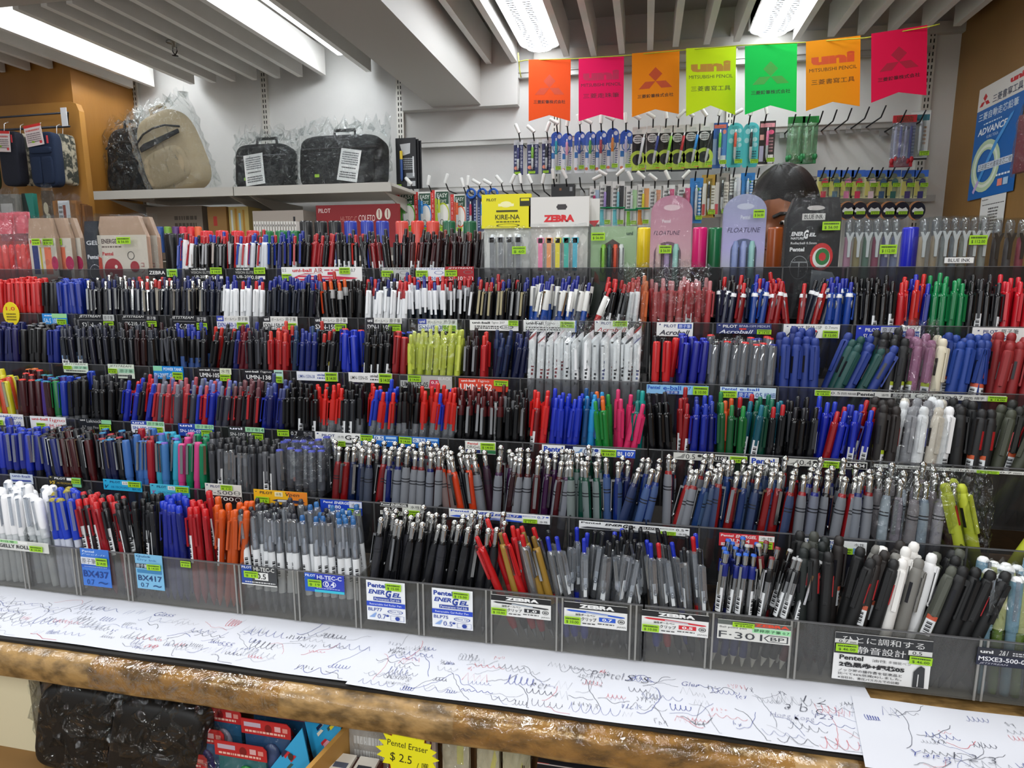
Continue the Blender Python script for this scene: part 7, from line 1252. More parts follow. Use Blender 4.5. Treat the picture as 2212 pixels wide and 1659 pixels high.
# bottom
C_(6, (-40, 1160, 107, 1196), '#d8d8d2', [('r', .25, .02, .55, .3, '#a8dc9a'), ('t', .28, .06, .5, .26, '中性筆', '#1c5a30'), ('r', .56, .04, .7, .3, '#f0f0ec'), ('t', .27, .42, .72, .78, 'GELLY ROLL', '#2a2a2c', .03)], 'grey white card with black lettering', [sm(.74, .3, .93, .85)])
C_(6, (173, 1183, 243, 1270), '#3a76d0', [('t', .08, .04, .5, .1, 'Pentel', '#cfe0f8', .02), ('t', .05, .12, .9, .17, 'Feel-it', '#a8c8f4', .0, .2), ('r', 0, .23, .56, .42, '#d8dce4'), ('t', .03, .26, .52, .4, CJ, '#3a3c44'), ('r', 0, .44, 1, .5, '#2858b8'), ('d', .1, .46, .9, .49, '#9ab8e8', 1), ('t', .04, .58, .94, .76, 'BX437', '#0f3a86', .02), ('t', .14, .82, .4, .96, '0.7', '#123c80'), ('t', .55, .86, .88, .92, '~', '#123c80')], 'tall blue card', [sm(.57, .22, .97, .42)])
C_(6, (291, 1195, 357, 1276), '#7ab8dc', [('t', .05, .03, .6, .1, 'Quick', '#1c4a78', .02), ('t', .1, .13, .8, .2, 'Dry Ink', '#2a6aa0'), ('r', 0, .27, .48, .4, '#22303c'), ('t', .03, .28, .45, .39, CJ, '#dfe8ee'), ('r', .05, .44, .95, .54, '#3a80b0'), ('t', .06, .6, .94, .76, 'BX417', '#1c3f70', .02), ('t', .14, .82, .44, .95, '0.7', '#1c3f70'), ('t', .6, .86, .9, .92, '~', '#1c3f70')], 'tall light blue card', [sm(.46, .25, .95, .42)])
C_(6, (521, 1219, 600, 1268), '#3c3e40', [('r', 0, .0, .3, 1, '#24489c'), ('t', .02, .04, .3, .16, 'PILOT', '#e8e8e8', .02), ('t', .36, .04, .94, .26, 'HI-TEC-C', '#d8d8d4', .02), ('r', .38, .32, .76, .72, '#e8e8e4'), ('t', .44, .38, .7, .66, '0.5', '#222', .02), ('d', .1, .8, .95, .9, '#ddd', 1), ('r', 0, .94, 1, 1, '#e4e4e0')], 'grey 0.5 card', [sm(.1, .26, .5, .6, '$ 19 ')])
C_(6, (658, 1236, 745, 1284), '#2c3eb4', [('r', 0, 0, .25, 1, '#1c5ac0'), ('t', .02, .05, .28, .18, 'PILOT', '#e8ecfc', .02), ('t', .32, .06, .94, .28, 'HI-TEC-C', '#e8ecfc', .02), ('o', .63, .52, .17, .2, '#dfe4fa', .88), ('t', .52, .38, .76, .66, '0.4', '#eef0fc', .02), ('r', .25, .86, 1, 1, '#3ac0d8'), ('d', .3, .74, .9, .8, '#c8d0f8', 1)], 'blue 0.4 card', [sm(.1, .3, .45, .7, '$ 19 ')])
def blp(px, mod, dia, nm):
    C_(6, px, '#eef0f2', [('t', .04, .05, .52, .17, 'Pentel', '#24409c', .04), ('t', .05, .22, .48, .33, 'ENER', '#24409c', .04, .25), ('t', .50, .20, .66, .40, 'G', '#24409c', .05, .25), ('t', .67, .26, .9, .37, 'EL', '#24409c', .04, .25), ('r', .18, .40, .9, .49, '#24409c'), ('t', .21, .415, .87, .475, 'Permanent Gel Ink', '#e8ecf8', .0),
        ('r', 0, .52, 1, .64, '#1f46c0'), ('t', .08, .555, .9, .605, 'Retractable Gel Roller Pen', '#dfe6fa'), ('t', .04, .68, .4, .76, mod, '#24409c', .01), ('o', .74, .74, .2, .055, '#24409c', .88), ('t', .6, .715, .88, .765, 'Metal Tip', '#24409c'),
        ('p', [(.06, .92), (.14, .86), (.22, .80), (.26, .80), (.2, .92)], '#8aa8dc'), ('t', .28, .82, .5, .94, dia, '#24409c'), ('e', .54, .85, .04, .025, '#24409c'), ('r', .62, .83, .97, .835, '#24409c'), ('r', .62, .95, .97, .955, '#24409c'), ('r', .62, .83, .628, .955, '#24409c'), ('r', .962, .83, .97, .955, '#24409c'), ('e', .8, .895, .06, .05, '#24409c')], nm, [sm(.52, .02, .92, .19, '$ 15.00')])
blp((791, 1252, 877, 1346), 'BLP77', '0.7', 'first tall white card with blue stripe'); blp((933, 1269, 1022, 1362), 'BLP75', '0.5', 'second tall white card with blue stripe')
def zeb(px, acc, dia, nm):
    C_(6, px, '#e9e9e6', [('r', 0, 0, 1, .27, '#17181a'), ('t', .24, .05, .8, .22, 'ZEBRA', W_, .06), ('p', [(.03, .36), (.08, .32), (.35, .33), (.95, .44), (.97, .48), (.9, .5), (.4, .42), (.1, .40)], acc), ('p', [(.35, .36), (.7, .42), (.7, .46), (.35, .40)], '#b8c4d0'),
        ('t', .18, .46, .5, .56, '油性ボールペン', '#333', .02), ('t', .28, .6, .52, .76, 'クリップ', '#333', .02), ('r', .56, .54, .82, .72, acc), ('t', .61, .57, .77, .69, dia, W_, .03), ('d', .54, .78, .8, .86, '#555', 1), ('o', .91, .64, .055, .1, '#333', .8), ('t', .88, .6, .94, .68, 'e', '#333', .02), ('t', .84, .84, .98, .92, 'JAPAN', '#333'), ('d', .3, .82, .5, .9, '#444', 1)], nm, [sm(.01, .60, .27, .93, '$ 10.00')])
zeb((1061, 1283, 1190, 1340), '#2c2d31', '1.0', 'white card with black band, 1.0'); zeb((1219, 1298, 1354, 1362), '#2458c8', '0.7', 'white card with black band, blue pen'); zeb((1387, 1316, 1529, 1378), '#d02430', '0.5', 'white card with black band, red pen')
C_(6, (1551, 1336, 1706, 1394), '#dcdcd6', [('r', 0, 0, 1, .24, '#5c625c'), ('t', .5, .04, .98, .2, 'ZEBRA', '#e0482c', .05), ('t', .03, .32, .4, .44, 'Ball point pen', '#333'), ('r', .48, .28, 1, .52, '#9fe0a8'), ('t', .5, .32, .98, .48, '鋼桿原子筆 0.7', '#1c4a2c', .01), ('t', .02, .58, .62, .92, 'F·301', '#3c3e42'), ('p', [(.64, .74), (.7, .58), (.97, .58), (.97, .92), (.7, .92)], '#3a3c40'), ('p', [(.66, .74), (.71, .61), (.95, .61), (.95, .89), (.71, .89)], '#dcdcd6'), ('t', .73, .66, .92, .85, 'BP', '#3a3c40', .01)], 'grey white card with orange name', [sm(.2, .03, .5, .27, '$ 22.00')])
C_(6, (1805, 1364, 2004, 1488), '#e6e6e4', [('r', 0, 0, 1, .44, '#2c2e30'), ('t', .08, .05, .92, .19, 'ひとに調和する', '#dcdcda', .0), ('t', .24, .25, .74, .40, '静音設計', '#dcdcda', .0), ('r', 0, .13, .24, .22, '#d8d8d4'), ('t', .04, .145, .14, .205, '0.7', '#333', .01), ('t', .16, .17, .22, .205, 'mm', '#444'), ('r', .76, .22, 1, .32, '#d8d8d4'), ('t', .80, .235, .9, .305, '0.5', '#333', .01),
    ('t', .06, .46, .31, .56, 'Pentel', '#222', .03), ('t', .4, .49, .55, .55, '油性', '#555'), ('t', .57, .49, .8, .55, '多機能ペン', '#666'), ('t', .06, .60, .74, .71, '2色黒赤+細芯05', '#1c1c1e', .05), ('t', .06, .75, .72, .81, 'ノック時の操作音を従来品と', '#3a3a3c', .01), ('t', .06, .83, .72, .89, '比べて66%低減(※)しました。', '#3a3a3c', .01), ('t', .06, .91, .70, .965, '※当社比、音圧パスカルでの比較', '#3a3a3c', .01),
    ('p', [(.83, .98), (.83, .66), (.87, .56), (.9, .52), (.94, .56), (.95, .98)], '#303234'), ('r', .875, .7, .885, .96, '#d8d8d6')], 'large black and white card with rows of writing', [sm(.01, .22, .24, .38, '$ 46.00'), sm(.77, .32, 1, .48, '$ 46.00')])
C_(6, (2112, 1397, 2222, 1446), '#1d2238', [('r', .0, 0, 1, .4, '#2a2c34'), ('t', .05, .12, .3, .3, 'uni', '#ddd', .04), ('t', .4, .06, .58, .34, '2&1', '#ddd', .0, .3), ('d', .66, .1, .98, .34, '#c8c8cc', 2), ('t', .03, .48, .98, .74, 'MSXE3-500-05', '#e8e8ec', .02), ('t', .05, .82, .6, .94, 'JETSTREAM', '#c8c8d4', .0, .3)], 'dark navy card at the bottom right corner')
s = sticker(None, atY(391, 1222, LY[6]-.004).x, atY(391, 1224, LY[6]-.004).z, .016, .009, '$ 10.00', LY[6]-.0045); tag(s, 'lone green price sticker on the bottom tier panel under the red pens', 'price sticker')
# ============================================================ TALL PACKS STANDING IN THE TOP TIER
Y1 = LY[1]
def openpack(px, y0off, hdr, hdrfrac, hops, label, pens, film=True, seed=1, body=None, sticker_at=None, price='$ 60 ', pen_top=.3):
    Yp = Y1+y0off; a = atY(px[0], px[1], Yp); c = atY(px[2], px[3], Yp); W = c.x-a.x; zb = LZ[1]-DR[1]+.001; H = a.z-zb
    r = empty('pen_set_pack', (a.x, Yp, zb)); t = MB(); hh = H*hdrfrac
    if body: t.box(.002, .006, 0, W-.002, .008, H-hh, M(body, .5)); t.build('insert_card', r); t = MB()
    t.box(0, -.002, H-hh, W, .010, H, M(hdr, .4)); ops_draw(t, hops, W, hh, .002, Matrix.Translation((0, 0, H-hh))); t.build('header', r)
    for i, (cc, cl) in enumerate(pens):
        x = W*(.14+.72*(i+.5)/len(pens)); T = Matrix.Translation((x, -.004, .004)); b = MB(); top = (H-hh)*(1-pen_top)
        b.lathe([(.001, 0), (.004, .012), (.0048, .03), (.0048, top-.006), (.003, top), (0, top)], M(cc, .25), 10, T)
        for q in range(3): b.box(-.0016, -.0053, .05+q*.012, .0012, -.0046, .054+q*.012, M('#3a3c44', .5), T)
        b.build('pen', r); b = MB(); b.box(x-.0038, -.0115, top-.056, x+.0038, -.0098, top-.002, M(cl, .3) if cl != 'steel' else STEEL); b.box(x-.0058, -.0115, top-.010, x+.0058, -.003, top-.001, M(cl, .3) if cl != 'steel' else STEEL); b.build('clip', r)
    if film: film_over(r, -.001, W+.001, -.016, .014, 0, H-hh+.004, seed, .004, clear('bagfilm', '#f8f9f9', .025, .06, .006, 30, .4, .03), 10, 12, 'clear_bag')
    if sticker_at: sticker(r, W*sticker_at[0], H*sticker_at[1], W*.28, .013, price, -.0175 if film else -.013)
    tag(r, label, 'pen set'); return r
openpack((1041, 421, 1146, 600), .012, '#e6dc10', .28, [('e', .5, .30, .12, .09, '#f4f0b8'), ('r', .34, .28, .66, .36, '#f4f0b8'), ('t', .1, .12, .3, .2, 'PILOT', '#3a3a10', .02), ('r', .78, .12, .99, .36, '#2a2a14'), ('r', .80, .14, .97, .21, '#e6dc10'), ('r', .3, .47, .74, .52, '#3a3a10'), ('t', .28, .60, .78, .74, 'KIRE-NA', '#3a3a10', .01), ('d', .3, .78, .78, .84, '#5a5a14', 1), ('o', .54, .92, .24, .05, '#5a5a14', .85)],
    'tall clear pack with bright yellow header standing left of the white one', [('#d8dce0', 'steel'), ('#e2e4e6', 'steel'), ('#dcdee0', 'steel'), ('#cfd8dc', 'steel')], True, 61, '#e6e7e4', (.66, .50), pen_top=.1)
openpack((1176, 432, 1292, 600), .034, '#d4d2ce', .22, [('p', [(.78, .86), (1, .84), (.92, 1.1)], '#d02430')], 'rear clear pack with white header, peeking out behind the front one', [('#d8dce0', '#c8ccd0'), ('#d8dce0', '#c8ccd0')], True, 62, '#e4e2de')
openpack((1143, 427, 1270, 600), .012, '#dcdad6', .25, [('e', .55, .34, .09, .09, '#3a3638'), ('r', .48, .25, .62, .43, '#3a3638'), ('t', .25, .60, .76, .84, 'ZEBRA', '#d8242c', .06)],
    'clear pack with white header and five pastel clip pens', [('#dfe0e2', '#f08ab0'), ('#dfe0e2', '#f0a060'), ('#dfe0e2', '#ecdc30'), ('#dfe0e2', '#3ab8a8'), ('#dfe0e2', '#4ab4cc')], True, 63, '#e6e2dc', pen_top=.12)
def boxpack(poly_fn, px, yo, D, col, ops, label, film=None, st=None, hole=None, name='pen_set_box', pens=None, grad=None):
    Yp = Y1+yo; a = atY(px[0], px[1], Yp); c = atY(px[2], px[1], Yp); W = c.x-a.x; zb = LZ[1]-DR[1]+.001; H = a.z-zb
    r = empty(name, (a.x, Yp, zb)); t = MB(); pl = poly_fn(W, H); m = grad or M(col, .4)
    t.prism(pl, 0, D, m); ops_draw(t, ops, W, H, 0); t.build('carton', r)
    if pens:
        for i, (cc, kc) in enumerate(pens['c']):
            x0, x1_, z0, z1 = pens['r']; x = W*(x0+(x1_-x0)*(i+.5)/len(pens['c'])); b = MB(); b.lathe([(.004, H*z0), (.0055, H*z0+.004), (.0055, H*z1-.01), (.003, H*z1)], M(cc, .25), 10, Matrix.Translation((x, -.001, 0)))
            b.build('pen', r); b = MB(); b.tube([(x-.0035, -.0078, H*z1-.006), (x-.0035, -.0088, H*z1-.045), (x, -.0088, H*z1-.050), (x+.0035, -.0088, H*z1-.045), (x+.0035, -.0078, H*z1-.006)] if kc == 'loop' else [(x+.004, -.0075, H*z1-.01), (x+.004, -.0088, H*z1-.055)], .0008, CHROME if kc != 'loop' else M('#3a3c40', .3, .8), 6); b.build('clip', r)
    if film: film_over(r, -.004, W+.004, -.012, D+.004, 0, H+film, 70+int(px[0]) % 20, .008, FILM, 10, 12, 'clear_bag', .6)
    if st: sticker(r, W*st[0], H*st[1], W*st[2], .013, '$ 56.00', -.0135)
    tag(r, label, 'pen set'); return r
rect = lambda W, H: [(0, 0), (W, 0), (W, H), (0, H)]
boxpack(rect, (1277, 490, 1376, 0), .014, .014, '#9db890', [('p', [(.08, .62), (.22, .66), (.18, .56), (.1, .5)], '#d8704a'), ('p', [(.3, .4), (.5, .36), (.44, .3)], '#d8704a'), ('r', .22, .30, .74, .62, '#4a3c34') if 0 else ('p', [(.22, .62), (.22, .34), (.3, .2), (.48, .14), (.66, .2), (.74, .34), (.74, .62)], '#4a3c34'), ('t', .78, .06, .92, .1, 'uni', '#2a4a3a', .03),
    ('p', [(.16, 1), (.2, .84), (.4, .78), (.72, .80), (.8, 1)], '#c8c4b0'), ('t', .22, .86, .74, .92, 'Fruit tea color', '#3a4a38', .01)], 'sage green carton with arched window and paperclip pens', .006, (.02, .84, .3), None, 'pen_set_box',
    dict(c=[('#8ac83a', 'loop'), ('#1c4a44', 'loop'), ('#e0502a', 'loop'), ('#d8dcd8', 'loop')], r=(.22, .74, .38, .80)))
def gradm(name, c1, c2, c3, H):
    k = ('grad', name)
    m = bpy.data.materials.new('m_'+name); m.use_nodes = True; nt = m.node_tree; b = nt.nodes['Principled BSDF']; tc = nt.nodes.new('ShaderNodeTexCoord'); sp = nt.nodes.new('ShaderNodeSeparateXYZ'); mr = nt.nodes.new('ShaderNodeMapRange'); cr = nt.nodes.new('ShaderNodeValToRGB')
    mr.inputs['From Max'].default_value = H; nt.links.new(tc.outputs['Object'], sp.inputs[0]); nt.links.new(sp.outputs['Z'], mr.inputs[0]); nt.links.new(mr.outputs[0], cr.inputs[0]); nt.links.new(cr.outputs[0], b.inputs['Base Color'])
    e = cr.color_ramp.elements; e[0].color = lin(c1); e[1].color = lin(c3); q = e.new(.5); q.color = lin(c2); b.inputs['Roughness'].default_value = .35; return m
def archp(W, H):
    return [(0, 0), (W, 0), (W, H-W*.42)]+[(W/2+W/2*math.cos(a), H-W*.42+W*.42*math.sin(a)) for a in [PI*i/16 for i in range(1, 16)]]+[(0, H-W*.42)]
def window_poly(x0, x1, y0, y1): return [(x1, 1.0), (x1, y0+.10)]+[((x0+x1)/2+(x1-x0)/2*math.cos(a), y0+.10-.10*math.sin(a)) for a in [PI*i/12 for i in range(1, 12)]]+[(x0, y0+.10), (x0, 1.0)]
boxpack(archp, (1408, 423, 1498, 0), .014, .016, '#c88a9a', [('e', .5, .1, .2, .025, '#dfc0c8'), ('t', .28, .195, .48, .225, 'Pentel', '#e8dce2', .02), ('t', .08, .29, .72, .325, 'FLOATUNE', '#4a3450', .0, .25), ('p', window_poly(.10, .76, .38, 1), '#7a5a68')], 'pink arched carton with oval window of pastel pens', .004, (.22, .52, .3), None, 'pen_set_box',
    dict(c=[('#c8a8a4', 'x'), ('#a890b8', 'x'), ('#98ccc0', 'x')], r=(.12, .74, .02, .60)), gradm('pink_card', '#d8cfa8', '#d4a4b0', '#b06a88', .22))
boxpack(archp, (1566, 420, 1659, 0), .014, .016, '#a8b0cc', [('e', .5, .1, .2, .025, '#c4c8dc'), ('t', .4, .17, .62, .205, 'Pentel', '#dfe2ee', .02), ('t', .1, .27, .88, .31, 'FLOATUNE', '#4a4468', .0, .25), ('p', window_poly(.2, .82, .36, 1), '#5a6488')], 'lilac grey arched carton with oval window of pastel pens', .004, (.66, .80, .26), None, 'pen_set_box',
    dict(c=[('#8a98c8', 'x'), ('#9aa4d4', 'x'), ('#98c8c4', 'x')], r=(.22, .80, .02, .62)), gradm('lilac_card', '#ccd8a0', '#b8b0e0', '#8c98b0', .22))
hexp = lambda W, H: [(0, 0), (W, 0), (W, H*.84), (W*.93, H), (W*.12, H), (0, H*.84)]
boxpack(hexp, (1703, 428, 1822, 0), .008, .020, '#17181c', [('e', .52, .085, .16, .02, '#b8b4b0'), ('r', .28, .13, .70, .185, '#c8c6c2'), ('t', .32, .14, .66, .175, 'BLUE INK', '#1c1c20', .01), ('t', .10, .28, .32, .315, 'ENER', '#e8e8ea', .04, .2), ('t', .33, .265, .42, .34, 'G', '#e8e8ea', .05, .2), ('t', .43, .29, .56, .32, 'EL', '#e8e8ea', .04, .2), ('t', .10, .325, .34, .345, 'NATURE', '#e8e8ea', .02), ('t', .10, .365, .58, .385, 'Rollerball 0.5mm', '#d8d8da', .02), ('t', .09, .41, .36, .445, 'Pentel', '#e8e8ea', .04),
    ('o', .28, .58, .17, .10, '#8a8c8e', .94), ('r', .15, .53, .42, .54, '#8a8c8e'), ('r', .27, .54, .29, .66, '#8a8c8e'), ('e', .68, .49, .21, .115, '#d02a2c'), ('o', .68, .50, .16, .085, '#e8e8e4', .6), ('o', .70, .49, .13, .07, '#2c7a3c', .5), ('p', [(.52, .6), (.9, .62), (.98, .68), (.7, .75), (.5, .9)], '#dfe8ec'), ('p', [(.55, .78), (.95, .66), (.98, .9), (.5, .98)], '#4a98c0'), ('p', [(.5, .88), (.98, .82), (.98, .98), (.45, .98)], '#c8a088')],
    'black carton with red disc and green swirl, hanging slot on top', .01, (.62, .725, .32))
for x0, x1, yt, n_, nm, st in [(1826, 1948, 472, 6, 'clear six-pen set with white clips beside the black carton', (.62, .56)), (1984, 2012, 470, 1, 'narrow clear pen sleeve right of the blue capped marker', None), (2014, 2140, 468, 6, 'clear six-pen set carrying a white strip of lettering', (.62, .64)), (2144, 2225, 472, 3, 'clear pen set with dark clips at the right edge', None)]:
    Yp = Y1+.014; a = atY(x0, yt, Yp); c = atY(x1, yt, Yp); W = c.x-a.x; zb = LZ[1]-DR[1]+.001; H = a.z-zb; r = empty('pen_set_sleeve', (a.x, Yp, zb))
    cols = ['#c890a8', '#a89a68', '#6a8a78', '#a84a68', '#6a6a98', '#8a92b8'] if x0 == 1826 else ['#b8a488', '#9aa0a0', '#8a949c', '#a0a49c', '#8c8c90', '#a8aca8'] if x0 < 2140 else ['#3a3c44', '#5a5c64', '#a84a60']
    for i in range(n_):
        x = W*(i+.5)/n_; b = MB(); b.lathe([(.001, 0), (.004, .012), (.0055, .03), (.0055, H-.05), (.005, H-.03), (.003, H-.028)], M(cols[i], .3), 10, Matrix.Translation((x, 0, 0))); b.build('pen', r)
        b = MB(); mm = M('#eceef0' if x0 < 2140 else '#2a2c30', .3); b.prism([(x-.0018, H-.060), (x+.0018, H-.060), (x+.0022, H-.036), (x+.0062, H-.022), (x+.0030, H-.022), (x, H-.029), (x-.0030, H-.022), (x-.0062, H-.022), (x-.0022, H-.036)], -.0085, -.0065, mm); b.build('clip', r)
        b = MB(); b.lathe([(.0058, H-.028), (.0060, H-.008), (.0045, H-.003), (0, H-.002)], CLEARB, 10, Matrix.Translation((x, 0, 0))); b.build('cap', r)
    b = MB(); b.box(-.001, -.010, 0, W+.001, -.0095, H, clear('sleeve', '#f0f2f2', .05, .06, .001, 20, .5)); b.box(-.001, .0085, 0, W+.001, .009, H, clear('sleeve', '#f0f2f2')); b.build('clear_sleeve', r)
    if n_ == 6 and x0 > 2000: b = MB(); b.box(W*.24, -.0108, H*.545, W*.74, -.0102, H*.60, M(W_, .5)); b.text('BLUE INK', W*.3, H*.556, W*.68, H*.588, M('#2a2a30'), -.0110, .01); b.build('lettered_strip', r)
    if st: sticker(r, W*st[0], H*(st[1]+.08), W*.30, .014, '$ 112.00', -.0115)
    tag(r, nm, 'pen set')
# left packs in the top tier
for i, (x0, x1, yt) in enumerate([(-60, -22, 462), (-20, 22, 460), (24, 58, 458)]):
    Yp = Y1+.014+.006*i; a = atY(x0, yt, Yp); c = atY(x1, yt, Yp); W = c.x-a.x; zb = LZ[1]-DR[1]+.001; H = a.z-zb; r = empty('pen_pouch', (a.x, Yp, zb)); t = MB(); t.box(0, .004, H*.78, W, .006, H, M('#e08a98', .4)); t.build('header', r)
    for j in range(3): b = MB(); b.lathe([(.001, 0), (.005, .014), (.0055, H*.62), (.0035, H*.66), (0, H*.67)], M(['#e8502a', '#e8623a', '#e04a3a'][j], .25), 10, Matrix.Translation((W*(j+.5)/3, 0, 0))); b.build('pen', r)
    film_over(r, -.002, W+.002, -.012, .012, 0, H, 81+i, .006, clear('pink_film', '#f4c4cc', .08, .12, .006, 30, .6, .1), 8, 12, 'clear_bag'); tag(r, 'pink headed pouch of orange pens at the far left, %s of three' % ORD[i], 'pen set')
roofp = lambda W, H: [(0, 0), (W, 0), (W, H*.78), (W*.86, H), (W*.10, H), (0, H*.78)]
for i, (x0, x1, yt, yo, dk) in enumerate([(92, 168, 472, .036, 0), (74, 148, 472, .024, 0), (56, 114, 472, .012, 0), (238, 335, 470, .034, 1), (205, 312, 468, .012, 1)]):
    if dk == 0: ops = [('r', 0, .22, 1, 1, '#d8cfc2'), ('t', .05, .24, .45, .28, 'Pentel', '#c8303a', .03), ('r', .1, .30, .32, .62, '#2c3c78'), ('r', .38, .32, .44, .62, '#c8b83a'), ('r', .55, .32, .8, .62, '#e87a5a'), ('e', .9, .5, .12, .08, '#b82a5a'), ('d', .1, .8, .8, .95, '#5a4a44', 2)]
    else: ops = [('r', 0, .20, 1, 1, '#d8cdc0'), ('t', .08, .24, .44, .29, 'ENERGEL', '#5a4a48', .03), ('d', .08, .31, .5, .34, '#7a6a64', 1), ('t', .08, .38, .3, .42, 'Pentel', '#c8303a', .03), ('e', .28, .58, .19, .13, '#a8303a'), ('e', .22, .62, .03, .02, '#e8dcd0'), ('e', .3, .66, .035, .02, '#e8dcd0'), ('e', .34, .54, .03, .02, '#e8dcd0'), ('o', .66, .42, .07, .045, '#4a4444', .85), ('e', .72, .54, .09, .06, '#a8303a'), ('t', .84, .5, .92, .8, '\n'.join('コンパクト'), '#a8444c')]
    boxpack(roofp, (x0, yt, x1, 0), yo, .010, '#b89a84', ops, ['rear pale pen box of the left three', 'middle pale pen box of the left three', 'front pale pen box with blue and coral swatches', 'rear cream box with roof shaped top', 'front cream box with red apple print and roof shaped top'][i], .004, (.5, .70, .28) if dk else (.34, .70, .3))
boxpack(hexp, (178, 478, 212, 0), .012, .018, '#2a2e38', [('t', .1, .22, .9, .27, 'GEL', '#d8d8dc', .02), ('t', .1, .38, .8, .43, 'Pentel', '#e0e0e4', .03), ('o', .5, .58, .36, .09, '#9a9ca4', .92), ('p', [(.8, .4), (1, .42), (1, .7), (.75, .6)], '#d8503c')], 'narrow dark box with circle emblem left of the cream boxes', .008)
# row of thick markers behind the top tier
YM = Y1+.098; zm = LZ[1]-.115; t = MB(); xa = atY(300, 500, YM).x; xb = atY(2000, 500, YM).x
t.box(xa-.02, YM-.018, zm-.006, xb+.03, YM+.05, zm-.001, M('#3a3836', .4)); t.box(xa-.02, YM-.0205, zm-.006, xb+.03, YM-.018, zm+.05, ACRYL)
for i in range(9): xx = xa+(xb-xa)*i/8; t.box(xx-.002, YM-.018, .98, xx+.002, YM+.05, zm-.006, M('#4a4846', .4))
o = t.build('marker_tray'); tag(o, 'narrow raised tray of thick markers behind the top tier', 'tray')
mk = [(330, '#17181a', 'black'), (366, '#1c1d20', 'black'), (396, '#1a1b1e', 'black'), (445, '#c8242c', 'red'), (478, '#c8242c', 'red'), (512, '#c8242c', 'red'), (545, '#c02830', 'red'), (576, '#1a6a3a', 'green'), (608, '#1a6a3a', 'green'), (636, '#1a6a3a', 'green'),
      (661, '#1c1d1f', 'black'), (693, '#1c1d1f', 'black'), (723, '#1c1d1f', 'black'), (757, '#2a3a9a', 'blue'), (793, '#2a3a9a', 'blue'), (826, '#2a3a9a', 'blue'), (868, '#c84a40', 'salmon red'), (902, '#c83c30', 'red'), (935, '#c84438', 'red'), (970, '#1c5a3c', 'dark green'), (1015, '#1c5a3c', 'dark green'),
      (1393, '#e8c81c', 'yellow'), (1513, '#d81c70', 'magenta'), (1547, '#0f6a3c', 'green'), (1676, '#9a4a1c', 'brown'), (1969, '#1a22b8', 'royal blue')]
cnt = {}; 
for i, (px, c, nm) in enumerate(mk):
    q = atY(px, 480, YM); L = .155 if 640 < px < 1100 else .150; zt_ = atY(px, 478 if 640 < px < 1100 else 505 if px < 640 else 492, YM).z
    if px in (445, 478, 512, 545, 576, 608, 636): zt_ = atY(px, 499, YM).z
    r = empty('marker', (q.x, YM, zm+.001)); Lm = max(.12, zt_-zm)
    for n, b, me in parts('marker', (c, .0125, round(Lm, 3), '#e8e8e6' if px != 366 else '#d8d8dc')): o = bpy.data.objects.new(n, me); COL.objects.link(o); o.parent = r
    cnt[nm] = cnt.get(nm, 0)+1; tag(r, '%s capped thick marker behind the top tier, %s %s one from left' % (nm, ORD[cnt[nm]-1], nm.split()[-1]), 'marker', 'thick markers behind the top tier')
# ============================================================ GOODS UNDER THE COUNTER EDGE
ZT = .80
t = MB(); t.box(X0, .40, ZT-.02, X1, .655, ZT, M('#8a6638', .6)); o = t.build('display_shelf'); tag(o, 'wooden lower shelf under the counter edge', 'shelf')
a = atY(-20, 1500, .652); c = atY(110, 1500, .652); t = MB(); t.box(-1.2, .640, ZT, c.x-.02, .655, ZC-.05, M('#d8cfae', .5)); o = t.build('cream_panel'); tag(o, 'cream coloured panel under the counter at lower left', 'panel')
def under_bag(px, y0, x1, Yb, D, seed, label):
    a = atY(px, y0, Yb); c = atY(x1, y0, Yb); W = c.x-a.x; H = min(a.z, ZC-.050)-ZT-.002; r = empty('bagged_stock', (a.x, Yb, ZT+.001), (0, 0, 0)); m = M('#080706', .6)
    t = MB(); t.ellipsoid((W/2+.01, 0, H/2), (W/2, D/2, H/2), m, 20, 14, None, .4, lambda v: Vector((v.x+v.z*.25-.02, v.y, max(.001, v.z)))); t.build('contents', r)
    film_over(r, -.005, W+.03, -D*.6, D*.6, 0, H+.008, seed, .01, FILM2, 16, 12, jm=1.7); tag(r, label, 'bag'); return r
under_bag(72, 1462, 225, .628, .03, 91, 'black goods in shiny clear bag beneath the counter, nearer the cream panel')
under_bag(232, 1492, 425, .622, .036, 92, 'large black goods in shiny clear bag beside the red headed packs')
RH = [(540, 1517, 662, 1545, .640, 'rearmost right'), (420, 1524, 521, 1556, .634, 'upper left'), (521, 1554, 628, 1591, .624, 'upper right'), (377, 1567, 484, 1605, .622, 'middle left'), (464, 1603, 576, 1636, .613, 'lower right'), (328, 1618, 447, 1656, .611, 'lowest left')]
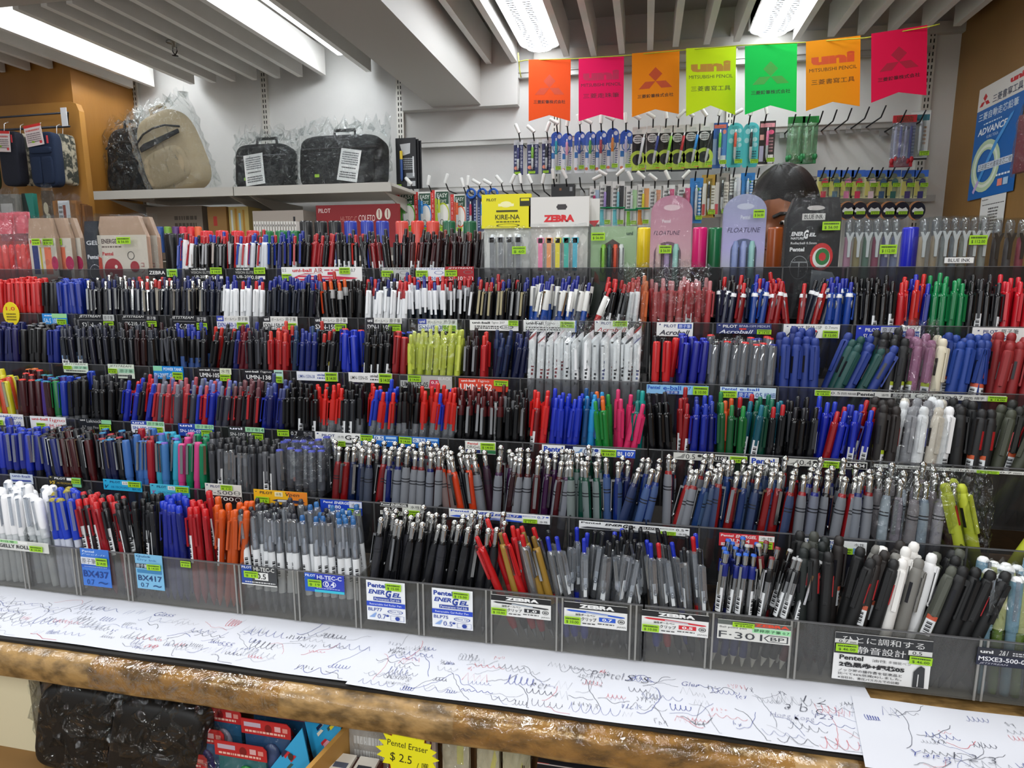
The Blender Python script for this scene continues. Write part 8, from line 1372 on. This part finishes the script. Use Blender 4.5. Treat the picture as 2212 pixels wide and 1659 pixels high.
for i, (x0, y0, x1, y1, Yb, nm) in enumerate(RH):
    a = atY(x0, y0, Yb); b2 = atY(x1, y0+(y1-y0)*.45, Yb); W = b2.x-a.x; sl = (b2.z-a.z)/W*.4; top = (a.z+b2.z)/2+.002; H = top-ZT; hh = .020
    r = empty('blister_toy_pack', (a.x, Yb, ZT+.001)); t = MB(); poly = [(0, H-hh), (W, H-hh), (W, H-.005), (W-.005, H), (0, H)]
    t.prism(poly, -.001, 0, M('#b82428', .4)); ops_draw(t, [('t', .06, .2, .4, .5, 'LINDU', '#c8c4d4', .03) if 0 else ('r', .06, .2, .4, .5, '#b8a8b8'), ('e', .55, .5, .07, .3, '#7a1418'), ('r', .68, .25, .8, .6, '#d8a8a8'), ('r', .84, .3, .94, .6, '#d88a80'), ('d', .08, .65, .9, .9, '#e8b8a8', 1)], W, hh, .001, Matrix.Translation((0, 0, H-hh))); t.build('red_header', r)
    t = MB(); t.box(.004, 0, 0, W-.002, .006, H-hh, M(['#1c4a6c', '#2a5a7c', '#2c5078', '#3a6490', '#2a6a70', '#4a7098'][i], .3)); t.ellipsoid((W*.6, -.002, H-hh-.03), (W*.2, .006, .022), M(['#7a1a20', '#a8a0b0', '#3a4a70', '#26186a', '#1c8a3a', '#5a88b0'][i], .3), 12, 8); t.build('contents', r)
    film_over(r, 0, W, -.009, .008, 0, H-hh, 95+i, .003, FILM, 8, 8); tag(r, 'red headed blue pack under the counter, %s of the stack' % nm, 'toy pack', 'red headed packs under the counter')
for i, (pts, Yb, lab) in enumerate([([(655, 1541), (712, 1560), (741, 1552), (735, 1585), (682, 1645), (676, 1630)], .635, 'light blue sticker card printed with vehicles, behind the other'), ([(653, 1572), (672, 1659), (668, 1700), (560, 1690)], .612, 'light blue sticker card with punched hole in front')]):
    P = [atY(*p, Yb) for p in pts]; r = empty('sticker_card', (P[0].x, Yb, ZT+.01)); t = MB(); pl = [(p.x-P[0].x, max(p.z-ZT-.01, -.005)) for p in P]; t.prism(pl[::-1] if i == 0 else pl, -.001, .0005, M('#2fa4d8', .4))
    W = .03; rnd = random.Random(i); cx = sum(p[0] for p in pl)/len(pl); cz = sum(p[1] for p in pl)/len(pl)
    for k in range(9):
        u, v_ = cx+rnd.uniform(-.013, .013), cz+rnd.uniform(-.022, .022); c_ = rnd.choice(['#c8303a', '#e8dc2a', '#e8e4d0', '#3a5a58', '#f0a8b8', '#1c2c50']); T = Matrix.Translation((u, -.00125-.00008*k, v_)) @ Matrix.Rotation(-.9, 4, 'Y')
        t.flat([(-.006, -.0016), (.006, -.0016), (.005, .0018), (-.004, .0022)], M(c_, .4), T)
    if i == 1: t.flat([(cx-.004+.0035*math.cos(a*PI/6), cz+.014+.005*math.sin(a*PI/6)) for a in range(12)], M('#3a3430', .5), None, -.0022)
    t.build('card', r); tag(r, lab, 'card', 'blue sticker cards')
a = atY(752, 1562, .640); c = atY(640, 1659, .55); t = MB(); P = [atY(752, 1562, .645), atY(640, 1680, .56)]
for s, p in ((0, 0),):
    v0 = Vector((P[0].x, .652, P[0].z)); v1 = Vector((P[1].x, .56, P[1].z)); dx = Vector((.006, 0, 0))
    t.add([v0, v1, v1+dx, v0+dx, Vector((v0.x, v0.y, ZT)), Vector((v1.x, v1.y, ZT)), Vector((v1.x, v1.y, ZT))+dx, Vector((v0.x, v0.y, ZT))+dx], [(0, 1, 2, 3), (0, 4, 5, 1), (3, 2, 6, 7), (1, 5, 6, 2), (0, 3, 7, 4), (4, 7, 6, 5)], M('#b88a44', .5))
o = t.build('wooden_divider'); tag(o, 'thin wooden divider between blue sticker cards and eraser packs', 'divider')
slab_ = [((745, 1560, 835, 1665), .640, '#b8b0a8', [('d', .2, .1, .9, .9, '#e8e4e0', 5)], 'clear greyish pack left of the yellow starburst', True), ((838, 1567, 866, 1600), .642, '#b82a30', [], 'small red pack above the starburst', False), ((868, 1568, 882, 1640), .643, '#8a7a78', [], 'mauve sleeve right of the small red pack', False), ((884, 1570, 900, 1640), .643, '#3a3c40', [], 'dark sleeve behind the starburst', False), ((902, 1574, 918, 1650), .643, '#d8762c', [], 'orange sleeve behind the starburst', False), ((920, 1580, 940, 1665), .642, '#cfc4c0', [('r', .4, 0, .6, 1, '#7a4a50')], 'pale striped sleeve right of the starburst', False),
    ((955, 1586, 1012, 1675), .640, '#cfc8b0', [('p', [(.55, .0), (.8, .0), (.8, .3), (.55, .3)], '#d8d488'), ('r', .5, .35, .85, 1, '#88b880')], 'cream pack with green figure, first of three', True), ((1030, 1592, 1078, 1675), .640, '#c8c0a4', [('p', [(.4, .5), (.8, .1), (.9, .2), (.5, .7)], '#d8d078'), ('p', [(.2, .8), (.5, .5), (.6, 1), (.2, 1)], '#78b080')], 'cream pack with green figure, second of three', True), ((1086, 1598, 1146, 1680), .640, '#c4bc9c', [('p', [(.3, .6), (.7, .2), (.8, .3), (.4, .8)], '#c8c078'), ('d', .7, .2, .8, .9, '#4a4438', 5)], 'cream pack with green figure, third of three', True)]
for px, Yb, cc, ops, lab, fl in slab_:
    a = atY(px[0], px[1], Yb); c = atY(px[2], px[1], Yb); W = c.x-a.x; H = a.z-ZT-.001; r = empty('stationery_pack', (a.x, Yb, ZT+.001)); t = MB(); t.box(0, 0, 0, W, .008, H, M(cc, .5)); ops_draw(t, [tuple(o) if o[0] != 'p' else o for o in ops], W, H, 0) if ops else None
    t.build('pack_body', r)
    if fl: film_over(r, -.001, W+.001, -.006, .009, 0, H+.001, int(px[0]), .003, None, 8, 10)
    tag(r, lab+', under the counter', 'pack')
for i in range(4):
    Yb = .634-.010*i; a = atY(1165+i*-2, 1618+i*14, Yb); c = atY(1345, 1650, Yb); W = c.x-a.x; H = a.z-ZT-.001; r = empty('pen_box', (a.x, Yb, ZT+.001)); t = MB(); t.box(0, 0, 0, W, .007, H, M('#2c2c30', .35))
    ops_draw(t, [('r', 0, 0, .14, .16, '#d8362c'), ('e', .07, .08, .04, .05, '#f0a090')]+[('e', .22+.12*k, .08, .045, .055, ['#3a4a44', '#5a3c44', '#a8343c', '#2c4a6a', '#6a2c34', '#2a6a4a'][k]) for k in range(6)]+[('r', 0, .0, 1, .012, '#d8c8c0')], W, H, 0); t.build('carton', r)
    tag(r, 'dark pen box with red end under the counter, %s from the back' % ORD[i], 'pen box', 'dark pen boxes with red ends')
# eraser tray and starburst
a = atY(720, 1640, .622); c = atY(822, 1659, .622); r = empty('eraser_box', (a.x, .600, ZT+.001)); W = c.x-a.x; H = a.z-ZT; t = MB(); t.box(0, 0, 0, W, .03, H, M('#4a2820', .5)); t.build('box', r); t = MB()
for i in range(2): t.box(W*(.06+.48*i), .002, H, W*(.46+.48*i), .028, H+.004, M('#e8e4d8', .5)); t.box(W*(.12+.48*i), .006, H+.004, W*(.4+.48*i), .014, H+.0043, M(['#5a6478', '#3a3c44'][i], .5))
t.build('erasers', r); tag(r, 'small brown box of erasers in front of the yellow starburst', 'box')
q = atY(880, 1627, .606); t = MB(); star = []; rnd = random.Random(9)
for k in range(36): rr = 1.0 if k % 2 == 0 else .78; rr *= rnd.uniform(.93, 1.04); star.append((.0385*rr*math.cos(k*PI/18), .030*rr*math.sin(k*PI/18)))
r = empty('price_starburst', (q.x, .606, q.z), (0, .08, 0)); t.prism(star, -.0008, 0, M('#eee81c', .5)); t.text('Pentel Eraser', -.024, .006, .024, .0135, M('#2a2c14'), -.0010, .0); t.text('$ 2.5', -.020, -.014, .006, -.002, M('#2a2c14'), -.0010, .0); t.text('/ 嚿', .012, -.017, .026, -.007, M('#2a2c14'), -.0010)
t.build('card', r); t = MB(); t.tube([(0, .002, -.02), (0, .002, ZT-q.z+.002)], .002, M('#d8d8d0', .4)); t.build('stand', r); tag(r, 'yellow starburst price card with handwritten eraser price under the counter', 'price card')
import re as _re
nd = {}
for k_, v_ in LABELS.items(): nd.setdefault(_re.sub(r'[0-9.]+', '', k_), []).extend(v_)
dup = {k: v for k, v in nd.items() if len(v) > 1}
print('DUP LABELS', len(dup), list(dup.items())[:14]); print('LONG', [k for k in LABELS if not 4 <= len(k.split()) <= 16][::6], sum(1 for k in LABELS if not 4 <= len(k.split()) <= 16))
